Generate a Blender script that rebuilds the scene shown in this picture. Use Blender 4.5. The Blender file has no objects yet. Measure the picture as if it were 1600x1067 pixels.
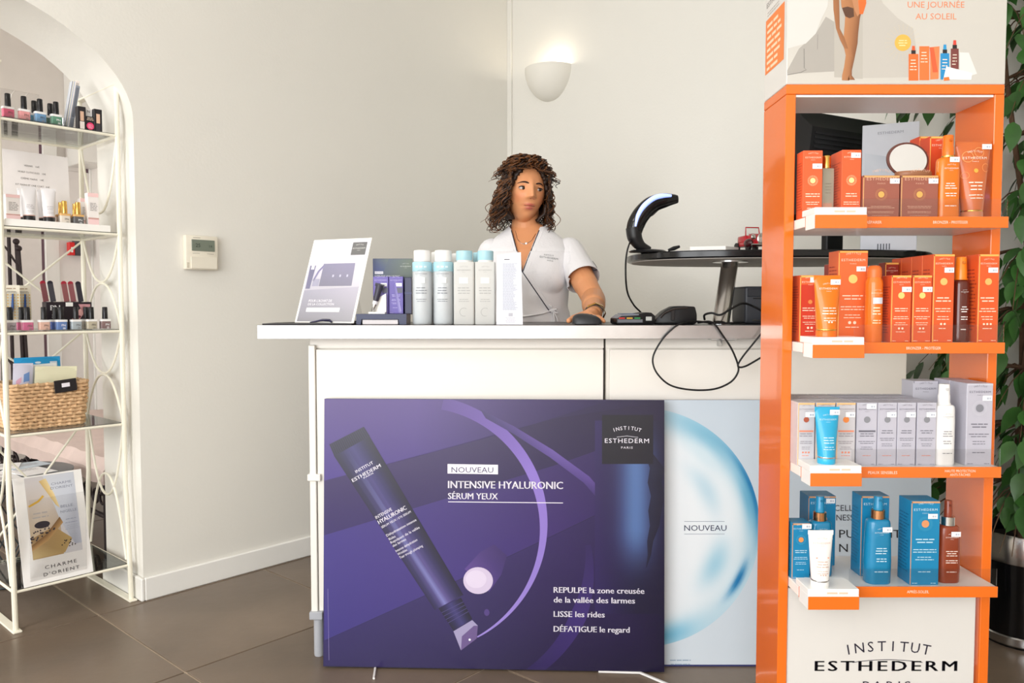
import bpy, bmesh, math, random
from mathutils import Vector, Matrix, noise
from mathutils.bvhtree import BVHTree

random.seed(7)
PI = math.pi
scene = bpy.context.scene
COL = scene.collection

# ------------------------------------------------------------------ camera
F = 1234.0                      # focal length in pixels of the 1600 x 1067 frame
CAM_H = 1.08
TH = math.atan(57.5 / F)        # slight downward pitch
cam_d = bpy.data.cameras.new('camera')
cam_d.sensor_width = 36.0
cam_d.lens = F / 1600 * 36.0
cam_d.clip_start = 0.05
cam = bpy.data.objects.new('camera', cam_d)
COL.objects.link(cam)
cam.location = (0, 0, CAM_H)
cam.rotation_euler = (PI / 2 - TH, 0, 0)
scene.camera = cam

# ------------------------------------------------------------------ view, world, daylight
vs = scene.view_settings
vs.view_transform = 'Standard'
vs.look = 'None'
vs.gamma = 1.0
vs.use_curve_mapping = False
vs.exposure = 0.03

world = bpy.data.worlds.new('world')
scene.world = world
world.use_nodes = True
bg = world.node_tree.nodes['Background']
bg.inputs[0].default_value = (0.9, 0.95, 1.0, 1)
bg.inputs[1].default_value = 0.55

ANG = math.radians(48.2)        # the walls and tiles run along this direction
AX = Vector((math.cos(ANG), math.sin(ANG), 0))      # along the left wall, away to the right
BX = Vector((-math.sin(ANG), math.cos(ANG), 0))     # away to the left
W0 = Vector((-1.346, 2.84, 0))                      # pillar edge of the archway
T_C = 1.99
CORNER = W0 + AX * T_C
CEIL = 2.95
ROOM_A, ROOM_B = 5.6, 5.2        # room size along -AX and -BX from the corner


def area_light(name, loc, target, sx, sy, power, color):
    d = bpy.data.lights.new(name, 'AREA')
    d.shape = 'RECTANGLE'
    d.size, d.size_y = sx, sy
    d.energy = power
    d.color = color
    o = bpy.data.objects.new(name, d)
    COL.objects.link(o)
    o.location = loc
    o.rotation_euler = (Vector(target) - Vector(loc)).to_track_quat('-Z', 'Y').to_euler()
    return o


# daylight through the shop window behind and to the left of the photographer: the thermostat throws its
# shadow to the right, the rack throws its shadow on the arch pillar, the worktop edge is bright at its left end
p = CORNER - AX * (ROOM_A + 0.25) - BX * 2.9
area_light('shop_window_offscreen', (p.x, p.y, 1.55), (p + AX).to_tuple()[:2] + (1.5,), 3.8, 2.4, 190, (0.97, 0.985, 1.0))
# daylight window of the bright room behind the arch, in its far side wall
p = W0 + BX * 1.55 - AX * 3.86
area_light('window_back_room_offscreen', (p.x, p.y, 1.6), (p + AX).to_tuple()[:2] + (1.5,), 1.7, 1.9, 70, (1.0, 0.985, 0.96))


# ------------------------------------------------------------------ pixel helpers
def ray(px, py):
    u, v = (px - 800) / F, (533.5 - py) / F
    c, s = math.cos(TH), math.sin(TH)
    return Vector((u, c + v * s, -s + v * c))


def at(px, py, Y):
    d = ray(px, py)
    return Vector((0, 0, CAM_H)) + d * (Y / d.y)


def on_z(px, py, z=0.0):
    d = ray(px, py)
    return Vector((0, 0, CAM_H)) + d * ((z - CAM_H) / d.z)


def hit(px, py, p0, n):
    d = ray(px, py)
    o = Vector((0, 0, CAM_H))
    return o + d * ((Vector(p0) - o).dot(n) / d.dot(n))


# ------------------------------------------------------------------ materials
def s2l(c):
    return c / 12.92 if c <= 0.04045 else ((c + 0.055) / 1.055) ** 2.4


def rgb(c):
    if isinstance(c, str):
        c = c.lstrip('#')
        c = [int(c[i:i + 2], 16) for i in (0, 2, 4)]
    return tuple(s2l(x / 255.0) for x in c[:3]) + (1.0,)


MATS = {}


def mat(name, col, rough=0.5, metal=0.0, var=0.0, vscale=8.0, bump=0.0, bscale=60.0, alpha=1.0,
        coat=0.0, emit=None, estr=0.0, trans=0.0, ior=1.45, spec=0.5, sss=0.0, rand=0.0, detail=4.0):
    if name in MATS:
        return MATS[name]
    m = bpy.data.materials.new(name)
    m.use_nodes = True
    nt = m.node_tree
    b = nt.nodes['Principled BSDF']
    b.inputs['Roughness'].default_value = rough
    b.inputs['Metallic'].default_value = metal
    b.inputs['Alpha'].default_value = alpha
    b.inputs['IOR'].default_value = ior
    b.inputs['Specular IOR Level'].default_value = spec
    b.inputs['Coat Weight'].default_value = coat
    b.inputs['Transmission Weight'].default_value = trans
    if sss:
        b.inputs['Subsurface Weight'].default_value = sss
        b.inputs['Subsurface Radius'].default_value = (0.02, 0.008, 0.004)
        b.inputs['Subsurface Scale'].default_value = 0.3
    c = rgb(col)
    tc = nt.nodes.new('ShaderNodeTexCoord')
    nz = nt.nodes.new('ShaderNodeTexNoise')
    nz.inputs['Scale'].default_value = vscale
    nz.inputs['Detail'].default_value = detail
    nt.links.new(tc.outputs['Object'], nz.inputs['Vector'])
    ramp = nt.nodes.new('ShaderNodeValToRGB')
    ramp.color_ramp.elements[0].position = 0.3
    ramp.color_ramp.elements[1].position = 0.7
    k = max(var, 0.0)
    ramp.color_ramp.elements[0].color = tuple(x * (1 - k) for x in c[:3]) + (1,)
    ramp.color_ramp.elements[1].color = tuple(min(1, x * (1 + k)) for x in c[:3]) + (1,)
    nt.links.new(nz.outputs['Fac'], ramp.inputs['Fac'])
    out = ramp.outputs['Color']
    if rand:
        oi = nt.nodes.new('ShaderNodeObjectInfo')
        mr = nt.nodes.new('ShaderNodeMapRange')
        mr.inputs['To Min'].default_value = 1 - rand
        mr.inputs['To Max'].default_value = 1 + rand
        nt.links.new(oi.outputs['Random'], mr.inputs['Value'])
        vm = nt.nodes.new('ShaderNodeVectorMath')
        vm.operation = 'SCALE'
        nt.links.new(out, vm.inputs[0])
        nt.links.new(mr.outputs['Result'], vm.inputs['Scale'])
        out = vm.outputs['Vector']
    nt.links.new(out, b.inputs['Base Color'])
    if bump:
        n2 = nt.nodes.new('ShaderNodeTexNoise')
        n2.inputs['Scale'].default_value = bscale
        n2.inputs['Detail'].default_value = 5
        nt.links.new(tc.outputs['Object'], n2.inputs['Vector'])
        bp = nt.nodes.new('ShaderNodeBump')
        bp.inputs['Strength'].default_value = bump
        bp.inputs['Distance'].default_value = 0.01
        nt.links.new(n2.outputs['Fac'], bp.inputs['Height'])
        nt.links.new(bp.outputs['Normal'], b.inputs['Normal'])
    if emit:
        b.inputs['Emission Color'].default_value = rgb(emit)
        b.inputs['Emission Strength'].default_value = estr
    MATS[name] = m
    return m


def glass_mat(name, tint=(235, 245, 240), gloss=0.12, mul=0.8):
    """thin clear sheet: transparent with a mirror-like Fresnel layer"""
    if name in MATS:
        return MATS[name]
    m = bpy.data.materials.new(name)
    m.use_nodes = True
    nt = m.node_tree
    nt.nodes.clear()
    o = nt.nodes.new('ShaderNodeOutputMaterial')
    mx = nt.nodes.new('ShaderNodeMixShader')
    tr = nt.nodes.new('ShaderNodeBsdfTransparent')
    tr.inputs[0].default_value = rgb(tint)
    gl = nt.nodes.new('ShaderNodeBsdfGlossy')
    gl.inputs['Roughness'].default_value = 0.03
    fr = nt.nodes.new('ShaderNodeFresnel')
    fr.inputs[0].default_value = 1.45
    ad = nt.nodes.new('ShaderNodeMath')
    ad.operation = 'MULTIPLY_ADD'
    ad.inputs[1].default_value = mul
    ad.inputs[2].default_value = gloss * 0.2
    nt.links.new(fr.outputs[0], ad.inputs[0])
    nt.links.new(ad.outputs[0], mx.inputs[0])
    nt.links.new(tr.outputs[0], mx.inputs[1])
    nt.links.new(gl.outputs[0], mx.inputs[2])
    nt.links.new(mx.outputs[0], o.inputs[0])
    MATS[name] = m
    return m


def ink_mat(name, rough, coat=0.0):
    if name in MATS:
        return MATS[name]
    m = bpy.data.materials.new(name)
    m.use_nodes = True
    nt = m.node_tree
    b = nt.nodes['Principled BSDF']
    b.inputs['Roughness'].default_value = rough
    b.inputs['Coat Weight'].default_value = coat
    a = nt.nodes.new('ShaderNodeAttribute')
    a.attribute_name = 'ink'
    nt.links.new(a.outputs['Color'], b.inputs['Base Color'])
    MATS[name] = m
    return m


INK = ink_mat('printed_ink', 0.45)
INK_GLOSS = ink_mat('glossy_print', 0.3, 0.0)

WHITE_PAINT = mat('white_wall_paint', (234, 231, 223), 0.6, var=0.015, vscale=1.5, bump=0.06, bscale=90)
WHITE_TRIM = mat('white_gloss_trim', (242, 240, 235), 0.35, var=0.02, vscale=5)
CEIL_M = mat('ceiling_paint', (244, 242, 238), 0.7, var=0.01)
LAMINATE = mat('cream_laminate', (243, 238, 229), 0.35, var=0.01, vscale=3)
ALU = mat('brushed_aluminium', (206, 203, 202), 0.34, 1.0, var=0.03, vscale=30)
CHROME = mat('brushed_steel', (190, 186, 182), 0.22, 1.0, var=0.04, vscale=20)
GREY_PLASTIC = mat('grey_plastic', (176, 178, 184), 0.4, var=0.02)
BLACK_PLASTIC = mat('black_plastic', (20, 20, 22), 0.4, var=0.06, vscale=20)
BLACK_GLOSS = mat('black_gloss_laminate', (14, 13, 15), 0.18, var=0.05)
ORANGE = mat('orange_gloss_lacquer', (239, 114, 30), 0.16, var=0.015, coat=0.4)
WHITE_GLOSS = mat('white_gloss_plastic', (247, 245, 240), 0.25, var=0.01)
ACRYLIC = glass_mat('clear_acrylic', (250, 250, 250), 0.04, 0.4)
GLASS = glass_mat('clear_glass', (247, 251, 249), 0.4)
IVORY_METAL = mat('ivory_painted_metal', (243, 238, 220), 0.35, var=0.02, vscale=25)
IRON = mat('dark_wrought_iron', (52, 42, 44), 0.5, 0.3, var=0.15, vscale=30)
GOLD = mat('gold_metal', (222, 176, 92), 0.2, 1.0, var=0.05)
COPPER = mat('copper_metal', (206, 150, 104), 0.25, 1.0, var=0.05)
SILVER = mat('silver_metal', (205, 205, 205), 0.2, 1.0, var=0.05)


# ------------------------------------------------------------------ objects and tags
def tag(o, label=None, cat=None, group=None, kind=None):
    if label:
        o['label'] = label
    if cat:
        o['category'] = cat
    if group:
        o['group'] = group
    if kind:
        o['kind'] = kind
    return o


def thing(name, label, cat, loc=(0, 0, 0), rz=0.0, group=None, parent=None):
    o = bpy.data.objects.new(name, None)
    COL.objects.link(o)
    o.empty_display_size = 0.05
    o.location = loc
    o.rotation_euler = (0, 0, rz)
    return tag(o, label, cat, group)


def copy_tree(o, parent=None):
    c = o.copy()
    COL.objects.link(c)
    if parent:
        c.parent = parent
    for ch in list(o.children):
        copy_tree(ch, c)
    return c


def put(o, loc, rz=None, label=None, group=None):
    o.location = loc
    if rz is not None:
        o.rotation_euler = (0, 0, rz)
    if label:
        o['label'] = label
    if group:
        o['group'] = group
    return o


def smooth_path(pts, rad=None, n=8):
    """Catmull-Rom curve through points, with radii when given"""
    pts = [Vector(p_) for p_ in pts]
    P_ = [pts[0]] + pts + [pts[-1]]
    out, rr = [], []
    for i in range(1, len(P_) - 2):
        for k in range(n):
            t_ = k / n
            a_, b_, c_2, d_ = P_[i - 1], P_[i], P_[i + 1], P_[i + 2]
            out.append(0.5 * ((2 * b_) + (c_2 - a_) * t_ + (2 * a_ - 5 * b_ + 4 * c_2 - d_) * t_ ** 2 + (3 * b_ - a_ - 3 * c_2 + d_) * t_ ** 3))
            if rad:
                rr.append(rad[i - 1] + (rad[i] - rad[i - 1]) * t_)
    out.append(pts[-1])
    if rad:
        rr.append(rad[-1])
        return out, rr
    return out


class M:
    """collects shapes into one mesh"""

    def __init__(s):
        s.bm = bmesh.new()

    def _xf(s, verts, mtx):
        if mtx is not None:
            bmesh.ops.transform(s.bm, matrix=mtx, verts=verts)

    def box(s, x0, x1, y0, y1, z0, z1, bev=0.0, seg=1, mtx=None):
        r = bmesh.ops.create_cube(s.bm, size=1.0)
        vs_ = r['verts']
        for v in vs_:
            v.co = Vector(((x0 + x1) / 2 + v.co.x * (x1 - x0), (y0 + y1) / 2 + v.co.y * (y1 - y0),
                           (z0 + z1) / 2 + v.co.z * (z1 - z0)))
        if bev > 0:
            es = list({e for v in vs_ for e in v.link_edges})
            r = bmesh.ops.bevel(s.bm, geom=es, offset=bev, segments=seg, profile=0.5, affect='EDGES')
            vs_ = list({v for f in r['faces'] for v in f.verts} | {v for v in vs_ if v.is_valid})
        s._xf(vs_, mtx)
        return s

    def rings(s, rings, cap0=True, cap1=True, closed=True, loop=False, mtx=None):
        """rings: list of lists of points, joined in order"""
        allv = [[s.bm.verts.new(p) for p in r] for r in rings]
        n = len(allv[0])
        seq = list(range(len(allv) - 1)) + ([len(allv) - 1] if loop else [])
        for i in seq:
            a, b = allv[i], allv[(i + 1) % len(allv)]
            for j in range(n if closed else n - 1):
                k = (j + 1) % n
                s.bm.faces.new((a[j], a[k], b[k], b[j]))
        if closed and not loop:
            if cap0:
                s.bm.faces.new(list(reversed(allv[0])))
            if cap1:
                s.bm.faces.new(allv[-1])
        s._xf([v for r in allv for v in r], mtx)
        return s

    def lathe(s, prof, seg=24, sx=1.0, sy=1.0, mtx=None, cap0=True, cap1=True):
        rs = []
        for r, z in prof:
            r = max(r, 1e-5)
            rs.append([Vector((r * sx * math.cos(2 * PI * k / seg), r * sy * math.sin(2 * PI * k / seg), z)) for k in range(seg)])
        return s.rings(rs, cap0, cap1, mtx=mtx)

    def tube(s, pts, r, seg=8, loop=False, flat=1.0, mtx=None, caps=True):
        pts = [Vector(p) for p in pts]
        n = len(pts)
        rad = r if isinstance(r, (list, tuple)) else [r] * n
        up = None
        rs = []
        for i, p_ in enumerate(pts):
            if loop:
                t = pts[(i + 1) % n] - pts[i - 1]
            else:
                t = pts[min(i + 1, n - 1)] - pts[max(i - 1, 0)]
            if t.length < 1e-9:
                t = Vector((0, 0, 1))
            t.normalize()
            if up is None:
                up = Vector((0, 0, 1)) if abs(t.z) < 0.9 else Vector((1, 0, 0))
            side = t.cross(up)
            if side.length < 1e-6:
                side = t.orthogonal()
            side.normalize()
            up = side.cross(t).normalized()
            rs.append([p_ + side * (rad[i] * math.cos(2 * PI * k / seg)) + up * (rad[i] * flat * math.sin(2 * PI * k / seg)) for k in range(seg)])
        return s.rings(rs, caps, caps, loop=loop, mtx=mtx)

    def blob(s, c, rx, ry, rz, u=24, v=16, mtx=None):
        r = bmesh.ops.create_uvsphere(s.bm, u_segments=u, v_segments=v, radius=1.0)
        for q in r['verts']:
            q.co = Vector((c[0] + q.co.x * rx, c[1] + q.co.y * ry, c[2] + q.co.z * rz))
        s._xf(r['verts'], mtx)
        return s

    def prism(s, poly, y0, y1, mtx=None):
        """poly in (x, z), extruded along y"""
        a = [s.bm.verts.new((x, y0, z)) for x, z in poly]
        b = [s.bm.verts.new((x, y1, z)) for x, z in poly]
        n = len(a)
        s.bm.faces.new(a)
        s.bm.faces.new(list(reversed(b)))
        for i in range(n):
            k = (i + 1) % n
            s.bm.faces.new((a[k], a[i], b[i], b[k]))
        s._xf(a + b, mtx)
        return s

    def slab(s, poly, z0, z1, mtx=None):
        """poly in (x, y), extruded along z"""
        a = [s.bm.verts.new((x, y, z0)) for x, y in poly]
        b = [s.bm.verts.new((x, y, z1)) for x, y in poly]
        n = len(a)
        s.bm.faces.new(list(reversed(a)))
        s.bm.faces.new(b)
        for i in range(n):
            k = (i + 1) % n
            s.bm.faces.new((a[i], a[k], b[k], b[i]))
        s._xf(a + b, mtx)
        return s

    def mesh(s, name, material, angle=35):
        bmesh.ops.recalc_face_normals(s.bm, faces=s.bm.faces)
        me = bpy.data.meshes.new(name)
        s.bm.to_mesh(me)
        s.bm.free()
        if material:
            me.materials.append(material)
        me.polygons.foreach_set('use_smooth', [True] * len(me.polygons))
        me.set_sharp_from_angle(angle=math.radians(angle))
        return me

    def build(s, name, material, parent=None, angle=35):
        return mk(name, s.mesh(name, material, angle), parent)


def mk(name, me, parent=None):
    o = bpy.data.objects.new(name, me)
    COL.objects.link(o)
    if parent:
        o.parent = parent
    return o


# ------------------------------------------------------------------ flat print
TXT = {}


def text_geo(s, spacing=1.0, bold=False):
    key = (s, spacing, bold)
    if key in TXT:
        return TXT[key]
    cu = bpy.data.curves.new('lettering', 'FONT')
    cu.body = s
    cu.size = 1.0
    cu.resolution_u = 2
    cu.space_character = spacing
    ob = bpy.data.objects.new('lettering', cu)
    COL.objects.link(ob)
    dg = bpy.context.evaluated_depsgraph_get()
    dg.update()
    ev = ob.evaluated_get(dg)
    me = ev.to_mesh()
    v = [(q.co.x, q.co.y) for q in me.vertices]
    f = [tuple(p_.vertices) for p_ in me.polygons]
    ev.to_mesh_clear()
    bpy.data.objects.remove(ob)
    bpy.data.curves.remove(cu)
    if v:
        x0 = min(q[0] for q in v)
        x1 = max(q[0] for q in v)
        v = [(q[0] - x0, q[1]) for q in v]
        w = x1 - x0
    else:
        w = 0
    TXT[key] = (v, f, w)
    return TXT[key]


class Print:
    """vertex-coloured flat ink laid just over a surface; (u, v) in metres"""

    def __init__(s, step=0.0002, base=0.0003, sub=1):
        s.v, s.c, s.f = [], [], []
        s.sub = sub
        s.step, s.base = step, base

    def poly(s, pts, col, layer=0):
        i0 = len(s.v)
        many = isinstance(col, list)
        for k, q in enumerate(pts):
            s.v.append((q[0], q[1], layer))
            s.c.append(rgb(col[k]) if many else rgb(col))
        s.f.append(tuple(range(i0, i0 + len(pts))))
        return s

    def rect(s, x0, y0, x1, y1, col, layer=0):
        n = s.sub if abs(x1 - x0) > 0.004 else 1
        for k in range(n):
            a, b = x0 + (x1 - x0) * k / n, x0 + (x1 - x0) * (k + 1) / n
            s.poly([(a, y0), (b, y0), (b, y1), (a, y1)], col, layer)
        return s

    def disc(s, cx, cy, r, col, layer=0, n=20, ry=None):
        ry = ry or r
        return s.poly([(cx + r * math.cos(2 * PI * k / n), cy + ry * math.sin(2 * PI * k / n)) for k in range(n)], col, layer)

    def strip(s, A, B, ca, cb, layer=0):
        """quads between polylines A and B; ca, cb a colour or a list of colours"""
        n = len(A)
        for i in range(n - 1):
            f = lambda c, k: c[k] if isinstance(c, list) else c
            s.poly([A[i], A[i + 1], B[i + 1], B[i]], [f(ca, i), f(ca, i + 1), f(cb, i + 1), f(cb, i)], layer)
        return s

    def line(s, pts, w, col, layer=0):
        pts = [Vector((q[0], q[1])) for q in pts]
        A, B = [], []
        for i, q in enumerate(pts):
            t = (pts[min(i + 1, len(pts) - 1)] - pts[max(i - 1, 0)])
            t.normalize()
            nn = Vector((-t.y, t.x)) * (w / 2)
            A.append(q + nn)
            B.append(q - nn)
        return s.strip(A, B, col, col, layer)

    def text(s, t, x, y, size, col, layer=1, align='C', spacing=1.0, rot=0.0, width=None, bold=False):
        v, f, w = text_geo(t, spacing, bold)
        if not v:
            return s
        sc = size / 0.72           # size is the height of a capital
        sx = sc if width is None else width / w
        off = {'C': -w / 2, 'L': 0, 'R': -w}[align] * sx
        c, sn = math.cos(rot), math.sin(rot)
        cc = rgb(col)
        for sh in ((-0.022, 0.022) if bold else (0.0,)):
            i0 = len(s.v)
            for q in v:
                a, b = off + (q[0] + sh) * sx, q[1] * sc
                s.v.append((x + a * c - b * sn, y + a * sn + b * c, layer))
                s.c.append(cc)
            s.f += [tuple(i + i0 for i in p_) for p_ in f]
        return s

    def arc_text(s, t, cx, cy, R, size, col, layer=1, span=0.6):
        n = len(t)
        for k, ch in enumerate(t):
            a = PI / 2 + span / 2 - span * k / (n - 1)
            s.text(ch, cx + R * math.cos(a), cy + R * math.sin(a), size, col, layer, rot=a - PI / 2)
        return s

    def lines(s, x0, x1, y, h, col, n=1, gap=None, layer=1, rnd=None, centre=True):
        """rows of fine print too small to read"""
        rnd = rnd or random.Random(3)
        gap = gap or h * 2
        for k in range(n):
            w = (x1 - x0) * rnd.uniform(0.7, 1.0)
            xs = (x0 + x1) / 2 - w / 2 if centre else x0
            x = xs
            while x < xs + w - h:
                ww = min(rnd.uniform(3, 8) * h, xs + w - x)
                s.rect(x, y - k * gap, x + ww, y - k * gap + h, col, layer)
                x += ww + h * 0.9
        return s

    def brand(s, x, y, w, col, layer=1):
        """two-line brand mark: a small arched word over a wide word"""
        s.arc_text('INSTITUT', x, y - w * 0.62, w * 0.92, w * 0.085, col, layer, span=0.62)
        s.text('ESTHEDERM', x, y, w * 0.105, col, layer, spacing=1.15, width=w)
        s.text('PARIS', x, y - w * 0.13, w * 0.05, col, layer, spacing=1.3, width=w * 0.26)
        return s

    def mesh(s, name, fn=None, material=None):
        fn = fn or (lambda u, v, n: (u, -n, v))
        me = bpy.data.meshes.new(name)
        me.from_pydata([fn(a, b, s.base + l * s.step) for a, b, l in s.v], [], s.f)
        at_ = me.color_attributes.new('ink', 'FLOAT_COLOR', 'POINT')
        at_.data.foreach_set('color', [x for c in s.c for x in c])
        me.materials.append(material or INK)
        return me

    def build(s, name, parent, fn=None, material=None):
        return mk(name, s.mesh(name, fn, material), parent)


def around(r, y0=0.0):
    """wrap print round an upright cylinder of radius r"""
    return lambda u, v, n: ((r + n) * math.sin(u / r), y0 - (r + n) * math.cos(u / r), v)

# ================================================================== the setting
MW = Matrix.Translation(W0) @ Matrix.Rotation(ANG, 4, 'Z')     # x along the left wall, y into the room behind it
TH_W = 0.33
S_MIN = T_C - ROOM_A             # far end of the left wall
BACK = 2.75                      # depth of the room behind the arch


def struct(name, m, material, angle=35):
    o = m.build(name, material, None, angle)
    o.matrix_world = MW
    tag(o, kind='structure')
    return o


# left wall with the segmental arch
c_, h_, z0_ = 0.75, 0.393, 1.732
poly = [(S_MIN, 0), (-2 * c_, 0), (-2 * c_, z0_)]
for k in range(1, 40):
    a = PI - PI * k / 40
    poly.append((-c_ + c_ * math.cos(a), z0_ + h_ * math.sin(a)))
poly += [(0, z0_), (0, 0), (T_C + 0.2, 0), (T_C + 0.2, CEIL), (S_MIN, CEIL)]
wl = struct('wall_left', M().prism(poly, 0, TH_W), WHITE_PAINT, 30)
tag(wl, 'white plaster wall with a low arched opening')
# right wall: from the corner towards the viewer
struct('wall_right', M().box(T_C, T_C + 0.2, -ROOM_B - 0.1, 0.0, 0, CEIL), WHITE_PAINT)
struct('trim_1', M().box(T_C - 0.012, T_C, -0.03, 0.0, 0, CEIL, 0.002), WHITE_PAINT)
# wall behind the photographer, and beside it the shop front: sill, lintel and piers around its wide window
struct('wall_front', M().box(S_MIN - 0.1, T_C, -ROOM_B - 0.12, -ROOM_B, 0, CEIL), WHITE_PAINT)
m = M()
m.box(S_MIN - 0.12, S_MIN, -ROOM_B, 0, 0, 0.25)
m.box(S_MIN - 0.12, S_MIN, -ROOM_B, 0, 2.7, CEIL)
for y in (-ROOM_B, -ROOM_B + 2.3, -0.9):
    m.box(S_MIN - 0.12, S_MIN, y, y + (0.9 if y > -1 else 0.12), 0.25, 2.7)
struct('wall_side', m, WHITE_PAINT)
struct('ceiling', M().box(S_MIN - 0.15, T_C + 0.2, -ROOM_B - 0.15, BACK + 0.4, CEIL, CEIL + 0.12), CEIL_M)

# baseboards
m = M()
m.box(0.0, T_C, -0.014, 0, 0, 0.085, 0.004)
m.box(-0.014, 0.0, -0.014, TH_W + 0.01, 0, 0.085, 0.004)
struct('baseboard_left', m, WHITE_TRIM)
struct('baseboard_right', M().box(T_C - 0.014, T_C, -ROOM_B, -0.014, 0, 0.085, 0.004), WHITE_TRIM)

# room behind the arch
struct('wall_back', M().box(-3.6, 1.2, BACK, BACK + 0.12, 0, CEIL), mat('back_room_paint', (240, 234, 228), 0.65, var=0.02))
struct('wall_back_side', M().box(0.86, 0.98, TH_W, BACK, 0, CEIL), MATS['back_room_paint'])
m = M()
m.box(-3.72, -3.6, TH_W, BACK, 0, 0.6)
m.box(-3.72, -3.6, TH_W, BACK, 2.6, CEIL)
m.box(-3.72, -3.6, TH_W, 0.65, 0.6, 2.6)
m.box(-3.72, -3.6, 2.45, BACK, 0.6, 2.6)
struct('wall_back_far', m, MATS['back_room_paint'])
struct('baseboard_back', M().box(-3.6, 0.86, BACK - 0.014, BACK, 0, 0.09, 0.003), WHITE_TRIM)

# floor: a base slab and single tiles with recessed grout
TS = 0.64
GROUT = mat('grey_grout', (190, 174, 154), 0.8, var=0.1, vscale=40)
fl = struct('floor', M().box(S_MIN - 0.15, T_C + 0.2, -ROOM_B - 0.15, BACK + 0.2, -0.06, -0.0035), GROUT)
tag(fl, 'brown stone-look tiled floor with pale grout lines')
TILE = mat('brown_stone_tile', (112, 97, 83), 0.3, var=0.24, vscale=2.2, bump=0.05, bscale=25, rand=0.10, detail=6)
tm = M().box(-TS / 2 + 0.003, TS / 2 - 0.003, -TS / 2 + 0.003, TS / 2 - 0.003, -0.012, 0.0, 0.0012).mesh('tile', TILE)
n1 = MW.inverted() @ Vector((-1.4378, 2.7035, 0))      # a tile corner seen in the photograph
for i in range(-8, 5):
    for j in range(-9, 6):
        cx, cy = n1.x + (i + 0.5) * TS, n1.y + (j + 0.5) * TS
        if cx < S_MIN or cx > T_C + 0.1 or cy < -ROOM_B or cy > BACK:
            continue
        wp = MW @ Vector((cx, cy, 0))
        if wp.y < -0.6:
            continue
        t = mk('tile', tm, fl)
        t.location = (cx, cy, 0)

# half-bowl plaster wall lamp
hp_ = hit(860, 110, CORNER, AX)
loc = MW.inverted() @ hp_
sc = thing('wall_sconce', 'white plaster half-bowl uplighter fixed on the wall, lit', 'wall lamp')
sc.matrix_world = Matrix.Translation((hp_.x, hp_.y, 0)) @ Matrix.Rotation(ANG - PI / 2, 4, 'Z')
zt = at(860, 108, hp_.y).z
R_ = 0.135
m = M()
rs = []
for k in range(13):
    a = (PI / 2) * k / 12
    r, z = R_ * math.cos(a), -0.165 * math.sin(a)
    rs.append((max(r, 0.004), z))
# outer and inner shells of half a bowl, flat side on the wall
out, inn = [], []
for r, z in rs:
    out.append([Vector((r * math.cos(PI + PI * q / 24), r * 0.95 * math.sin(PI + PI * q / 24), z)) for q in range(25)])
for r, z in reversed(rs):
    r2 = max(r - 0.006, 0.001)
    inn.append([Vector((r2 * math.cos(PI + PI * q / 24), r2 * 0.95 * math.sin(PI + PI * q / 24), z * 0.96)) for q in range(25)])
m.rings(out + inn, False, False, closed=False, loop=True)
b = m.build('bowl', mat('plaster_lamp', (240, 236, 226), 0.6, var=0.02), sc)
b.location.z = zt
bulb = M().lathe([(0.006, -0.06), (0.012, -0.055), (0.014, -0.04), (0.011, -0.02), (0.002, -0.012)], 12).build(
    'bulb', mat('lit_bulb', (255, 240, 210), 0.4, emit=(255, 236, 205), estr=6), sc)
bulb.location = (0.03, -0.05, zt)
ld = bpy.data.lights.new('sconce_lamp', 'POINT')
ld.energy = 0.5
ld.color = (1, 0.9, 0.76)
ld.shadow_soft_size = 0.02
lo = bpy.data.objects.new('sconce_lamp', ld)
COL.objects.link(lo)
lo.parent = sc
lo.location = (0.05, -0.05, zt + 0.005)

# the one ceiling lamp the photograph gives: mirrored as a bright oval in the slanted sign, and throwing
# the shadows below the thermostat and the worktop
wp = MW @ Vector((-2.0, -0.7, CEIL))
t = thing('ceiling_downlight', 'round recessed downlight in the white shop ceiling', 'ceiling lamp', wp, 0)
M().lathe([(0.09, -0.001), (0.105, -0.004), (0.108, -0.001), (0.108, 0.0)], 32).build('trim_ring', WHITE_TRIM, t)
M().lathe([(0.09, -0.003), (0.09, -0.001)], 28).build('lens', mat('lit_lens', (255, 250, 240), 0.4, emit=(255, 246, 230), estr=8), t)
d = bpy.data.lights.new('ceiling_lamp_offscreen', 'AREA')
d.shape = 'DISK'
d.size = 0.18
d.energy = 16
d.color = (1, 0.95, 0.88)
o = bpy.data.objects.new('ceiling_lamp_offscreen', d)
COL.objects.link(o)
o.parent = t
o.location = (0, 0, -0.006)

# thermostat on the left wall
tl = hit(286, 421, W0, BX)
th = thing('thermostat', 'cream wall thermostat with small grey display', 'thermostat')
q = MW.inverted() @ tl
th.matrix_world = MW @ Matrix.Translation((q.x, 0, q.z))
q2 = MW.inverted() @ hit(336, 421, W0, BX)
q3 = MW.inverted() @ hit(310, 369, W0, BX)
tw, thh = q2.x - q.x, q3.z - q.z
CREAM = mat('cream_plastic', (236, 229, 212), 0.45, var=0.02)
M().box(0, tw, -0.026, 0, 0, thh, 0.004, 2).build('case', CREAM, th)
M().box(0.018, tw - 0.006, -0.030, -0.026, 0.004, thh * 0.38, 0.001).build('flap', CREAM, th)
M().box(0.022, tw - 0.014, -0.0285, -0.0255, thh * 0.55, thh * 0.88, 0.0008).build('screen', mat('lcd_grey', (122, 130, 116), 0.2, var=0.04), th)
pr = Print()
pr.text('25', tw * 0.36, thh * 0.66, 0.014, (40, 52, 44))
pr.text('14', tw * 0.76, thh * 0.66, 0.010, (60, 76, 64))
pr.rect(tw * 0.22, thh * 0.93, tw * 0.45, thh * 0.94, (120, 110, 100))
pr.rect(tw * 0.2, thh * 0.47, tw * 0.42, thh * 0.48, (150, 140, 125))
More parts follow.
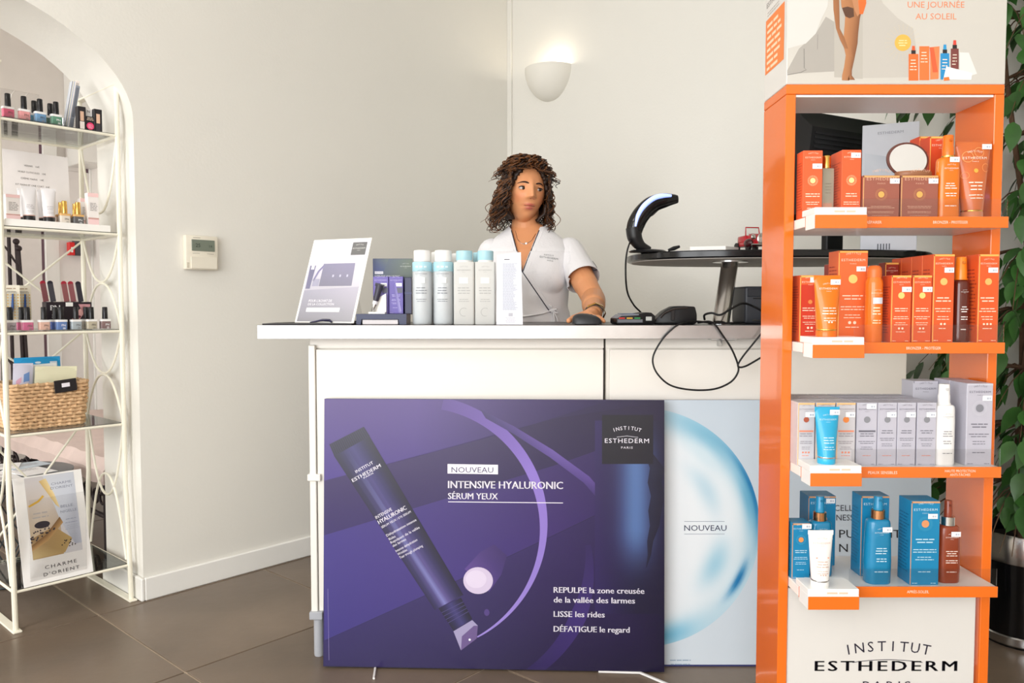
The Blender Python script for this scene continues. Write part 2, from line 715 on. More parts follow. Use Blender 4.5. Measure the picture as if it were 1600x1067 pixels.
pr.rect(tw * 0.65, thh * 0.47, tw * 0.86, thh * 0.48, (150, 140, 125))
for k in range(3):
    pr.rect(0.003, 0.008 + k * 0.007, 0.012, 0.0105 + k * 0.007, (170, 155, 125))
pr.build('lettering', th, lambda u, v, n: (u, -0.0287 - n if v > thh * .5 and v < thh * .9 else -0.0262 - n, v))

# ================================================================== counter
CT = 1.020                        # worktop height
WF = 2.335                        # front edge of the worktop
BF = 2.385                        # front of the cabinets
BK = 2.78
XL = at(482, 520, BF).x
XS = at(944.5, 560, BF).x
XR = at(1418, 580, BF).x


def cabinet(x0, x1, label, left_end):
    t = thing('counter_cabinet', label, 'cabinet', ((x0 + x1) / 2, BF, 0), 0)
    w = (x1 - x0) / 2
    M().box(-w + 0.002, w - 0.002, 0.02, BK - BF, 0.135, 0.975, 0.002).build('carcass', LAMINATE, t)
    M().box(-w + (0.022 if left_end else 0.012), w - 0.003, 0.0, 0.0195, 0.14, 0.945, 0.0015).build('front_panel', LAMINATE, t)
    M().box(-w + 0.001, w - 0.001, 0.012, 0.03, 0.948, 0.978, 0.001).build('top_rail', LAMINATE, t)
    if left_end:
        M().box(-w, -w + 0.020, -0.006, 0.04, 0.14, 0.958, 0.002).build('edge_post', LAMINATE, t)
        M().box(-w - 0.006, -w + 0.034, -0.012, 0.05, 0.545, 0.566, 0.002).build('bracket', LAMINATE, t)
        M().box(-w - 0.004, -w + 0.036, -0.016, 0.05, 0.118, 0.142, 0.002).build('foot_cap', GREY_PLASTIC, t)
    for x in (-w + 0.02, w - 0.03):
        for y in (0.006, BK - BF - 0.04):
            M().lathe([(0.014, 0), (0.0155, 0.006), (0.0155, 0.135)], 16, mtx=Matrix.Translation((x, y, 0))).build('leg', GREY_PLASTIC, t)
    return t


cabinet(XL, XS, 'cream counter cabinet with grey legs, standing behind the purple poster', True)
cabinet(XS + 0.004, XR, 'cream counter cabinet behind the pale blue bubble poster', False)
wx0, wx1 = at(402, 517, WF).x, XR + 0.02
t = thing('worktop', 'long counter worktop with dark surface and shiny aluminium edge', 'worktop', ((wx0 + wx1) / 2, WF, 0))
w = (wx1 - wx0) / 2
M().box(-w + 0.003, w - 0.003, 0.003, BK - WF + 0.02, 0.981, CT - 0.0005, 0.001).build('board', mat('dark_worktop', (46, 42, 44), 0.3, var=0.05), t)
M().box(-w, w, -0.001, 0.0035, 0.979, CT - 0.001, 0.0008).build('front_edge', ALU, t)
M().box(-w - 0.001, -w + 0.0035, 0.0035, BK - WF + 0.02, 0.979, CT - 0.001, 0.0008).build('side_edge', ALU, t)
pB = at(1122, 533, WF + 0.05)
m = M().box(pB.x - wx0 - w - 0.03, pB.x - wx0 - w + 0.05, 0.02, 0.058, 0.974, 0.9805, 0.001)
m.build('bolt_plate', SILVER, t)
M().lathe([(0.006, 0.955), (0.009, 0.957), (0.009, 0.974)], 6, mtx=Matrix.Translation((pB.x - wx0 - w, 0.03, 0))).build('bolt', SILVER, t)

# ================================================================== leaning posters
def poster_frame(name, label, bl, br, top_mid, thick, back):
    """board standing on its lower edge: local x along the width, local z up the board"""
    bl, br = Vector(bl), Vector(br)
    ux = (br - bl)
    W = ux.length
    ux.normalize()
    uz = Vector(top_mid) - (bl + br) / 2
    uz -= ux * uz.dot(ux)
    H = uz.length
    uz.normalize()
    uy = uz.cross(ux)
    t = thing(name, label, 'poster')
    t.matrix_world = Matrix(((ux.x, uy.x, uz.x, bl.x), (ux.y, uy.y, uz.y, bl.y), (ux.z, uy.z, uz.z, bl.z), (0, 0, 0, 1)))
    inv = t.matrix_world.inverted()
    n = uy.copy()

    def px(x, y):
        q = inv @ hit(x, y, bl, n)
        return (q.x, q.z)
    M().box(0, W, 0, thick, 0, H, 0.0015).build('board', back, t)
    return t, W, H, px


# purple poster in front of the counter
bl = on_z(505, 1041, 0.006)
br = on_z(1038, 1050, 0.006)
tm_ = at(770, 624, (bl.y + br.y) / 2 + 0.045)
NAVY_BOARD = mat('navy_board_edge', (34, 26, 70), 0.4, var=0.05)
P1, W1, H1, px1 = poster_frame('advertising_poster', 'large purple cardboard poster with printed navy cosmetic tube', bl, br, tm_, 0.02, NAVY_BOARD)


def q1(x, y):                     # coordinates of an enlarged view of the poster
    u_, v_ = px1(470 + x / 2.2847, 600 + y / 2.2847)
    return (min(max(u_, 0.0005), W1 - 0.0005), min(max(v_, 0.0005), H1 - 0.0005))


def clip_poly(pts, W, H):
    """keep print inside the board"""
    def cut(ps, f, g):
        o = []
        for i in range(len(ps)):
            a, b = ps[i], ps[(i + 1) % len(ps)]
            fa, fb = f(a), f(b)
            if fa >= 0:
                o.append(a)
            if (fa >= 0) != (fb >= 0):
                k = fa / (fa - fb)
                o.append((a[0] + (b[0] - a[0]) * k, a[1] + (b[1] - a[1]) * k))
        return o
    for f in (lambda p_: p_[0], lambda p_: W - p_[0], lambda p_: p_[1], lambda p_: H - p_[1]):
        pts = cut(pts, f, None)
        if len(pts) < 3:
            return []
    return pts


pr = Print(step=0.00012)


def band(pts, col, layer):
    ps = clip_poly([q1(*p_) for p_ in pts], W1, H1)
    if ps:
        pr.poly(ps, col, layer)


def gband(A, B, ca, cb, layer):
    pr.strip([q1(*a) for a in A], [q1(*b) for b in B], ca, cb, layer)


pr.poly([(0, 0), (W1, 0), (W1, H1), (0, H1)], [(28, 19, 70), (19, 11, 46), (24, 15, 52), (60, 37, 107)], 0)
# broad slanted fields of lighter and darker violet
gband([(72, 55), (420, 55), (760, 55), (1090, 55)], [(72, 345), (400, 262), (760, 165), (1090, 62)],
      [(70, 44, 116), (72, 46, 120), (52, 30, 92), (40, 23, 73)], [(67, 49, 128), (67, 46, 121), (48, 29, 89), (33, 19, 67)], 1)
gband([(76, 345), (500, 234), (900, 124), (1295, 8 + 55)], [(78, 538), (500, 412), (900, 290), (1298, 150)],
      [(46, 28, 86), (43, 23, 80), (32, 16, 64), (24, 14, 51)], [(44, 29, 92), (41, 23, 83), (32, 16, 67), (25, 15, 54)], 1)
gband([(78, 540), (500, 414), (900, 292), (1298, 152)], [(84, 915), (500, 728), (900, 540), (1298, 350)],
      [(59, 46, 124), (57, 39, 112), (49, 28, 94), (28, 18, 60)], [(52, 42, 118), (57, 40, 116), (52, 30, 100), (28, 19, 64)], 1)
gband([(84, 917), (500, 730), (900, 542), (1298, 352)], [(84, 1003), (500, 1012), (900, 1020), (1298, 1028)],
      [(38, 26, 86), (43, 28, 89), (43, 25, 86), (24, 18, 59)], [(35, 23, 80), (33, 21, 73), (27, 15, 57), (19, 11, 43)], 1)
# fine arcs of light
def arc(cx, cy, R, a0, a1, w0, w1, c0, c1, layer, n=36):
    A, B, ca = [], [], []
    for k in range(n + 1):
        f = k / n
        a = math.radians(a0 + (a1 - a0) * f)
        w = w0 + (w1 - w0) * f
        A.append((cx + (R + w / 2) * math.cos(a), cy - (R + w / 2) * math.sin(a)))
        B.append((cx + (R - w / 2) * math.cos(a), cy - (R - w / 2) * math.sin(a)))
        ca.append(tuple(c0[i] + (c1[i] - c0[i]) * f for i in range(3)))
    gband(A, B, ca, ca, layer)


arc(420, 508, 447, 79, 25, 44, 36, (76, 50, 126), (136, 112, 196), 2)
arc(420, 508, 447, 25, -62, 36, 5, (136, 112, 196), (150, 130, 206), 2)
gband([(640, 90), (760, 150), (900, 235), (1030, 330), (1112, 425)], [(660, 122), (760, 178), (890, 262), (1010, 352), (1078, 430)],
      [(48, 30, 90), (74, 54, 122), (100, 78, 154), (88, 66, 140), (42, 26, 86)], [(48, 30, 90), (62, 44, 110), (84, 64, 136), (72, 52, 122), (42, 26, 86)], 3)
arc(560, 640, 470, 8, -24, 20, 60, (42, 26, 84), (56, 36, 108), 2)
arc(560, 640, 470, -24, -58, 60, 40, (56, 36, 108), (36, 22, 76), 2)
# dark eye picture on the right: a soft blue glow broken by jagged dark streaks
gx_ = [1050 + 12.5 * k for k in range(21)]
gy_ = [130 + 30 * k for k in range(24)]


def glow(x, y):
    base = (34, 22, 72) if x < 1150 else (20, 15, 48)
    f0 = min(1, max(0, (x - 1050) / 150))
    base = tuple((40, 25, 84)[i] * (1 - f0) + (20, 15, 48)[i] * f0 for i in range(3))
    w_ = math.exp(-((x - 1196) / 62) ** 2) * math.exp(-(max(0, abs(y - 400) - 110) / 130) ** 2)
    return tuple(base[i] * (1 - w_) + (82, 112, 166)[i] * w_ for i in range(3))


for i in range(len(gy_) - 1):
    for j in range(len(gx_) - 1):
        cs_ = [(gx_[j], gy_[i]), (gx_[j], gy_[i + 1]), (gx_[j + 1], gy_[i + 1]), (gx_[j + 1], gy_[i])]
        pr.poly([q1(*c) for c in cs_], [glow(*c) for c in cs_], 4)
jag = [(1228, 250), (1246, 300), (1238, 352), (1250, 400), (1240, 452), (1246, 505), (1236, 560), (1238, 610), (1232, 655)]
gband(jag, [(x + w_, y) for (x, y), w_ in zip(jag, (30, 54, 50, 50, 48, 34, 22, 12, 2))], (26, 28, 58), (16, 15, 42), 5)
band([(1075, 110), (1258, 110), (1258, 285), (1075, 285)], (13, 10, 30), 6)
# printed tube
ta, tb, tc_, td = (118, 255), (245, 185), (580, 752), (478, 806)
N = 9
cols = [(19, 15, 43), (27, 22, 59), (36, 30, 76), (48, 42, 97), (56, 50, 107), (46, 40, 92), (33, 28, 70), (24, 19, 51), (17, 14, 38)]
cols2 = [(30, 23, 60), (46, 39, 88), (73, 64, 121), (122, 122, 182), (88, 77, 136), (64, 54, 108), (44, 36, 83), (30, 23, 60), (20, 16, 44)]
lerp = lambda a, b, f: (a[0] + (b[0] - a[0]) * f, a[1] + (b[1] - a[1]) * f)
for k in range(N - 1):
    f0, f1 = k / (N - 1), (k + 1) / (N - 1)
    pr.poly([q1(*lerp(ta, tb, f0)), q1(*lerp(ta, tb, f1)), q1(*lerp(td, tc_, f1)), q1(*lerp(td, tc_, f0))],
            [cols[k], cols[k + 1], cols2[k + 1], cols2[k]], 5)
    na, nb, nc, nd = (492, 800), (572, 762), (612, 838), (545, 880)
    pr.poly([q1(*lerp(na, nb, f0)), q1(*lerp(na, nb, f1)), q1(*lerp(nd, nc, f1)), q1(*lerp(nd, nc, f0))],
            [cols[k], cols[k + 1], cols[k + 1], cols[k]], 4)
for k in range(4):
    a, b = lerp((492, 800), (545, 880), 0.2 + k * 0.15), lerp((572, 762), (612, 838), 0.2 + k * 0.15)
    pr.line([q1(*a), q1(*b)], 0.0016, (73, 64, 120), 6)
band([(102, 215), (225, 152), (247, 186), (120, 257)], (27, 21, 56), 6)
for k in range(19):
    a, b = lerp((105, 216), (224, 154), k / 18), lerp((122, 254), (244, 187), k / 18)
    pr.line([q1(*a), q1(*b)], 0.0022, (12, 9, 30), 7)
band([(545, 882), (612, 842), (632, 862), (628, 908), (572, 950)], (158, 150, 186), 5)
band([(575, 900), (618, 862), (632, 862), (628, 908), (572, 950)], (102, 82, 134), 6)
pr.disc(*q1(603, 912), 0.0035, (240, 240, 250), 7)
# drop of serum
pr.strip([q1(*a) for a in ((585, 660), (640, 600), (690, 572))], [q1(*a) for a in ((672, 742), (716, 680), (736, 612))],
         [(88, 61, 136), (67, 46, 113), (56, 36, 99)], [(76, 53, 126), (60, 40, 107), (52, 33, 94)], 4)
q0 = q1(633, 701)
k1 = q1(686, 701)[0] - q0[0]
pr.disc(q0[0], q0[1], k1, (206, 192, 218), 6, 32, ry=k1 * 0.9)
pr.disc(q0[0] - 0.006, q0[1] + 0.004, k1 * 0.7, (218, 206, 228), 7, 28, ry=k1 * 0.6)
q0 = q1(664, 815)
pr.disc(q0[0], q0[1], 0.008, (73, 53, 120), 5, 20, ry=0.010)
px_m = 1 / 2.2847 * (W1 / 533)    # metres for one unit of the enlarged view


def ptxt(t, x, y, cap, col, layer=8, **k):
    u, v = q1(x, y)
    pr.text(t, u, v, cap * px_m, col, layer, **k)


WH = (240, 236, 246)
band([(524, 285), (704, 288), (704, 322), (524, 319)], WH, 7)
ptxt('NOUVEAU', 538, 315, 20, (44, 34, 84), 8, align='L', width=150 * px_m)
ptxt('INTENSIVE HYALURONIC', 526, 371, 27, WH, align='L', width=410 * px_m, bold=True)
ptxt('SÉRUM YEUX', 526, 410, 23, WH, align='L', width=178 * px_m, bold=True)
pr.line([q1(526, 420), q1(936, 424)], 0.0022, WH, 8)
ptxt('REPULPE la zone creusée', 903, 744, 21, WH, align='L', width=320 * px_m, bold=True)
ptxt('de la vallée des larmes', 903, 779, 21, WH, align='L', width=287 * px_m, bold=True)
ptxt('LISSE les rides', 903, 830, 21, WH, align='L', width=180 * px_m, bold=True)
ptxt('DÉFATIGUE le regard', 903, 883, 21, WH, align='L', width=268 * px_m, bold=True)
u, v = q1(1164, 210)
pr.brand(u, v, 156 * px_m, WH, 8)
pr.line([q1(1128, 189), q1(1164, 185), q1(1204, 190)], 0.001, WH, 8)
pr.line([q1(97, 730), q1(101, 985)], 0.0009, (150, 140, 190), 8)
ra = math.atan2(q1(245, 185)[1] - q1(118, 255)[1], q1(245, 185)[0] - q1(118, 255)[0])


def tube_txt(t, x, y, cap, width, **k):
    u, v = q1(x, y)
    pr.text(t, u, v, cap * px_m, WH, 8, align='L', rot=ra, width=width * px_m, **k)


tube_txt('INSTITUT', 198, 318, 11, 72)
tube_txt('ESTHEDERM', 187, 350, 13, 116, bold=True)
tube_txt('PARIS', 226, 338, 6, 40)
tube_txt('INTENSIVE', 270, 482, 12, 66)
tube_txt('HYALURONIC', 280, 500, 15, 114, bold=True)
tube_txt('SÉRUM YEUX / EYE SERUM', 290, 515, 8, 120)
for s_, x, y, w in (('Déhydratation intense', 308, 545, 122), ('Rides', 317, 558, 26), ('Repulpant de la vallée', 323, 570, 118), ('des larmes', 330, 582, 54),
                    ('Intense dehydration', 341, 600, 88), ('Wrinkles', 348, 612, 38), ('Tear trough plumping', 355, 624, 94)):
    tube_txt(s_, x, y, 9.5, w)
pr.build('printed_picture', P1, None, INK_GLOSS)
# thin white feet of the poster stand
WSTEEL = mat('white_wire', (238, 236, 234), 0.4, var=0.02)
inv = P1.matrix_world.inverted()
a, b = inv @ on_z(587, 1040, 0.0035), inv @ on_z(584, 1060, 0.0035)
M().tube([a, b], 0.0035, 6).build('stand_foot', WSTEEL, P1)
a, b, c = inv @ on_z(935, 1049, 0.0036), inv @ on_z(1000, 1051, 0.0036), inv @ on_z(1050, 1072, 0.0036)
M().tube([a, b, c], 0.007, 6, flat=0.5).build('stand_foot', WSTEEL, P1)

# pale blue poster behind it
yb = 2.312
bl = Vector((0.26, yb, 0.0))
br = Vector((at(1460, 900, yb).x, yb, 0.0))
tm_ = Vector(((bl.x + br.x) / 2, yb + 0.045, at(1100, 625, yb + 0.045).z))
P2, W2, H2, px2 = poster_frame('advertising_poster', 'pale blue cardboard poster with printed water bubble', bl, br, tm_, 0.016, mat('blue_board_edge', (52, 56, 110), 0.4, var=0.05))
pr = Print(step=0.00012)
pr.poly([(0, 0.006), (W2, 0.006), (W2, H2), (0, H2)], [(222, 230, 236), (198, 210, 222), (190, 204, 218), (206, 217, 226)], 0)
cx, cy, RR = 1000, 824, 187


pr.poly([px2(cx + RR * math.cos(2 * PI * k / 60), cy - RR * math.sin(2 * PI * k / 60)) for k in range(60)], (226, 236, 242), 1)
pr.poly([px2(cx + RR * 0.46 * math.cos(2 * PI * k / 60), cy - RR * 0.46 * math.sin(2 * PI * k / 60)) for k in range(60)], (240, 244, 247), 2)
def bubble(r, a):
    """colour of the printed bubble at radius r (0..1) and angle a in degrees"""
    c = [240.0, 244.0, 247.0]

    def mix(col, w_):
        for i in range(3):
            c[i] += (col[i] - c[i]) * min(1, w_)
    def lobe(a0, wa, r0, wr):
        return math.exp(-((a - a0) / wa) ** 2) * math.exp(-((r - r0) / wr) ** 2)
    mix((196, 222, 234), math.exp(-((1 - r) / 0.16) ** 2))
    mix((126, 186, 212), 0.9 * lobe(52, 24, 0.95, 0.10))
    mix((214, 232, 240), 0.9 * lobe(48, 12, 0.80, 0.06))
    mix((16, 112, 172), 1.1 * lobe(17, 20, 0.985, 0.035))
    mix((90, 170, 206), 0.8 * lobe(14, 16, 0.93, 0.05))
    mix((150, 202, 224), 0.8 * lobe(-26, 16, 0.70, 0.09))
    mix((22, 116, 176), 1.1 * lobe(-28, 9, 0.93, 0.03))
    mix((110, 186, 218), 0.9 * lobe(-78, 16, 0.93, 0.09))
    mix((180, 214, 230), 0.7 * lobe(30, 20, 0.64, 0.08))
    return tuple(c)


rr_ = [0.45 + 0.55 * k / 26 for k in range(27)]
aa_ = [-110 + 220 * k / 90 for k in range(91)]
for i in range(26):
    for j in range(90):
        cs_ = [(rr_[i], aa_[j]), (rr_[i + 1], aa_[j]), (rr_[i + 1], aa_[j + 1]), (rr_[i], aa_[j + 1])]
        pr.poly([px2(cx + RR * r_ * math.cos(math.radians(a_)), cy - RR * r_ * math.sin(math.radians(a_))) for r_, a_ in cs_], [bubble(*q) for q in cs_], 3)
m2 = (px2(1160, 835)[0] - px2(1060, 835)[0]) / 100


def t2(t, x, y, cap, wpx, col=(46, 50, 84), **k):
    u, v = px2(x, y)
    pr.text(t, u, v, cap * m2, col, 8, align='L', width=wpx * m2, **k)


t2('NOUVEAU', 1069, 829, 9, 66)
for y in (814.5, 834):
    pr.line([px2(1069, y), px2(1132, y)], 0.0012, (130, 140, 160), 8)
t2('CELLULAIRE', 1303, 798, 9.5, 74, (40, 44, 60))
t2('JEUNESSE', 1286, 813, 9.5, 54, (40, 44, 60))
t2('PUISSANTE', 1311, 840, 13, 108, (28, 30, 40))
t2('N S', 1311, 862, 13, 30, (28, 30, 40))
pr.lines(*[px2(1042, 1030)[0], px2(1084, 1030)[0]], px2(1042, 1032)[1], 0.003, (150, 170, 190), 2, 0.012, 8)
pr.build('printed_picture', P2)

# ================================================================== cosmetic products
def cmat(col, rough=0.38, **k):
    key = 'surface_%02x%02x%02x_%d_%s' % (tuple(int(c) for c in col) + (int(rough * 100), ''.join(sorted(k))))
    return mat(key, col, rough, var=0.02, vscale=20, **k)


def sticker(parent, x, z, y, w=0.019, h=0.010, fn=None):
    pr = Print(step=0.0002, base=0.0009)
    pr.rect(x - w / 2, z - h / 2, x + w / 2, z + h / 2, (247, 247, 247), 0)
    pr.rect(x - w * 0.05, z - h * 0.22, x + w * 0.14, z + h * 0.16, (186, 190, 204), 1)
    pr.rect(x + w * 0.2, z - h * 0.22, x + w * 0.36, z + h * 0.16, (196, 200, 212), 1)
    return pr.build('price_sticker', parent, fn or (lambda u, v, n: (u, y - n, v)))


def carton(label, w, d, h, body, ink=(252, 226, 200), disc=None, ring=None, trim=None, panel=None, bar=None, dots=0, dotc=None,
           st=None, side=None, group=None, title=None, cat='box', disc_z=0.66, disc_r=0.19, text_z=0.5):
    t = thing('product_carton', label, cat, group=group)
    if body[0] > 200 and body[2] < 100:
        body = (body[0] * 0.97, body[1] * 0.88, body[2] * 0.72)
    M().box(-w / 2, w / 2, -d / 2, d / 2, 0, h, 0.0008).build('box', cmat(body), t)
    pr = Print()
    rn = random.Random(hash(label) % 1000 if False else len(label))
    if panel:
        pr.rect(-w * 0.44, 0.004, w * 0.46, h * 0.86, panel, 0)
    if trim:
        pr.rect(-w / 2 + 0.0006, h - 0.0042, w / 2 - 0.0006, h - 0.0006, trim, 1)
        pr.rect(-w / 2 + 0.0006, 0.001, -w / 2 + 0.0022, h - 0.001, trim, 1)
    pr.brand(0, h * 0.885, w * 0.8, ink, 2)
    if disc:
        if ring:
            n = 32
            for k in range(n):
                a, b = 2 * PI * k / n, 2 * PI * (k + 0.5) / n
                r0, r1 = w * disc_r * 1.25, w * disc_r * 1.95
                pr.poly([(r0 * math.cos(a), h * disc_z + r0 * math.sin(a)), (r1 * math.cos(a), h * disc_z + r1 * math.sin(a)),
                         (r1 * math.cos(b), h * disc_z + r1 * math.sin(b)), (r0 * math.cos(b), h * disc_z + r0 * math.sin(b))], ring, 1)
        pr.disc(0, h * disc_z, w * disc_r, disc, 2, 24)
    z = h * text_z
    if bar:
        pr.rect(-w * 0.40, z - 0.002, w * 0.42, z + 0.0015, bar, 2)
        z -= h * 0.05
    pr.lines(-w * 0.38, w * 0.38, z, h * 0.012, ink, 2, h * 0.035, 2, rn)
    pr.lines(-w * 0.42, w * 0.42, z - h * 0.12, h * 0.009, ink, 2, h * 0.03, 2, rn)
    pr.lines(-w * 0.34, w * 0.34, z - h * 0.21, h * 0.008, ink, 2, h * 0.03, 2, rn)
    for k in range(dots):
        pr.disc((k - (dots - 1) / 2) * w * 0.17, h * 0.21, w * 0.055, dotc or ink, 2, 10)
    pr.lines(-w * 0.26, w * 0.26, h * 0.155, h * 0.009, dotc or ink, 1, 0.01, 2, rn)
    pr.lines(-w * 0.44, -w * 0.2, h * 0.02, h * 0.007, ink, 1, 0.01, 2, rn)
    pr.lines(w * 0.2, w * 0.44, h * 0.02, h * 0.007, ink, 1, 0.01, 2, rn)
    pr.build('printed_front', t, lambda u, v, n: (u, -d / 2 - n, v))
    if side:
        ps = Print()
        ps.lines(-d * 0.4, d * 0.4, h * 0.82, h * 0.012, side, 18, h * 0.04, 1, rn, False)
        ps.build('printed_side', t, lambda u, v, n: (-w / 2 - n, -u, v))
    if st:
        sticker(t, st[0] * w, st[1] * h, -d / 2)
    return t


def rbox_ring(w, d, r, z, n=6):
    """rounded rectangle ring"""
    pts = []
    for cx, cy, a0 in ((w / 2 - r, d / 2 - r, 0), (-w / 2 + r, d / 2 - r, 90), (-w / 2 + r, -d / 2 + r, 180), (w / 2 - r, -d / 2 + r, 270)):
        for k in range(n):
            a = math.radians(a0 + 90 * k / (n - 1))
            pts.append(Vector((cx + r * math.cos(a), cy + r * math.sin(a), z)))
    return pts


def spray_bottle(label, w, h_body, cap_w, cap_h, body, cap, collar=None, collar_h=0.0, collar_w=None, ink=(245, 240, 235), st=None, disc=None,
                 alpha=1.0, flat=0.7, bulge=0.0, group=None, rough=0.25, text=True):
    t = thing('spray_bottle', label, 'bottle', group=group)
    d = w * flat
    r = d * 0.42
    rs = []
    for f, k in ((0, 0.93), (0.012, 0.985), (0.03, 1.0), (0.35, 1.0 + bulge * 0.4), (0.7, 1.0 - bulge * 0.3), (0.93, 0.97 - bulge * 0.6), (0.965, 0.93 - bulge * 0.6), (0.985, 0.84 - bulge * 0.6), (1.0, 0.62)):
        rs.append(rbox_ring(w * k, d * k, r * k, h_body * f))
    M().rings(rs).build('body', cmat(body, rough, **({'alpha': alpha} if alpha < 1 else {'coat': 0.3})), t)
    z = h_body
    if collar_h:
        cw = collar_w or cap_w * 1.2
        M().lathe([(cw / 2, z), (cw / 2, z + collar_h), (cap_w / 2 * 0.9, z + collar_h + 0.0008)], 24).build('collar', collar, t)
        z += collar_h
    else:
        M().lathe([(cap_w * 0.56, z), (cap_w * 0.56, z + 0.003)], 24).build('collar', collar or GOLD, t)
        z += 0.003
    cr = cap_w / 2
    M().lathe([(cr, z), (cr * 1.0, z + cap_h * 0.4), (cr * 0.94, z + cap_h * 0.45), (cr * 0.9, z + cap_h * 0.96), (cr * 0.82, z + cap_h), (0.001, z + cap_h)], 24).build('pump_cap', cmat(cap, 0.3, coat=0.2), t)
    M().box(-cr * 0.25, cr * 0.25, -cr - 0.0015, -cr * 0.7, z + cap_h * 0.68, z + cap_h * 0.8, 0.0004).build('nozzle', cmat(tuple(c * 0.85 for c in cap), 0.4), t)
    if text:
        pr = Print()
        fl = w - 2 * r

        def fn(u, v, n):
            k = 1.0 + bulge * (0.4 if v < h_body * .5 else 0.1)
            return (u, -d / 2 * k - n - 0.0006, v)
        tw = min(w * 0.66, fl + r * 0.5)
        pr.brand(0, h_body * 0.80, tw, ink, 1)
        rn = random.Random(len(label))
        for z0, n in ((0.56, 3), (0.40, 2), (0.2, 1)):
            pr.lines(-tw / 2, tw / 2, h_body * z0, h_body * 0.013, ink, n, h_body * 0.038, 1, rn)
        if disc:
            pr.disc(0, h_body * 0.68, w * 0.1, disc, 1, 16)
        pr.build('printed_front', t, fn)
    if st:
        sticker(t, st[0] * w, st[1] * h_body, -d / 2 * (1 + bulge * 0.3) - 0.0012)
    return t


def squeeze_tube(label, wt, wb, h, cap_h, body, cap, ring=None, ink=(250, 236, 220), st=None, disc=None, dots=0, group=None, band=None, brand=True, motif=None, name='squeeze_tube'):
    """tube standing on its round cap, flat crimped end up"""
    t = thing(name, label, 'tube', group=group)
    rs = []
    n = 24
    H0 = cap_h + 0.003

    def prof(f):
        e = f ** 0.9
        w = wb * 0.97 + (wt - wb * 0.97) * e
        dd = wb * 0.97 * (1 - f) ** 0.75 + 0.0022
        return w, dd
    for k in range(11):
        f = k / 10
        w, dd = prof(f)
        rs.append([Vector((w / 2 * math.cos(2 * PI * j / n), dd / 2 * math.sin(2 * PI * j / n), H0 + (h - H0) * f)) for j in range(n)])
    M().rings(rs).build('body', cmat(body, 0.3, coat=0.2), t)
    M().box(-wt / 2, wt / 2, -0.0014, 0.0014, h - 0.009, h, 0.0004).build('crimp', cmat(body, 0.3, coat=0.2), t)
    M().lathe([(wb / 2 * 0.96, 0), (wb / 2, 0.001), (wb / 2, cap_h - 0.001), (wb / 2 * 0.97, cap_h)], 28).build('cap', cmat(cap, 0.3, coat=0.2), t)
    M().lathe([(wb / 2 * 0.98, cap_h), (wb / 2 * 0.995, cap_h + 0.0005), (wb / 2 * 0.995, cap_h + 0.0025), (wb / 2 * 0.98, cap_h + 0.003)], 28).build('ring', ring or GOLD, t)

    def fn(u, v, nn):
        f = min(max((v - H0) / (h - H0), 0), 1)
        w, dd = prof(f)
        k = max(1 - (2 * u / w) ** 2, 0.0) ** 0.5
        return (u, -dd / 2 * k - nn - 0.0007, v)
    pr = Print()
    tw = wb * 0.72
    if motif:
        for cxx, czz, rr in ((-0.2, 0.8, 0.16), (0.12, 0.86, 0.14), (0.3, 0.66, 0.12), (-0.28, 0.56, 0.1)):
            for k in range(20):
                a, b = 2 * PI * k / 20, 2 * PI * (k + 1) / 20
                r0, r1 = wt * rr, wt * rr * 0.86
                c0 = (wt * cxx, h * czz)
                pr.poly([(c0[0] + r0 * math.cos(a), c0[1] + r0 * math.sin(a)), (c0[0] + r0 * math.cos(b), c0[1] + r0 * math.sin(b)),
                         (c0[0] + r1 * math.cos(b), c0[1] + r1 * math.sin(b)), (c0[0] + r1 * math.cos(a), c0[1] + r1 * math.sin(a))], motif, 0)
    if brand:
        pr.brand(0, h * 0.77, wt * 0.66, ink, 1)
    rn = random.Random(len(label) + 1)
    if disc:
        pr.disc(0, h * 0.62, wt * 0.06, disc, 1, 14)
    if band:
        pr.rect(-tw * 0.5, h * 0.52, tw * 0.55, h * 0.54, band, 1)
    pr.lines(-tw / 2, tw / 2, h * 0.46, h * 0.014, ink, 3, h * 0.045, 1, rn)
    pr.lines(-tw / 2, tw / 2, h * 0.30, h * 0.010, ink, 2, h * 0.04, 1, rn)
    for k in range(dots):
        pr.disc((k - (dots - 1) / 2) * wb * 0.14, h * 0.24, wb * 0.045, ink, 1, 8)
    pr.build('printed_front', t, fn)
    if st:
        sticker(t, st[0] * wt, st[1] * h, -0.003, fn=lambda u, v, nn: (fn(u, v, nn)[0], fn(0, h * st[1] - 0.006, nn)[1], v))
    return t


# ================================================================== orange display stand
DF, DB = 1.60, 1.741             # front and back of its frame
SF = 1.542                       # front of the shelves
DX0, DX1 = 0.5485, 0.985
PT = 0.0195
SH = [0.520, 0.7595, 1.005, 1.2496]
DTOP = 1.5195
HT = 1.93
PANEL_W = mat('off_white_panel', (224, 220, 214), 0.35, var=0.01)
D = thing('display_stand', 'tall orange cosmetics display stand with white header and four stocked shelves', 'display stand', ((DX0 + DX1) / 2, DF, 0))
DC = (DX0 + DX1) / 2
w = (DX1 - DX0) / 2
dd = DB - DF
M().box(-w, -w + PT, 0, dd, 0, DTOP - 0.0195, 0.0012).build('side_panel', ORANGE, D)
M().box(w - PT, w, 0, dd, 0, DTOP - 0.0195, 0.0012).build('side_panel', ORANGE, D)
M().box(-w, w, 0, dd, DTOP - 0.019, DTOP, 0.0012).build('top_panel', ORANGE, D)
M().box(-w + PT, w - PT, 0.004, dd - 0.003, DTOP - 0.024, DTOP - 0.0195, 0.0005).build('top_lining', WHITE_GLOSS, D)
hd = M().box(-w, w, 0, dd, DTOP + 0.0005, HT, 0.0012).build('header_box', PANEL_W, D)
sx = w - PT - 0.0015
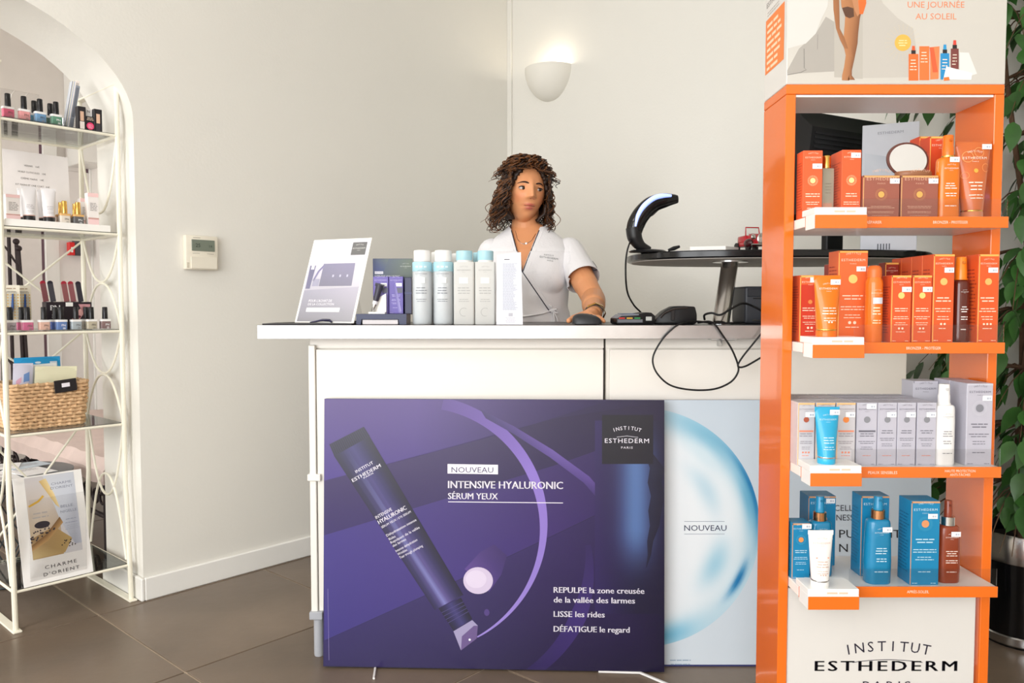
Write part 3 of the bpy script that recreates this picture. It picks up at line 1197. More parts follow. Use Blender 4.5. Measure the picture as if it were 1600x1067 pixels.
M().box(-sx, sx - 0.006, 0.004, 0.018, 0.004, SH[0] - 0.024, 0.001).build('base_panel', PANEL_W, D)
# printed base panel: the brand mark
pr = Print()


def dpx(x, y, Y=DF):
    p_ = at(x, y, Y)
    return (p_.x - DC, p_.z)


yp = DF + 0.004
mpx = yp / F
c0 = dpx(1386, 1010, yp)
R1 = 330 * mpx
u, v = dpx(1387, 1017, yp)
INKD = (40, 34, 52)
pr.arc_text('INSTITUT', u - 0.001, v - R1, R1, 17 * mpx, INKD, 1, span=0.37)
pts = []
for k in range(21):
    a = PI / 2 + 0.17 - 0.34 * k / 20
    pts.append((u + R1 * math.cos(a), v - R1 + (R1 - 14 * mpx + 0.0) * 1.0 * math.sin(a)))
pr.build('arched_word', D, lambda u, v, n: (u, 0.004 - n, v))
pr = Print()
pr.line(pts, 0.0013, INKD, 1)
pr.build('arc_line', D, lambda u, v, n: (u, 0.004 - n, v))
pr = Print()
u, v = dpx(1384, 1048, yp)
pr.text('ESTHEDERM', u, v, 17 * mpx, (24, 20, 34), 1, spacing=1.25, width=226 * mpx, bold=True)
pr.build('brand_word', D, lambda u, v, n: (u, 0.004 - n, v))
pr = Print()
u, v = dpx(1385, 1077, yp)
pr.text('PARIS', u, v, 14 * mpx, INKD, 1, spacing=1.4, width=76 * mpx)
pr.build('city_word', D, lambda u, v, n: (u, 0.004 - n, v))

LIPS = [('APRÈS-SOLEIL',), ('PEAUX SENSIBLES', 'HAUTE PROTECTION', 'ANTI-TÂCHES'), ('BRONZER - PROTÉGER',), ('PRÉPARER', 'BRONZER - PROTÉGER')]
BLX1 = (at(1344, 930, 1.49).x) - DC
for i, z in enumerate(SH):
    s_ = M().box(-sx, sx, SF - DF + 0.003, dd - 0.002, z - 0.019, z, 0.001).build('shelf', WHITE_GLOSS, D)
    M().box(-sx, sx, SF - DF, SF - DF + 0.0028, z - 0.0205, z + 0.0012, 0.0006).build('shelf_edge', ORANGE, s_)
    M().box(BLX1 + 0.002, sx - 0.001, SF - DF + 0.003, SF - DF + 0.0045, z + 0.0013, z + 0.036, 0.0).build('clear_guard', ACRYLIC, s_)
    # projecting block with an orange front
    blk = M().box(-sx, BLX1, 1.495 - DF, SF - DF + 0.0185, z + 0.0014, z + 0.0135, 0.0008).build('tester_block', WHITE_GLOSS, s_)
    M().box(-sx, BLX1, 1.4925 - DF, 1.4948 - DF, z - 0.026, z - 0.0008, 0.0006).build('block_front', ORANGE, blk)
    M().box(-sx, BLX1, 1.495 - DF, SF - DF - 0.0006, z - 0.026, z + 0.0013, 0.0003).build('block_base', WHITE_GLOSS, blk)
    pr = Print()
    pr.lines(-sx + 0.03, BLX1 - 0.012, z + 0.004, 0.0035, (240, 200, 176), 1, 0.01, 1)
    pr.build('printed_caption', blk, lambda u, v, n: (u, 1.495 - DF - n, v))
    pr = Print()
    LW = (255, 226, 204)
    if i == 1:
        pr.text(LIPS[1][0], dpx(1379, 742, SF)[0], z - 0.0125, 0.0058, LW, 1, width=46 * SF / F)
        pr.text(LIPS[1][1], dpx(1500, 739, SF)[0], z - 0.0090, 0.0052, LW, 1, width=48 * SF / F)
        pr.text(LIPS[1][2], dpx(1500, 744, SF)[0], z - 0.0165, 0.0052, LW, 1, width=32 * SF / F)
    elif i == 0:
        pr.text(LIPS[0][0], dpx(1434, 932, SF)[0], z - 0.0115, 0.0058, LW, 1, width=35 * SF / F)
    elif i == 2:
        pr.text(LIPS[2][0], dpx(1443, 545, SF)[0], z - 0.0125, 0.0056, LW, 1, width=54 * SF / F)
    else:
        pr.text(LIPS[3][0], dpx(1364, 348, SF)[0], z - 0.0125, 0.0056, LW, 1, width=27 * SF / F)
        pr.text(LIPS[3][1], dpx(1485, 348, SF)[0], z - 0.0125, 0.0056, LW, 1, width=54 * SF / F)
    pr.build('printed_caption', s_, lambda u, v, n: (u, SF - DF - n, v))

# header picture
pr = Print(step=0.0001)
hx = lambda x, y: dpx(x, y, DF)
pr.rect(-w + 0.001, DTOP + 0.002, w - 0.001, HT - 0.002, (204, 199, 190), 0)


def hpoly(pts, col, layer):
    pr.poly([hx(*p_) for p_ in pts], col, layer)


def c2(pts):                     # points read off an enlarged view of the header
    return [hx(1180 + x / 3.81, y / 3.81) for x, y in pts]


pr.poly(c2([(470, -120), (640, -120), (640, 470), (470, 460)]), (184, 178, 168), 1)
pr.poly(c2([(640, -120), (700, -120), (760, 20), (850, 110), (940, 170), (960, 300), (930, 460), (640, 465)]), (192, 186, 177), 1)
pr.poly(c2([(190, 420), (260, 290), (360, 200), (420, 100), (470, 130), (470, 425), (190, 440)]), (172, 166, 158), 2)
pr.poly(c2([(190, -80), (440, -80), (430, 40), (390, 120), (360, 200), (300, 260), (190, 290)]), (214, 211, 205), 3)
pr.line(c2([(372, 205), (370, 295)]), 0.0012, (150, 146, 140), 4)
pr.line(c2([(290, 290), (291, 405), (304, 415), (270, 432), (190, 446)]), 0.0014, (130, 126, 120), 4)
SK, SK2 = (168, 112, 72), (128, 80, 50)
pr.strip(c2([(500, -120), (512, 40), (535, 100), (528, 190), (522, 260), (538, 330), (528, 400), (516, 450), (515, 478)]),
         c2([(575, -120), (585, 40), (588, 100), (572, 190), (566, 260), (570, 330), (560, 400), (556, 450), (560, 480)]), (186, 128, 84), SK, 5)
pr.strip(c2([(575, -120), (585, 40), (588, 100), (572, 190), (566, 260), (570, 330), (560, 400), (556, 450), (552, 476)]),
         c2([(650, -120), (640, 40), (622, 110), (612, 200), (608, 260), (590, 350), (574, 420), (574, 450), (594, 476)]), SK, SK2, 5)
pr.poly(c2([(515, 48), (550, 40), (584, 50), (588, 100), (560, 110), (535, 98)]), (92, 60, 42), 6)
pr.strip(c2([(460, -120), (465, 60), (480, 170), (505, 240), (530, 290)]), c2([(495, -120), (500, 60), (502, 170), (530, 225), (552, 290)]), SK, (150, 98, 62), 6)
pr.poly(c2([(575, 0), (615, -10), (622, 80), (608, 100), (590, 60)]), (190, 132, 92), 6)
pr.poly(c2([(612, 5), (655, -40), (660, 20), (640, 85), (620, 85)]), (236, 108, 48), 7)
for t_, x, y, cap, wd in (('UNE JOURNÉE', 1075, 46, 36, 332), ('AU SOLEIL', 1075, 116, 36, 240)):
    u, v = c2([(x, y)])[0]
    k_ = DF / F / 3.81
    pr.text(t_, u, v, cap * k_, (232, 140, 96), 4, width=wd * k_)
cxp, cyp = c2([(878, 255)])[0]
k_ = DF / F / 3.81
for k in range(48):
    a = 2 * PI * k / 48
    for r0 in (66, 78, 90, 102):
        if (k + r0) % 2 == 0:
            pr.disc(cxp + r0 * k_ * math.cos(a), cyp + r0 * k_ * math.sin(a), 1.7 * k_, (226, 198, 140), 4, 5)
pr.disc(cxp, cyp, 48 * k_, (228, 180, 82), 5, 28)
pr.lines(cxp - 30 * k_, cxp + 30 * k_, cyp + 10 * k_, 5 * k_, (248, 224, 170), 3, 14 * k_, 6)


def mini(x0, y0, x1, y1, col, layer=5, cap=None, capc=None):
    pr.poly(c2([(x0, y1), (x1, y1), (x1, y0), (x0, y0)]), col, layer)
    if cap:
        xm = (x0 + x1) / 2
        pr.poly(c2([(xm - 13, y0), (xm + 13, y0), (xm + 13, y0 - 22), (xm - 13, y0 - 22)]), (40, 34, 34), layer + 1)
        pr.poly(c2([(xm - 10, y0 - 22), (xm + 10, y0 - 22), (xm + 8, y0 - cap), (xm - 8, y0 - cap)]), capc, layer + 1)
    a, b = c2([(x0 + 8, y0 + 40), (x1 - 8, y0 + 40)])
    pr.lines(a[0], b[0], a[1], 5 * k_, (250, 226, 206), 4, 18 * k_, layer + 1)


mini(912, 322, 970, 480, (240, 112, 52), 5, 48, (224, 92, 50))
mini(976, 276, 1035, 478, (240, 120, 60), 5)
pr.poly(c2([(1040, 282), (1096, 276), (1090, 470), (1040, 474)]), (242, 132, 80), 5)
pr.poly(c2([(1036, 282), (1062, 284), (1086, 430), (1056, 432)]), (226, 96, 56), 6)
mini(1102, 318, 1154, 474, (38, 140, 196), 5, 52, (44, 150, 204))
mini(1163, 290, 1210, 412, (122, 62, 58), 5, 50, (214, 70, 56))
pr.poly(c2([(1216, 312), (1270, 314), (1320, 440), (1216, 470)]), (228, 225, 220), 4)
pr.poly(c2([(1136, 396), (1290, 436), (1284, 476), (1118, 474)]), (246, 244, 240), 7)
pr.poly(c2([(1120, 462), (1152, 458), (1156, 478), (1122, 482)]), (236, 120, 50), 8)
pr.build('printed_header', D, lambda u, v, n: (u, -n, v))
pr = Print(step=0.0001)
pr.rect(-0.135, 1.575, -0.018, 1.69, (240, 130, 56), 0)
pr.lines(-0.125, -0.03, 1.672, 0.006, (252, 214, 180), 8, 0.013, 1, None, False)
pr.text('ESTHEDERM', -0.13, 1.715, 0.011, (120, 112, 108), 1, align='L', width=0.11)
pr.lines(-0.125, -0.03, 1.702, 0.002, (180, 170, 164), 2, 0.006, 1, None, False)
pr.build('printed_header_side', D, lambda u, v, n: (-w - n, -u, v))


# ------------------------------------------------------------------ goods on the display
def dims(x0, x1, ytop, Y, zb):
    a, b = at(x0, 500, Y), at(x1, 500, Y)
    xm = (x0 + x1) / 2
    return (a.x + b.x) / 2, b.x - a.x, at(xm, ytop, Y).z - zb


OR1, OR2, OR3 = (236, 104, 58), (240, 122, 58), (232, 96, 48)
GT = (246, 186, 92)
SUN = (250, 208, 120)

# ---- shelf 4 (top): z = SH[3]
z = SH[3]
Y = 1.575
x, w_, h_p = dims(1251, 1281, 235, Y, z)
o = carton('slim orange oil carton standing against the left side panel, beside a vial', w_, 0.036, h_p, (236, 110, 72), disc=(255, 226, 150), ring=(248, 176, 130), st=(0.22, 0.77), side=(190, 70, 40), disc_z=0.56, disc_r=0.14, text_z=0.36)
put(o, (x, Y + 0.018, z))
x, w_, h_p = dims(1311, 1341, 234, Y, z)
o = carton('slim orange oil carton between the vial and the brown square boxes', w_, 0.056, h_p, (236, 110, 72), disc=(255, 226, 150), ring=(248, 176, 130), st=(0.2, 0.92), side=(190, 70, 40), disc_z=0.56, disc_r=0.14, text_z=0.36)
put(o, (x, Y + 0.028, z))
# glass vial with gold cap
x, w_, h_p = dims(1282, 1299, 242, 1.585, z)
t = thing('perfume_vial', 'clear glass oil vial with gold cap between two orange cartons', 'bottle', (x, 1.597, z))
M().box(-w_ / 2 - 0.001, w_ / 2 + 0.001, -0.011, 0.011, 0, h_p * 0.8, 0.002, 2).build('body', cmat((196, 190, 168), 0.1, alpha=0.45), t)
M().box(-w_ / 2 + 0.001, w_ / 2 - 0.001, -0.009, 0.009, 0.002, h_p * 0.26, 0.001).build('oil', cmat((236, 92, 36), 0.2), t)
M().lathe([(0.0075, h_p * 0.8), (0.0085, h_p * 0.805), (0.0085, h_p * 0.985), (0.0075, h_p)], 20).build('cap', GOLD, t)
pr = Print()
pr.lines(-0.007, 0.007, h_p * 0.55, 0.0014, (120, 112, 96), 4, 0.006, 1)
pr.build('printed_front', t, lambda u, v, n: (u, -0.0112 - n, v))
# brown square powder boxes
for x0, x1, lb in ((1344, 1401, 'brown square powder box with gold sun beside the orange oil carton'), (1403, 1461, 'brown square powder box with gold sun, under the open compact')):
    x, w_, h_p = dims(x0, x1, 274, 1.57, z)
    o = carton(lb, w_, 0.05, h_p, (158, 92, 76), ink=(222, 176, 150), disc=(226, 172, 90), ring=(190, 126, 92), trim=(224, 168, 106), st=(0.36, 0.87), disc_z=0.56, disc_r=0.085, text_z=0.28)
    put(o, (x, 1.57 + 0.025, z))
    powder_top = (x, 1.595, z + h_p)
# open compact on the second box
t = thing('powder_compact', 'round brown powder compact standing open with mirror', 'compact', (at(1421, 500, 1.595).x, 1.594, powder_top[2]))
rc = 0.036
M().lathe([(rc * 0.95, 0), (rc, 0.002), (rc, 0.008), (rc * 0.96, 0.0105), (0.001, 0.0105)], 36, sy=0.62).build('base', cmat((150, 98, 66), 0.35), t)
mt = Matrix.Translation((-0.018, 0.004, 0.006)) @ Matrix.Rotation(math.radians(14), 4, 'Y') @ Matrix.Translation((0, 0, 0.03)) @ Matrix.Rotation(math.radians(96), 4, 'X')
ld_ = M().lathe([(0.040, -0.003), (0.042, -0.001), (0.042, 0.003), (0.038, 0.004)], 40, sy=0.80, mtx=mt).build('lid', cmat((96, 52, 44), 0.3), t)
M().lathe([(0.0375, 0.004), (0.0375, 0.0047)], 40, sy=0.80, mtx=mt).build('mirror', mat('mirror_glass', (245, 245, 248), 0.03, 1.0), ld_)
# orange spray bottle
x, w_, hb = dims(1464.5, 1499, 244, 1.565, z)
tb_ = at(1478, 209, 1.565).z - z
o = spray_bottle('orange sun spray bottle with orange pump cap beside the amber tube', w_, hb, 0.0215, tb_ - hb - 0.003, (230, 118, 16), (232, 112, 18), st=(0.12, 0.95), flat=0.62)
put(o, (x, 1.582, z))
# amber tube at the right
x, w_, h_p = dims(1495, 1551, 218, 1.57, z)
o = squeeze_tube('large copper-orange tube with sun circles standing on its cap', w_, 0.041, h_p, 0.015, (208, 106, 52), (212, 128, 84), GOLD, st=(0.33, 0.93), disc=(240, 176, 70), motif=(236, 154, 92))
put(o, (at(1524, 500, 1.57).x - 0.001, 1.592, z))
# two orange cartons standing one behind the other at the back
for k, (xa, Yk) in enumerate(((1446, 1.632), (1446, 1.674))):
    xx = at(1446, 500, 1.632).x
    o = carton(('orange carton with gold edges standing behind the sun spray bottle', 'orange carton rearmost on the top shelf, behind its twin')[k], 0.048, 0.040, at(1450, 213, Yk).z - z, (228, 84, 44), trim=GT, side=(150, 40, 26))
    put(o, (xx + 0.024, Yk + 0.020, z))

# ---- shelf 3 (second from the top): z = SH[2]
z = SH[2]
x, w_, h_p = dims(1249, 1282, 430, 1.60, z)
o = carton('red-panelled orange carton against the left side panel on the middle shelf', w_, 0.045, h_p, (236, 112, 72), panel=(206, 58, 34), trim=GT, st=(0.2, 0.93), dots=2, side=(176, 60, 36), disc=(230, 140, 70), disc_z=0.6, disc_r=0.1)
put(o, (x, 1.623, z))
x, w_, h_p = dims(1273, 1315, 430, 1.51, z + 0.0135)
o = squeeze_tube('bright orange tube standing on the white block beside a tall orange carton', w_, 0.039, h_p, 0.012, (236, 118, 10), (234, 108, 12), GOLD, st=(0.25, 0.89), dots=2)
put(o, (x, 1.518, z + 0.0135))
x, w_, h_p = dims(1309, 1355, 391.5, 1.60, z)
o = carton('tall wide orange carton with yellow sun, tallest on the middle shelf', w_, 0.05, h_p, (240, 124, 76), disc=SUN, trim=GT, st=(0.27, 0.80), dots=2, side=(176, 60, 36), disc_z=0.69, disc_r=0.15)
put(o, (x, 1.627, z))
x, w_, h_p = dims(1300, 1326, 412, 1.675, z)
o = carton('short red carton tucked behind the tall wide orange carton', w_, 0.045, h_p, (176, 62, 44), trim=GT, side=(120, 40, 30))
put(o, (x, 1.70, z))
# aerosol
x, w_, h_p = dims(1356, 1382, 414, 1.57, z)
t = thing('aerosol_can', 'orange aerosol can with domed cap beside the tall wide carton', 'spray can', (x, 1.582, z))
r = w_ / 2
M().lathe([(r * 0.94, 0), (r, 0.003), (r, h_p * 0.76), (r * 0.96, h_p * 0.79), (r * 0.82, h_p * 0.83), (r * 0.80, h_p * 0.85)], 32).build('can', cmat((238, 116, 26), 0.25, coat=0.3), t)
M().lathe([(r * 0.84, h_p * 0.845), (r * 0.84, h_p * 0.93), (r * 0.78, h_p * 0.965), (r * 0.6, h_p * 0.99), (r * 0.25, h_p)], 32).build('cap', cmat((226, 112, 46), 0.35), t)
pr = Print(sub=6)
pr.brand(0, h_p * 0.63, r * 1.35, (252, 226, 190), 1)
pr.lines(-r * .6, r * .6, h_p * 0.44, 0.0022, (252, 226, 190), 3, 0.006, 1)
pr.lines(-r * .6, r * .6, h_p * 0.28, 0.0016, (252, 226, 190), 2, 0.005, 1)
pr.rect(-r * .5, h_p * 0.50, r * 0.7, h_p * 0.58, (216, 220, 228), 2)
pr.build('printed_front', t, around(r + 0.0003))
for x0, x1, lb in ((1392, 1423.5, 'short orange carton with sun standing next to the aerosol can'), (1425.5, 1455.5, 'short orange carton with sun between its twin and a taller carton')):
    x, w_, h_p = dims(x0, x1, 430, 1.565, z)
    o = carton(lb, w_, 0.04, h_p, (234, 104, 62), disc=SUN, trim=GT, st=(0.26, 0.79), dots=2, side=(170, 56, 34), disc_z=0.70, disc_r=0.16)
    put(o, (x, 1.586, z))
x, w_, h_p = dims(1457, 1490, 397, 1.565, z)
src = carton('tall orange carton with gold sun beside the dark pump bottle', w_, 0.042, h_p, (236, 106, 60), disc=(240, 190, 110), trim=GT, st=(0.24, 0.82), dots=2, side=(170, 56, 34), disc_z=0.69, disc_r=0.17)
put(src, (x, 1.587, z))
for k in range(3):
    c = copy_tree(src)
    put(c, (x, 1.587 + 0.0435 * (k + 1), z), label='tall orange carton queued behind the gold-sun carton, mostly its side showing', group='tall cartons in file on the middle shelf')
    c['label'] = ('second', 'third', 'rearmost')[k] + ' tall orange carton in the file behind the gold-sun carton'
x2, w2, h2 = dims(1385, 1398, 410, 1.70, z)
o = carton('narrow dark red carton at the back behind the short cartons', w2 + 0.012, 0.03, h2, (150, 40, 26), trim=GT)
put(o, (x2 + 0.001, 1.716, z))
# dark pump bottle
x, w_, hb = dims(1493, 1519, 437, 1.575, z)
o = spray_bottle('slim dark red-brown pump bottle with orange cap between two tall cartons', w_, hb, 0.0225, at(1500, 401, 1.575).z - z - hb - 0.003, (92, 34, 22), (244, 136, 30), flat=0.9, collar=cmat((242, 128, 24), 0.3), rough=0.12)
put(o, (x, 1.59, z))
x, w_, h_p = dims(1527, 1559, 397, 1.562, z)
src = carton('tall orange carton with gold sun at the right end of the shelf', w_ - 0.001, 0.042, h_p, (236, 106, 58), disc=(236, 184, 104), trim=GT, st=(0.22, 0.82), dots=3, side=(170, 56, 34), disc_z=0.69, disc_r=0.17)
put(src, (x, 1.584, z))
c = copy_tree(src)
put(c, (x, 1.629, z), label='tall orange carton directly behind the right-end gold-sun carton')

# ---- shelf 2: z = SH[1], silver and white cartons
z = SH[1]
SIL = (194, 191, 202)
GI = (112, 110, 122)
ROWD = 0.052
cols_ = [(1249, 1276, 'white carton with brown disc and coral stripe against the left panel', (182, 92, 66), (232, 146, 116)),
         (1278, 1308, 'white carton with coral stripe half hidden behind the blue tube', (226, 130, 70), (232, 146, 116)),
         (1310, 1340, 'white carton with orange disc and coral stripe right of the blue tube', (240, 138, 66), (232, 146, 116)),
         (1342, 1374, 'silver carton with grey disc and dark stripe next to the orange-disc carton', (140, 140, 146), (112, 110, 120)),
         (1375, 1405, 'plain silver carton with grey disc beside the dark-striped silver carton', (140, 140, 146), None),
         (1406, 1435, 'plain silver carton with grey disc between two plain silver cartons', (140, 140, 146), None),
         (1437, 1467, 'silver carton with grey disc next to the white pump bottle', (140, 140, 146), None)]
SHORT = {1249: 'brown-disc carton', 1278: 'blue tube', 1310: 'orange-disc carton', 1342: 'dark-striped silver carton', 1375: 'second plain silver carton',
         1406: 'third plain silver carton', 1437: 'silver carton next to the white pump'}
for x0, x1, lb, dc, br_ in cols_:
    x, w_, h_p = dims(x0, x1, 629, 1.562, z)
    warm = br_ and br_[0] > 200
    o = carton(lb, w_, 0.048, h_p, (206, 201, 204) if warm else SIL, ink=(150, 140, 146) if warm else GI, disc=dc, trim=(242, 190, 128) if warm else (196, 194, 204), bar=br_, dots=3 if warm else 0, dotc=(232, 140, 110),
               st=(0.22, 0.81) if warm or x0 > 1374 else (0.2, 0.94), disc_z=0.73, disc_r=0.16, text_z=0.55)
    put(o, (x, 1.562 + 0.024, z))
    for k in (1, 2):
        c = copy_tree(o)
        put(c, (x, 1.562 + 0.024 + ROWD * k, z), label='%s carton in the %s row, behind the %s' % ('white' if warm else 'silver', ('middle', 'last')[k - 1], SHORT[x0]),
            group=('rear white cartons' if warm else 'rear silver cartons'))
x, w_, h_p = dims(1277, 1316, 636, 1.515, z + 0.0135)
o = squeeze_tube('turquoise blue tube on the white block in front of white cartons', w_, 0.0335, h_p, 0.011, (40, 166, 208), (48, 172, 212), SILVER, ink=(206, 236, 246), st=(0.26, 0.91))
put(o, (x, 1.520, z + 0.0135))
x, w_, hb = dims(1469, 1501, 633, 1.560, z)
o = spray_bottle('white pump spray bottle in front of the large silver cartons', w_, hb, 0.0225, at(1482, 601, 1.56).z - z - hb - 0.003, (244, 241, 238), (246, 244, 242), ink=(150, 146, 150), collar=WHITE_GLOSS, flat=0.8)
put(o, (x, 1.576, z))
x, w_, h_p = dims(1452, 1492, 597, 1.64, z)
o = carton('large silver carton standing behind the white pump bottle', w_, 0.05, h_p, (200, 198, 206), ink=GI, trim=(204, 202, 212), disc=(140, 140, 146))
put(o, (0.8755, 1.690, z))
x, w_, h_p = dims(1514, 1555, 599, 1.562, z)
o = carton('large silver carton with grey disc at the right end of its shelf', w_, 0.06, h_p, (192, 189, 200), ink=GI, trim=(204, 202, 212), disc=(132, 132, 140), ring=(204, 202, 210), st=(0.28, 0.82), disc_z=0.70, disc_r=0.15)
put(o, (x, 1.592, z))
c = copy_tree(o)
put(c, (x, 1.655, z), label='large silver carton behind the right-end grey-disc carton')

# ---- shelf 1 (lowest): z = SH[0], after-sun range in blue
z = SH[0]
BL = (26, 132, 178)
CT_ = (214, 156, 110)
BI = (200, 230, 240)
x, w_, h_p = dims(1243, 1272, 817, 1.592, z)
o = carton('small blue carton with copper top edge against the left panel', w_, 0.04, h_p, BL, ink=BI, trim=CT_, disc=(232, 150, 84), ring=(64, 160, 196), st=(0.3, 0.94), side=(20, 60, 90), disc_z=0.70, disc_r=0.14)
put(o, (x, 1.612, z))
x, w_, h_p = dims(1268, 1312, 775, 1.672, z)
o = carton('tall blue carton at the back, behind the blue spray and white tube', w_, 0.05, h_p, BL, ink=BI, trim=CT_, disc=(232, 150, 84), st=(0.3, 0.93))
put(o, (x, 1.698, z))
sb = [(1273, 1311, 816, 1285, 1301, 778, 1.60, 'blue spray bottle with copper collar standing behind the white tube', None),
      (1365, 1405, 813, 1381, 1395, 778, 1.556, 'blue spray bottle with copper collar in front of a tall blue carton', (0.2, 0.86))]
for x0, x1, yb_, c0_, c1_, yt, Y, lb, st_ in sb:
    x, w_, hb = dims(x0, x1, yb_, Y, z)
    o = spray_bottle(lb, w_, hb, 0.0185, at(1385, yt, Y).z - z - hb - 0.017, (22, 128, 172), (28, 134, 178), COPPER, 0.017, 0.0262, ink=BI, st=st_, flat=0.72, bulge=0.08)
    put(o, (x, Y + 0.018, z))
x, w_, h_p = dims(1271, 1311, 830, 1.505, z + 0.0135)
o = squeeze_tube('white tube with coral print standing on the white block of the lowest shelf', w_, 0.034, h_p, 0.012, (246, 242, 238), (246, 244, 240), SILVER, ink=(216, 178, 160), band=(232, 160, 128), dots=3)
put(o, (x, 1.513, z + 0.0135))
x, w_, h_p = dims(1352, 1397, 775, 1.605, z)
o = carton('tall blue carton behind the blue spray bottle in the middle of the lowest shelf', w_, 0.044, h_p, BL, ink=BI, trim=CT_, side=(40, 110, 150))
put(o, (x, 1.629, z))
x, w_, h_p = dims(1431, 1477, 783, 1.554, z)
o = carton('large blue carton with copper disc beside the brown spray bottle', w_, 0.05, h_p, BL, ink=BI, trim=CT_, disc=(222, 150, 100), ring=(56, 152, 190), st=(0.25, 0.82), side=(14, 96, 136), disc_z=0.73, disc_r=0.13, text_z=0.54)
put(o, (x, 1.580, z))
x, w_, hb = dims(1479, 1515, 823, 1.562, z)
o = spray_bottle('chestnut brown spray bottle with silver collar at the end of the lowest shelf', w_, hb, 0.0165, at(1498, 785, 1.562).z - z - hb - 0.017, (140, 58, 30), (136, 56, 30), SILVER, 0.017, 0.0275, ink=(246, 226, 212), st=(0.15, 0.87), flat=0.72, bulge=0.08)
put(o, (x, 1.580, z))

# ================================================================== things on the counter
zc = CT
# black desk pad
a, b = at(412, 503, 2.36).x, at(551, 503, 2.36).x
pad = M().slab([(a - 0.0, 2.345), (b, 2.345), (b, 2.62), (a + 0.06, 2.62), (a - 0.0, 2.5)], zc, zc + 0.004).build('desk_pad', mat('black_vinyl_pad', (24, 20, 24), 0.5, var=0.08, vscale=40))
tag(pad, 'flat black pad lying on the end of the counter under the slanted sign', 'desk pad')
# slanted A4 sign in a clear holder
bl_ = at(463, 500, 2.47)
bl_.x -= 0.006
bl_.z = zc + 0.0045
t = thing('sign_holder', 'slanted clear sign holder with a grey printed gift offer', 'sign')
yaw, lean = math.radians(-24), math.radians(21)
t.matrix_world = Matrix.Translation(bl_) @ Matrix.Rotation(yaw, 4, 'Z') @ Matrix.Rotation(-lean, 4, 'X')
AW, AH = 0.222, 0.283
M().box(0, AW, 0, 0.004, 0, AH, 0.001).build('acrylic_sheet', mat('bright_acrylic', (252, 250, 244), 0.15, var=0.01), t)
mt = Matrix.Translation((0, 0.0045, AH * 0.55)) @ Matrix.Rotation(math.radians(40), 4, 'X')
M().box(0.04, AW - 0.04, 0, 0.003, -AH * 0.52, 0, 0.0005, mtx=mt).build('back_leg', ACRYLIC, t)
pr = Print(step=0.00015)
e = 0.008
U = lambda f: e + (AW - 2 * e) * f
V = lambda f: 0.004 + (AH - 0.010) * f
pr.poly([(U(0), V(0)), (U(1), V(0)), (U(1), V(1)), (U(0), V(1))], [(150, 148, 156), (176, 174, 182), (238, 234, 244), (236, 232, 246)], 0)
pr.poly([(U(0), V(.38)), (U(1), V(.42)), (U(1), V(.0)), (U(0), V(0))], [(166, 164, 178), (188, 184, 198), (160, 158, 164), (146, 144, 150)], 1)
pr.poly([(U(.26), V(.43)), (U(.86), V(.43)), (U(.84), V(.71)), (U(.26), V(.71))], [(132, 130, 146), (136, 134, 152), (150, 146, 172), (142, 140, 164)], 2)
pr.poly([(U(.02), V(.40)), (U(.10), V(.40)), (U(.12), V(.69)), (U(.01), V(.69))], (124, 122, 148), 2)
pr.rect(U(.04), V(.64), U(.10), V(.70), (226, 224, 236), 3)
pr.strip([(U(.12), V(.5)), (U(.18), V(.62)), (U(.27), V(.70))], [(U(.15), V(.5)), (U(.21), V(.61)), (U(.28), V(.67))], (124, 120, 156), (150, 146, 180), 3)
pr.rect(U(.13), V(.43), U(.25), V(.52), (166, 164, 184), 3)
for k in range(3):
    pr.rect(U(.47 + k * .13), V(.54), U(.50 + k * .13), V(.57), (196, 194, 212), 3)
pr.rect(U(.72), V(.81), U(.98), V(.97), (112, 112, 112), 3)
pr.brand(U(.85), V(.885), 0.045, (232, 230, 226), 4)
pr.text("POUR L'ACHAT DE", U(.14), V(.235), 0.0085, (246, 244, 248), 4, 'L', width=0.088)
pr.text('DE LA COLLECTION', U(.14), V(.195), 0.0075, (246, 244, 248), 4, 'L', width=0.098)
pr.rect(U(.13), V(.115), U(.74), V(.165), (250, 250, 250), 3)
pr.text('UNE TROUSSE OFFERTE', U(.16), V(.127), 0.0075, (190, 186, 190), 4, 'L', width=0.106)
pr.build('printed_sheet', t, None, INK_GLOSS)
# pen on the pad
p0, p1, p2 = at(484, 502, 2.42), at(505, 496, 2.42), at(520, 500, 2.42)
pts = [Vector((p0.x, 2.425, zc + 0.006)), Vector((p0.x * .6 + p1.x * .4, 2.42, zc + 0.008)), Vector((p1.x, 2.415, zc + 0.0135)), Vector((p2.x - 0.008, 2.41, zc + 0.0125)), Vector((p2.x, 2.408, zc + 0.0066))]
t = thing('pen', 'navy blue curved pen lying on the black pad', 'pen')
M().tube(pts[:3], [0.002, 0.0036, 0.0045], 10, flat=.8).build('barrel', cmat((48, 46, 78), 0.3), t)
M().tube(pts[2:], [0.0045, 0.005, 0.003], 10, flat=.8).build('cap', cmat((36, 34, 66), 0.25), t)
pd_ = at(547, 501, 2.43)
t = thing('coin_dish', 'small shallow silver dish on the black pad', 'dish', (pd_.x, 2.44, zc + 0.0042))
M().lathe([(0.012, 0), (0.022, 0.004), (0.026, 0.006), (0.025, 0.0068), (0.018, 0.0035), (0.002, 0.002)], 28).build('bowl', SILVER, t)

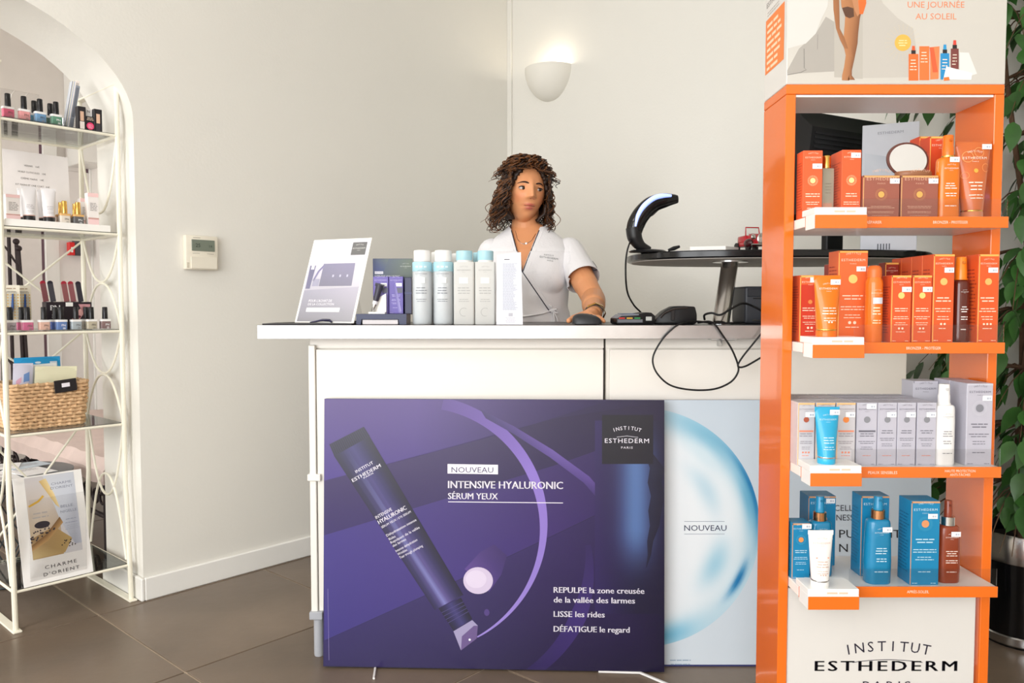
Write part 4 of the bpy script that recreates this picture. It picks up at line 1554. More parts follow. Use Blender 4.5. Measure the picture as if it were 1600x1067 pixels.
# small navy product display with boxes
x0, x1 = at(558, 496, 2.40).x, at(636, 496, 2.40).x
t = thing('product_tray', 'small navy counter display tray with tall backing card', 'display', ((x0 + x1) / 2, 2.385, zc))
hw = (x1 - x0) / 2
NAVY = cmat((44, 50, 84), 0.35)
m = M()
m.prism([(-hw, 0), (-hw + 0.013, 0), (-hw + 0.016, 0.016), (hw - 0.024, 0.016), (hw - 0.021, 0), (hw, 0), (hw, 0.032), (-hw, 0.032)], 0, 0.10)
m.build('tray', NAVY, t)
M().box(-hw + 0.018, hw - 0.026, 0.004, 0.09, 0.0005, 0.0145, 0.0008).build('leaflet_stack', cmat((226, 220, 222), 0.6), t)
cx0, cx1 = at(583, 450, 2.48).x - (x0 + x1) / 2, at(645, 450, 2.48).x - (x0 + x1) / 2
hc = at(600, 404, 2.48).z - zc
M().box(cx0, cx1, 0.094, 0.0975, 0.03, hc, 0.0005).build('backing_card', cmat((40, 46, 92), 0.35), t)
pr = Print()
pr.poly([(cx0, 0.034), (cx1, 0.034), (cx1, hc - 0.001), (cx0, hc - 0.001)], [(28, 30, 70), (30, 36, 80), (104, 116, 100), (60, 74, 110)], 0)
pr.poly([(cx0, hc - 0.001), (cx0 + 0.05, hc - 0.001), (cx0 + 0.03, hc - 0.05), (cx0, hc - 0.035)], [(52, 66, 104), (92, 104, 100), (44, 58, 112), (40, 52, 110)], 1)
pr.rect(cx0 + 0.006, hc - 0.048, cx0 + 0.032, hc - 0.040, (236, 234, 240), 2)
pr.text('NOUVEAU', cx0 + 0.019, hc - 0.0465, 0.005, (60, 60, 110), 3, width=0.022)
pr.text('INTENSIVE HYALURONIC', cx0 + 0.006, hc - 0.059, 0.007, (236, 234, 244), 2, 'L', width=0.078)
pr.brand(cx1 - 0.022, hc - 0.026, 0.032, (210, 214, 206), 2)
pr.build('printed_card', t, lambda u, v, n: (u, 0.094 - n, v))
dp = thing('navy_box', 'dark navy plain box beside the purple serum cartons', 'box', (at(638, 490, 2.445).x + 0.008, 2.437, zc + 0.0322))
M().box(-0.015, 0.006, -0.02, 0.02, 0, at(636, 434, 2.445).z - zc - 0.032, 0.001).build('box', cmat((22, 24, 66), 0.3), dp)
M().box(-0.0152, 0.0062, -0.0202, 0.0202, 0.06, 0.066, 0.0002).build('tape_band', cmat((36, 40, 90), 0.3), dp)
for x0_, x1_, lb in ((583.5, 607, 'purple serum carton behind the tester tube'), (608, 630, 'purple serum carton beside the plain navy box')):
    xm, w_, h_p = dims(x0_, x1_, 432, 2.425, zc + 0.0325)
    o = carton(lb, w_, 0.03, h_p, (104, 90, 170), ink=(196, 188, 232), disc=None, st=(0.2, 0.78))
    pr = Print(base=0.0012)
    pr.poly([(-w_ * .2, h_p * .78), (-w_ * .02, h_p * .82), (w_ * .38, h_p * .06), (w_ * .16, h_p * .02)], [(84, 72, 152), (120, 108, 186), (170, 162, 214), (110, 98, 176)], 1)
    pr.rect(w_ * .02, h_p * .56, w_ * .46, h_p * .70, (96, 96, 116), 0)
    pr.build('printed_tube', o, lambda u, v, n: (u, -0.015 - n, v))
    put(o, (xm, 2.425 + 0.017, zc + 0.0325))
# tester tube on a white wedge
xm = at(589, 480, 2.40).x
t = thing('tester_stand', 'white wedge stand on the navy tray holding a tester tube', 'stand', (xm, 2.416, zc + 0.0322))
M().prism([(-0.024, 0), (0.026, 0), (0.026, 0.062), (0.004, 0.05), (-0.012, 0.006), (-0.024, 0.005)], -0.004, 0.010).box(-0.024, 0.026, -0.028, -0.004, 0, 0.006, 0.0008).build('wedge', WHITE_GLOSS, t)
t2_ = thing('serum_tube', 'small navy serum tube with silver tip leaning on the white wedge', 'tube', (xm, 2.4045, zc + 0.0325))
mt = Matrix.Translation((-0.013, -0.002, 0.006)) @ Matrix.Rotation(math.radians(15), 4, 'Y')
M().lathe([(0.004, 0), (0.006, 0.003), (0.007, 0.024)], 16, mtx=mt).build('tip', SILVER, t2_)
M().lathe([(0.008, 0.024), (0.008, 0.034)], 16, mtx=mt).build('collar', cmat((226, 226, 232), .3), t2_)
M().lathe([(0.0082, 0.034), (0.0092, 0.040), (0.0100, 0.062), (0.012, 0.084)], 16, sy=0.8, mtx=mt).build('body', cmat((52, 50, 66), 0.35), t2_)
M().box(-0.014, 0.014, -0.002, 0.002, 0.078, 0.088, 0.0004, mtx=mt).build('crimp', cmat((44, 42, 58), 0.4), t2_)

# lotion bottles
def lotion(label, w_, h_p, white_cap, group=None):
    t = thing('lotion_bottle', label, 'bottle', group=group)
    r = w_ / 2
    CLEAR = cmat((234, 239, 242), 0.2, alpha=0.55)
    BLUE = cmat((176, 220, 232), 0.35)
    if white_cap:
        hb = h_p * 0.84
        M().lathe([(r * 0.92, 0), (r, 0.004), (r, hb * 0.97), (r * 0.93, hb), (r * 0.78, hb + 0.002)], 32).build('body', CLEAR, t)
        M().lathe([(r * 0.8, 0.004), (r * 0.86, 0.008), (r * 0.86, hb * 0.9), (r * 0.8, hb * 0.93)], 24).build('lotion', cmat((226, 231, 233), 0.3), t)
        M().lathe([(r * 1.004, hb * 0.85), (r * 1.012, hb * 0.853), (r * 1.012, hb * 0.985), (r * 0.97, hb)], 32, cap0=False, cap1=False).build('blue_band', BLUE, t)
        M().lathe([(r * 0.80, hb), (r * 0.80, hb + 0.003), (r * 0.86, hb + 0.003), (r * 0.86, h_p - 0.004), (r * 0.82, h_p - 0.001), (r * 0.7, h_p)], 32).build('cap', cmat((246, 246, 244), 0.35), t)
        ink = (120, 122, 132)
    else:
        hb = h_p * 0.845
        rs = [rbox_ring(w_ * k, w_ * 0.8 * k, 0.006 * k, hb * f) for f, k in ((0, .97), (.01, 1), (.985, 1), (1, .97))]
        M().rings(rs).build('body', cmat((222, 222, 218), 0.45, alpha=0.85), t)
        M().lathe([(r * 0.76, hb), (r * 0.76, hb + 0.006)], 24).build('neck', cmat((240, 240, 238), 0.2), t)
        M().lathe([(r * 0.78, hb + 0.006), (r * 0.80, hb + 0.008), (r * 0.80, h_p - 0.002), (r * 0.74, h_p)], 28).build('cap', BLUE, t)
        ink = (170, 170, 168)
    pr = Print(sub=6)
    rn = random.Random(len(label))
    pr.brand(0, hb * (0.80 if white_cap else 0.86), w_ * 0.62, ink, 1)
    pr.lines(-w_ * 0.3, w_ * 0.3, hb * 0.58, 0.0022, ink, 3, 0.008, 1, rn)
    pr.lines(-w_ * 0.3, w_ * 0.3, hb * 0.40, 0.0015, ink, 2, 0.006, 1, rn)
    pr.rect(-w_ * 0.22, hb * 0.66, w_ * 0.20, hb * 0.75, (248, 248, 248), 2)
    if white_cap:
        for k in range(3):
            pr.rect(-w_ * .3 + k * w_ * .22, hb * 0.905, -w_ * .3 + k * w_ * .22 + w_ * .15, hb * 0.935, (222, 242, 248), 2)
    else:
        for k in range(24):
            a, b = 2 * PI * k / 24 + .9, 2 * PI * (k + 1) / 24 + .9
            if k > 15:
                continue
            r0, r1 = w_ * .21, w_ * .19
            pr.poly([(r0 * math.cos(a), hb * .2 + r0 * math.sin(a)), (r0 * math.cos(b), hb * .2 + r0 * math.sin(b)), (r1 * math.cos(b), hb * .2 + r1 * math.sin(b)), (r1 * math.cos(a), hb * .2 + r1 * math.sin(a))], (176, 176, 174), 1)
    pr.build('printed_front', t, around(r * 1.013) if white_cap else (lambda u, v, n: (u, -w_ * 0.4 - n - 0.0003, v)))
    return t


for x0_, x1_, yt, Y, wc, lb in ((643, 673.5, 390, 2.385, True, 'clear lotion bottle with white cap nearest the navy display tray'),
                                (676, 707, 390, 2.385, True, 'clear lotion bottle with white cap beside the frosted blue-capped bottles'),
                                (671, 699, 393, 2.47, True, 'clear lotion bottle behind and between the two front white-capped ones'),
                                (703, 731, 395, 2.475, True, 'clear white-capped lotion bottle standing behind the frosted bottles'),
                                (708.5, 741, 391, 2.385, False, 'frosted grey lotion bottle with pale blue cap beside the clear bottles'),
                                (742, 774, 391, 2.385, False, 'frosted grey lotion bottle with pale blue cap beside the white leaflet'),
                                (736, 762, 394, 2.47, False, 'frosted blue-capped lotion bottle standing behind its two twins')):
    xm, w_, h_p = dims(x0_, x1_, yt, Y, zc)
    o = lotion(lb, w_, h_p, wc, 'lotion bottles on the counter')
    put(o, (xm, Y + w_ / 2, zc))
# white leaflet
bl_ = at(775.5, 505, 2.375)
t = thing('price_leaflet', 'narrow white leaflet standing on the counter before the woman', 'leaflet', (bl_.x, 2.375, zc))
lw, lh = at(817, 500, 2.37).x - bl_.x, at(795, 394, 2.375).z - zc
WH_P = cmat((240, 240, 246), 0.6)
M().prism([(0, 0), (lw, 0), (lw - 0.006, lh), (0.002, lh - 0.008)], 0, 0.0016).build('front_leaf', WH_P, t)
M().prism([(0.002, 0), (lw - 0.002, 0), (lw - 0.008, lh - 0.004), (0.004, lh - 0.012)], -0.0, 0.0016, Matrix.Rotation(math.radians(-12), 4, 'X') @ Matrix.Translation((0, 0.002, 0))).build('back_leaf', WH_P, t)
pr = Print()
pr.rect(lw * .3, lh * .895, lw * .50, lh * .905, (60, 60, 66), 1)
pr.rect(lw * .24, lh * .2, lw * .80, lh * .85, (222, 226, 236), 0)
rn = random.Random(2)
pr.lines(lw * .24, lw * .8, lh * .84, 0.0011, (168, 172, 186), 44, lh * .0148, 1, rn, False)
pr.rect(lw * .46, lh * .115, lw * .62, lh * .16, (190, 190, 200), 1)
pr.lines(lw * .34, lw * .74, lh * .09, 0.001, (170, 170, 184), 4, 0.004, 1, rn)
pr.build('printed_list', t)

# mouse
pm = at(917, 500, 2.40)
t = thing('computer_mouse', 'dark grey computer mouse under the hand of the woman', 'mouse', (pm.x, 2.405, zc), 0)
rs = []
for k in range(15):
    f = -1 + 2 * k / 14
    x_ = 0.045 * math.sin(f * PI / 2)
    s_ = max(math.cos(f * PI / 2), 0.05)
    hgt = 0.031 * (s_ ** 0.55) * (1 - 0.28 * f)
    rs.append([Vector((x_, 0.031 * (s_ ** 0.5) * math.cos(PI * j / 12), 0.002 + hgt * math.sin(PI * j / 12) ** 0.8)) for j in range(13)])
M().rings(rs).build('shell', mat('dark_grey_plastic', (46, 48, 50), 0.4, var=0.05), t)
M().box(-0.036, 0.036, -0.024, 0.024, 0, 0.0028, 0.001).build('base', BLACK_PLASTIC, t)
M().tube([(0.012, -0.0005, 0.0308), (0.03, 0, 0.0225)], 0.0016, 6).build('button_split', BLACK_PLASTIC, t)
M().lathe([(0.004, -0.0025), (0.005, 0), (0.004, 0.0025)], 14, mtx=Matrix.Translation((0.024, 0, 0.0235)) @ Matrix.Rotation(PI / 2, 4, 'X')).build('wheel', GREY_PLASTIC, t)

# card terminal
x0_, x1_ = at(960, 500, 2.38).x, at(1022, 500, 2.38).x
t = thing('card_terminal', 'grey card payment terminal with coloured keys', 'card reader', ((x0_ + x1_) / 2, 2.41, zc), math.radians(8))
hw = (x1_ - x0_) / 2
m = M()
m.prism([(-hw, 0.004), (-hw + 0.006, 0.0), (hw - 0.006, 0.0), (hw, 0.006), (hw, 0.026), (hw - 0.012, 0.036), (hw - 0.03, 0.037), (hw - 0.05, 0.031), (-hw + 0.016, 0.029), (-hw, 0.018)], -0.036, 0.040)
bmesh.ops.bevel(m.bm, geom=list(m.bm.edges), offset=0.002, segments=2, profile=0.5, affect='EDGES')
m.build('housing', BLACK_PLASTIC, t)
M().prism([(-hw + 0.001, 0.0195), (-hw + 0.016, 0.0305), (hw - 0.052, 0.0325), (hw - 0.052, 0.0285), (-hw + 0.014, 0.0265)], -0.0375, 0.036).build('top_cover', cmat((128, 132, 142), .4), t)
M().box(-hw + 0.003, hw - 0.040, -0.0385, -0.035, 0.006, 0.016, 0.001).build('front_bumper', cmat((112, 114, 120), 0.4), t)
for k, c in enumerate(((214, 62, 60), (232, 178, 70), (70, 160, 96))):
    M().box(-hw + 0.006 + k * 0.024, -hw + 0.024 + k * 0.024, -0.0395, -0.036, 0.0175, 0.0215, 0.0008).build('key', cmat(c, .4), t)
M().box(-hw + 0.02, hw - 0.056, -0.01, 0.03, 0.032, 0.0335, 0.0005).build('screen', cmat((88, 110, 150), .2), t)
M().box(hw - 0.030, hw - 0.012, -0.0385, -0.036, 0.012, 0.024, 0.0004).build('rating_plate', cmat((190, 192, 188), .4), t)
# black telephone-like reader lying behind
x0_, x1_ = at(1024, 500, 2.42).x, at(1091, 500, 2.42).x
t = thing('desk_telephone', 'black rounded telephone handset base tangled in cables', 'telephone', ((x0_ + x1_) / 2, 2.47, zc))
hw = (x1_ - x0_) / 2
m = M()
m.prism([(-hw, 0.0), (hw - 0.004, 0), (hw, 0.008), (hw, 0.03), (hw - 0.006, 0.054), (hw - 0.04, 0.056), (hw - 0.072, 0.055), (-hw + 0.03, 0.04), (-hw + 0.01, 0.022), (-hw, 0.01)], -0.035, 0.035)
bmesh.ops.bevel(m.bm, geom=list(m.bm.edges), offset=0.004, segments=2, profile=0.5, affect='EDGES')
m.build('housing', BLACK_PLASTIC, t)
M().box(-hw + 0.05, -hw + 0.062, -0.038, -0.034, 0.012, 0.045, 0.001).build('clip', cmat((40, 38, 38), .3), t)
M().tube([(-hw + 0.018, -0.037, 0.02), (-hw + 0.03, -0.0375, 0.034), (-hw + 0.06, -0.037, 0.047), (hw - 0.03, -0.037, 0.05)], 0.003, 6).build('handset_edge', cmat((52, 42, 38), .3), t)

# ---------------------------------------------------------------- oval top on a steel post
TZ0, TZ1 = 1.221, 1.244
tcx, tcy = 0.875, 2.65
t = thing('oval_tabletop', 'black oval raised tabletop on a slanted steel post', 'table', (tcx, tcy, CT))
ov = []
for k in range(64):
    a = 2 * PI * k / 64
    ca, sa = math.cos(a), math.sin(a)
    ov.append((0.485 * math.copysign(abs(ca) ** 0.75, ca), 0.30 * math.copysign(abs(sa) ** 0.8, sa)))
m = M()
zz = [(TZ0 - CT, 0.985), (TZ0 - CT + 0.004, 1.0), (TZ1 - CT - 0.003, 1.0), (TZ1 - CT, 0.992)]
m.rings([[Vector((x * k, y * k, z_)) for x, y in ov] for z_, k in zz])
m.build('top', BLACK_GLOSS, t)
M().rings([[Vector((x * .97, y * .97, z_)) for x, y in ov] for z_ in (TZ0 - CT - 0.002, TZ0 - CT)]).build('underside', mat('grey_underside', (196, 190, 182), 0.6, var=0.02), t)
pt_, pb_ = at(1141, 410, 2.52), at(1126, 505, 2.44)
a = Vector((pt_.x - tcx, pt_.y - tcy, TZ0 - CT - 0.002))
b = Vector((pb_.x - tcx, pb_.y - tcy, 0.0))
M().tube([b, a], 0.026, 28).build('post', CHROME, t)
M().lathe([(0.055, TZ0 - CT - 0.007), (0.055, TZ0 - CT - 0.002)], 32, mtx=Matrix.Translation((a.x, a.y, 0))).build('flange', SILVER, t)
M().lathe([(0.04, 0), (0.04, 0.004)], 32, mtx=Matrix.Translation((b.x, b.y, 0))).build('base_flange', SILVER, t)
M().lathe([(0.02, 0), (0.02, TZ0 - CT - 0.002)], 20, mtx=Matrix.Translation((0.30, 0.04, 0))).build('rear_post', CHROME, t)

# barcode scanner on its stand
ps = at(1010, 400, 2.50)
t = thing('barcode_scanner', 'black barcode scanner with glowing blue strip on curved stand', 'barcode scanner', (ps.x, 2.50, TZ1))
def sp(x, y):
    q = at(x, y, 2.50)
    return Vector((q.x - ps.x, 0, q.z - TZ1))
m = M()
m.lathe([(0.038, 0), (0.04, 0.003), (0.034, 0.008), (0.012, 0.011)], 28, sx=1.5, sy=0.9, mtx=Matrix.Translation((0.004, 0, 0)))
m.build('stand_base', BLACK_PLASTIC, t)
M().tube(*smooth_path([sp(1016, 391) + Vector((0, 0, 0.002)), sp(1001, 384), sp(992, 371), sp(990, 356)], [0.009, 0.019, 0.026, 0.0275]), 18, flat=.9).build('stand_neck', BLACK_PLASTIC, t)
M().tube([sp(1044, 391), sp(1053, 388), sp(1062, 385)], [0.004, 0.007, 0.004], 10).build('stand_tab', BLACK_PLASTIC, t)
body_path = [sp(990, 366), sp(994, 350), sp(1003, 334), sp(1018, 320), sp(1040, 313), sp(1059, 311)]
M().tube(*smooth_path(body_path, [0.024, 0.028, 0.028, 0.027, 0.022, 0.012]), 18, flat=1.0).build('body', BLACK_GLOSS, t)
M().prism([(sp(1030, 322).x, sp(1030, 322).z), (sp(1036, 322).x, sp(1036, 322).z), (sp(1020, 337).x, sp(1020, 337).z), (sp(1014, 340).x, sp(1014, 340).z)], -0.008, 0.008).build('trigger', BLACK_PLASTIC, t)
strip_m = mat('blue_white_light', (200, 214, 255), 0.3, emit=(120, 150, 255), estr=1.1)
off = Vector((-0.006, -0.025, 0.002))
M().tube(*smooth_path([sp(994, 356) + off, sp(999, 340) + off + Vector((-.002, 0, .002)), sp(1008, 326) + off + Vector((-.001, 0, .004)), sp(1022, 314) + off + Vector((0, 0, .003)), sp(1036, 309) + off + Vector((0, .002, .001)), sp(1050, 308) + off + Vector((0, .006, 0))],
         [0.003, 0.0065, 0.008, 0.008, 0.007, 0.004]), 12).build('light_strip', strip_m, t)
M().lathe([(0.008, -0.012), (0.009, 0), (0.006, 0.012)], 12, mtx=Matrix.Translation(sp(988, 372))).build('cable_boot', BLACK_PLASTIC, t)
# white flat box on the oval top
x0_, x1_ = at(1071, 392, 2.50).x, at(1150, 392, 2.50).x
o = M().slab([(x0_, 2.44), (x0_ + 0.10, 2.40), (x1_, 2.47), (x0_ + 0.07, 2.56)], TZ1, TZ1 + 0.014)
bmesh.ops.bevel(o.bm, geom=list(o.bm.edges), offset=0.001, segments=1, affect='EDGES')
o = o.build('paper_pad', cmat((242, 240, 236), 0.6))
tag(o, 'flat white paper pad lying on the black oval tabletop', 'paper pad')
# red toy car
pc_ = at(1186, 390, 2.42)
t = thing('toy_car', 'red vintage model car with chrome grille on the oval tabletop', 'toy car', (pc_.x, 2.44, TZ1), math.radians(8))
RED = cmat((176, 24, 36), 0.25, coat=0.5)
M().box(-0.030, 0.030, -0.02, 0.10, 0.016, 0.030, 0.005, 2).build('chassis', RED, t)
rs = []
for yy, ww, hh in ((-0.028, 0.013, 0.046), (-0.02, 0.017, 0.052), (0.02, 0.022, 0.056), (0.03, 0.024, 0.058)):
    rs.append([Vector((ww * math.cos(a), yy, 0.022 + (hh - 0.022) * max(math.sin(a), 0))) for a in [PI * k / 10 for k in range(11)]])
hood = M().rings(rs).build('hood', RED, t)
for k in range(5):
    M().tube([(-0.016 + k * 0.008, -0.015, 0.0475), (-0.018 + k * 0.009, 0.02, 0.054)], 0.0012, 5).build('hood_rib', cmat((140, 16, 26), .3), hood)
M().box(-0.026, 0.026, 0.03, 0.09, 0.026, 0.052, 0.006, 2).build('cabin', RED, t)
M().tube([(-0.023, 0.032, 0.05), (-0.021, 0.036, 0.076), (0.021, 0.036, 0.076), (0.023, 0.032, 0.05)], 0.0022, 6).build('windscreen_frame', RED, t)
M().box(-0.020, 0.020, 0.0345, 0.0355, 0.052, 0.075).build('windscreen', ACRYLIC, t)
M().lathe([(0.013, 0), (0.0135, 0.003), (0.011, 0.005)], 20, sx=1, sy=1.3, mtx=Matrix.Translation((0, -0.027, 0.036)) @ Matrix.Rotation(PI / 2, 4, 'X')).build('grille', CHROME, t)
M().tube([(-0.033, -0.034, 0.018), (0.033, -0.034, 0.018)], 0.003, 8).build('bumper', CHROME, t)
for sx_ in (-1, 1):
    M().lathe([(0.003, 0.006), (0.007, 0.004), (0.008, 0)], 14, mtx=Matrix.Translation((sx_ * 0.024, -0.024, 0.042)) @ Matrix.Rotation(PI / 2, 4, 'X')).build('headlamp', CHROME, t)
    M().blob((sx_ * 0.031, -0.006, 0.024), 0.011, 0.024, 0.014, 14, 10).build('fender', cmat((60, 16, 22), .25), t)
    for yy in (-0.004, 0.078):
        M().lathe([(0.006, -0.005), (0.0155, -0.004), (0.0155, 0.004), (0.006, 0.005)], 18, mtx=Matrix.Translation((sx_ * 0.030, yy, 0.0155)) @ Matrix.Rotation(PI / 2, 4, 'Y')).build('wheel', BLACK_PLASTIC, t)
# receipt printer on the worktop
x0_ = at(1164, 470, 2.50).x
t = thing('receipt_printer', 'black receipt printer on the worktop beneath the oval tabletop', 'printer', (x0_ + 0.075, 2.56, CT))
M().box(-0.075, 0.075, -0.06, 0.09, 0, 0.118, 0.008, 3).build('case', mat('charcoal_plastic', (52, 54, 60), 0.45, var=0.05), t)
M().box(-0.068, 0.068, -0.062, -0.055, 0.085, 0.11, 0.002).build('lid', cmat((44, 46, 52), .4), t)
M().box(-0.05, 0.05, -0.0625, -0.06, 0.118 - 0.04, 0.118 - 0.036, 0.0005).build('paper_slot', BLACK_PLASTIC, t)
# computer monitor seen from behind
pmn = at(1303, 386, 2.62)
t = thing('computer_monitor', 'black computer monitor seen from its ribbed back', 'monitor', (pmn.x, 2.62, TZ1), math.radians(28))
tilt = Matrix.Translation((0, 0, 0.27)) @ Matrix.Rotation(math.radians(8), 4, 'X')
mb_ = M()
mb_.rings([[Vector((x, y_, z_)) for x, z_ in ((-hx_, -hz_), (hx_, -hz_), (hx_, hz_), (-hx_, hz_))] for y_, hx_, hz_ in ((0.03, 0.215, 0.178), (0.0, 0.215, 0.178), (-0.012, 0.19, 0.155), (-0.03, 0.165, 0.13))], mtx=tilt)
mb_.build('shell', BLACK_PLASTIC, t)
RIB = mat('ribbed_black', (30, 30, 33), 0.5, var=0.05)
for k in range(16):
    z_ = -0.105 + k * 0.0145
    if 4 <= k <= 7:
        M().box(-0.15, -0.03, -0.0335, -0.029, z_ - 0.0035, z_ + 0.0035, mtx=tilt).build('vent_rib', RIB, t)
    else:
        M().box(-0.15, 0.15, -0.0335, -0.029, z_ - 0.0035, z_ + 0.0035, mtx=tilt).build('vent_rib', RIB, t)
M().box(-0.01, 0.10, -0.036, -0.029, -0.055, 0.0, 0.004, mtx=tilt).build('handle_recess', BLACK_GLOSS, t)
M().box(-0.195, 0.195, 0.03, 0.032, -0.158, 0.158, mtx=tilt).build('screen', cmat((60, 72, 92), 0.15), t)
M().box(-0.04, 0.04, -0.005, 0.02, 0.01, 0.20, 0.004).build('stand_column', BLACK_PLASTIC, t)
M().lathe([(0.11, 0), (0.112, 0.004), (0.10, 0.010), (0.04, 0.014)], 36, sy=0.8).build('stand_foot', BLACK_PLASTIC, t)
# tall pale box behind
pbx = at(1383, 390, 2.50)
t = thing('display_carton', 'tall pale grey carton with picture side beside the monitor', 'box', (pbx.x - 0.012, 2.458, TZ1), math.radians(-24))
hb_ = at(1383, 200, 2.48).z - TZ1
M().box(-0.078, 0.078, -0.045, 0.045, 0, hb_, 0.0015).build('box', cmat((206, 210, 220), .45), t)
pr = Print()
pr.text('ESTHEDERM', 0, hb_ * 0.92, 0.008, (150, 154, 166), 1, width=0.07)
pr.poly([(-0.07, 0.1), (0.06, 0.1), (0.07, hb_ * .8), (0.03, hb_ * .72), (-0.07, hb_ * .78)], [(188, 194, 206), (196, 200, 212), (222, 226, 234), (180, 188, 202), (200, 206, 216)], 0)
pr.disc(-0.045, hb_ * .42, 0.014, (170, 172, 180), 1)
for k in range(5):
    pr.rect(-0.03 + k * .008, 0.004, -0.027 + k * .008, 0.022, (70, 76, 90), 1)
pr.build('printed_front', t, lambda u, v, n: (u, -0.045 - n, v))
pr = Print()
pr.poly([(-0.04, hb_ * .6), (0.04, hb_ * .6), (0.04, hb_ * .95), (-0.04, hb_ * .95)], [(120, 104, 90), (168, 150, 132), (196, 190, 180), (92, 96, 90)], 0)
pr.build('printed_side', t, lambda u, v, n: (0.078 + n, u, v))

# ---------------------------------------------------------------- cables
CAB = mat('black_cable', (18, 17, 18), 0.45, var=0.05)


def cable(name, label, pts, r=0.0028, n=10):
    """smooth rope through points"""
    out = smooth_path(pts, None, n)
    o = M().tube(out, r, 8).build(name, CAB)
    return tag(o, label, 'cable')


yf = WF - 0.012
cable('scanner_cable', 'black cable hanging from the scanner handle to the worktop',
      [at(987, 372, 2.50), at(980, 392, 2.42), at(977.5, 420, 2.36), at(980, 455, 2.38), at(990, 476, 2.48), at(1002, 489, 2.52), Vector((at(1012, 500, 2.53).x, 2.545, CT + 0.005)), Vector((at(1022, 500, 2.53).x, 2.60, CT + 0.005))])
cable('charging_cable', 'long black cable looping down in front of the counter',
      [Vector((at(1165, 500, 2.42).x, 2.44, CT + 0.005)), Vector((at(1148, 500, 2.38).x, 2.378, CT + 0.005)), Vector((at(1118, 500, 2.37).x, 2.372, CT + 0.005)), at(1085, 502, 2.36), at(1062, 506, yf), at(1040, 524, yf), at(1024, 548, yf), at(1020, 566, yf), at(1028, 585, yf), at(1048, 602, yf),
       at(1080, 609, yf), at(1115, 608, yf), at(1140, 598, yf), at(1152, 584, yf), at(1153, 570, yf), at(1143, 545, yf), at(1128, 522, yf), at(1117, 507, yf), Vector((at(1108, 500, 2.36).x, 2.362, CT + 0.010)), Vector((at(1092, 500, 2.40).x, 2.41, CT + 0.005))])
cable('power_lead', 'black lead falling over the counter edge toward the orange stand',
      [Vector((at(1175, 500, 2.45).x, 2.44, CT + 0.012)), Vector((at(1190, 500, 2.36).x, 2.326, CT + 0.010)), at(1196, 512, yf - 0.008), at(1180, 533, yf - 0.008), at(1160, 558, yf - 0.008), at(1153, 572, yf - 0.01), at(1165, 572, yf - 0.008), at(1192, 557, yf - 0.008), at(1225, 540, yf - 0.008), at(1240, 520, yf - 0.008), Vector((at(1243, 508, 2.33).x, 2.325, CT + 0.010)), Vector((at(1245, 505, 2.45).x, 2.45, CT + 0.006))])
cable('printer_cable', 'black cable arching from behind the post to the printer',
      [Vector((at(1100, 497, 2.44).x, 2.432, CT + 0.014)), at(1101, 492, 2.42), at(1112, 489, 2.402), at(1125, 492, 2.395), at(1140, 484, 2.40), at(1160, 474, 2.42), at(1180, 480, 2.44), at(1200, 492, 2.45), Vector((at(1220, 500, 2.46).x, 2.47, CT + 0.006))], 0.0034)

# ================================================================== white metal shelf in the archway
EW, ED = 0.372, 0.345
FR = on_z(205, 938, 0.0)
EC = FR - AX * (EW / 2) + BX * (ED / 2 + 0.028)
ME = Matrix.Translation(EC) @ Matrix.Rotation(ANG, 4, 'Z')
MEI = ME.inverted()
ESH = [1.688, 1.336, 0.989, 0.650, 0.135]
EH = 1.872
ET = thing('etagere', 'ivory painted metal shelf with glass shelves and curved side rods', 'shelf', EC, ANG)
hw, hd_ = EW / 2, ED / 2


def flare(z):
    return 0.0 if z > 0.42 else 0.028 * (1 - (z / 0.42)) ** 0.6


for sx_ in (-1, 1):
    for sy_ in (-1, 1):
        pts = [(sx_ * hw, sy_ * (hd_ + flare(z)), z) for z in (0.006, 0.06, 0.13, 0.2, 0.26, 0.3, 0.34, 0.38, 0.42, 0.6, 1.0, 1.5, EH - 0.01)]
        M().tube(pts, 0.0085, 10).build('post', IVORY_METAL, ET)
    M().box(sx_ * hw - 0.014, sx_ * hw + 0.014, -hd_ - 0.05, hd_ + 0.05, 0, 0.007, 0.002).build('foot_bar', IVORY_METAL, ET)
    M().box(sx_ * hw - 0.013, sx_ * hw + 0.013, -hd_ - 0.012, hd_ + 0.012, EH - 0.012, EH - 0.004, 0.002).build('top_bar', IVORY_METAL, ET)
    # curved rods of the side panel
    def bow(z0, z1):
        pts = []
        for k in range(17):
            f = -1 + k / 8
            pts.append((sx_ * hw, f * (hd_ - 0.006), z1 + (z0 - z1) * abs(f) ** 2.3))
        M().tube(pts, 0.0045, 8).build('curved_rod', IVORY_METAL, ET)
    for i in range(3):
        zm = (ESH[i] + ESH[i + 1]) / 2
        bow(ESH[i] - 0.004, zm + (0.003 if i else -0.09))
        if i:
            bow(ESH[i + 1] + 0.002, zm - 0.003)
    bow(ESH[3] - 0.004, 0.36)
    bow(ESH[4] + 0.01, 0.44)
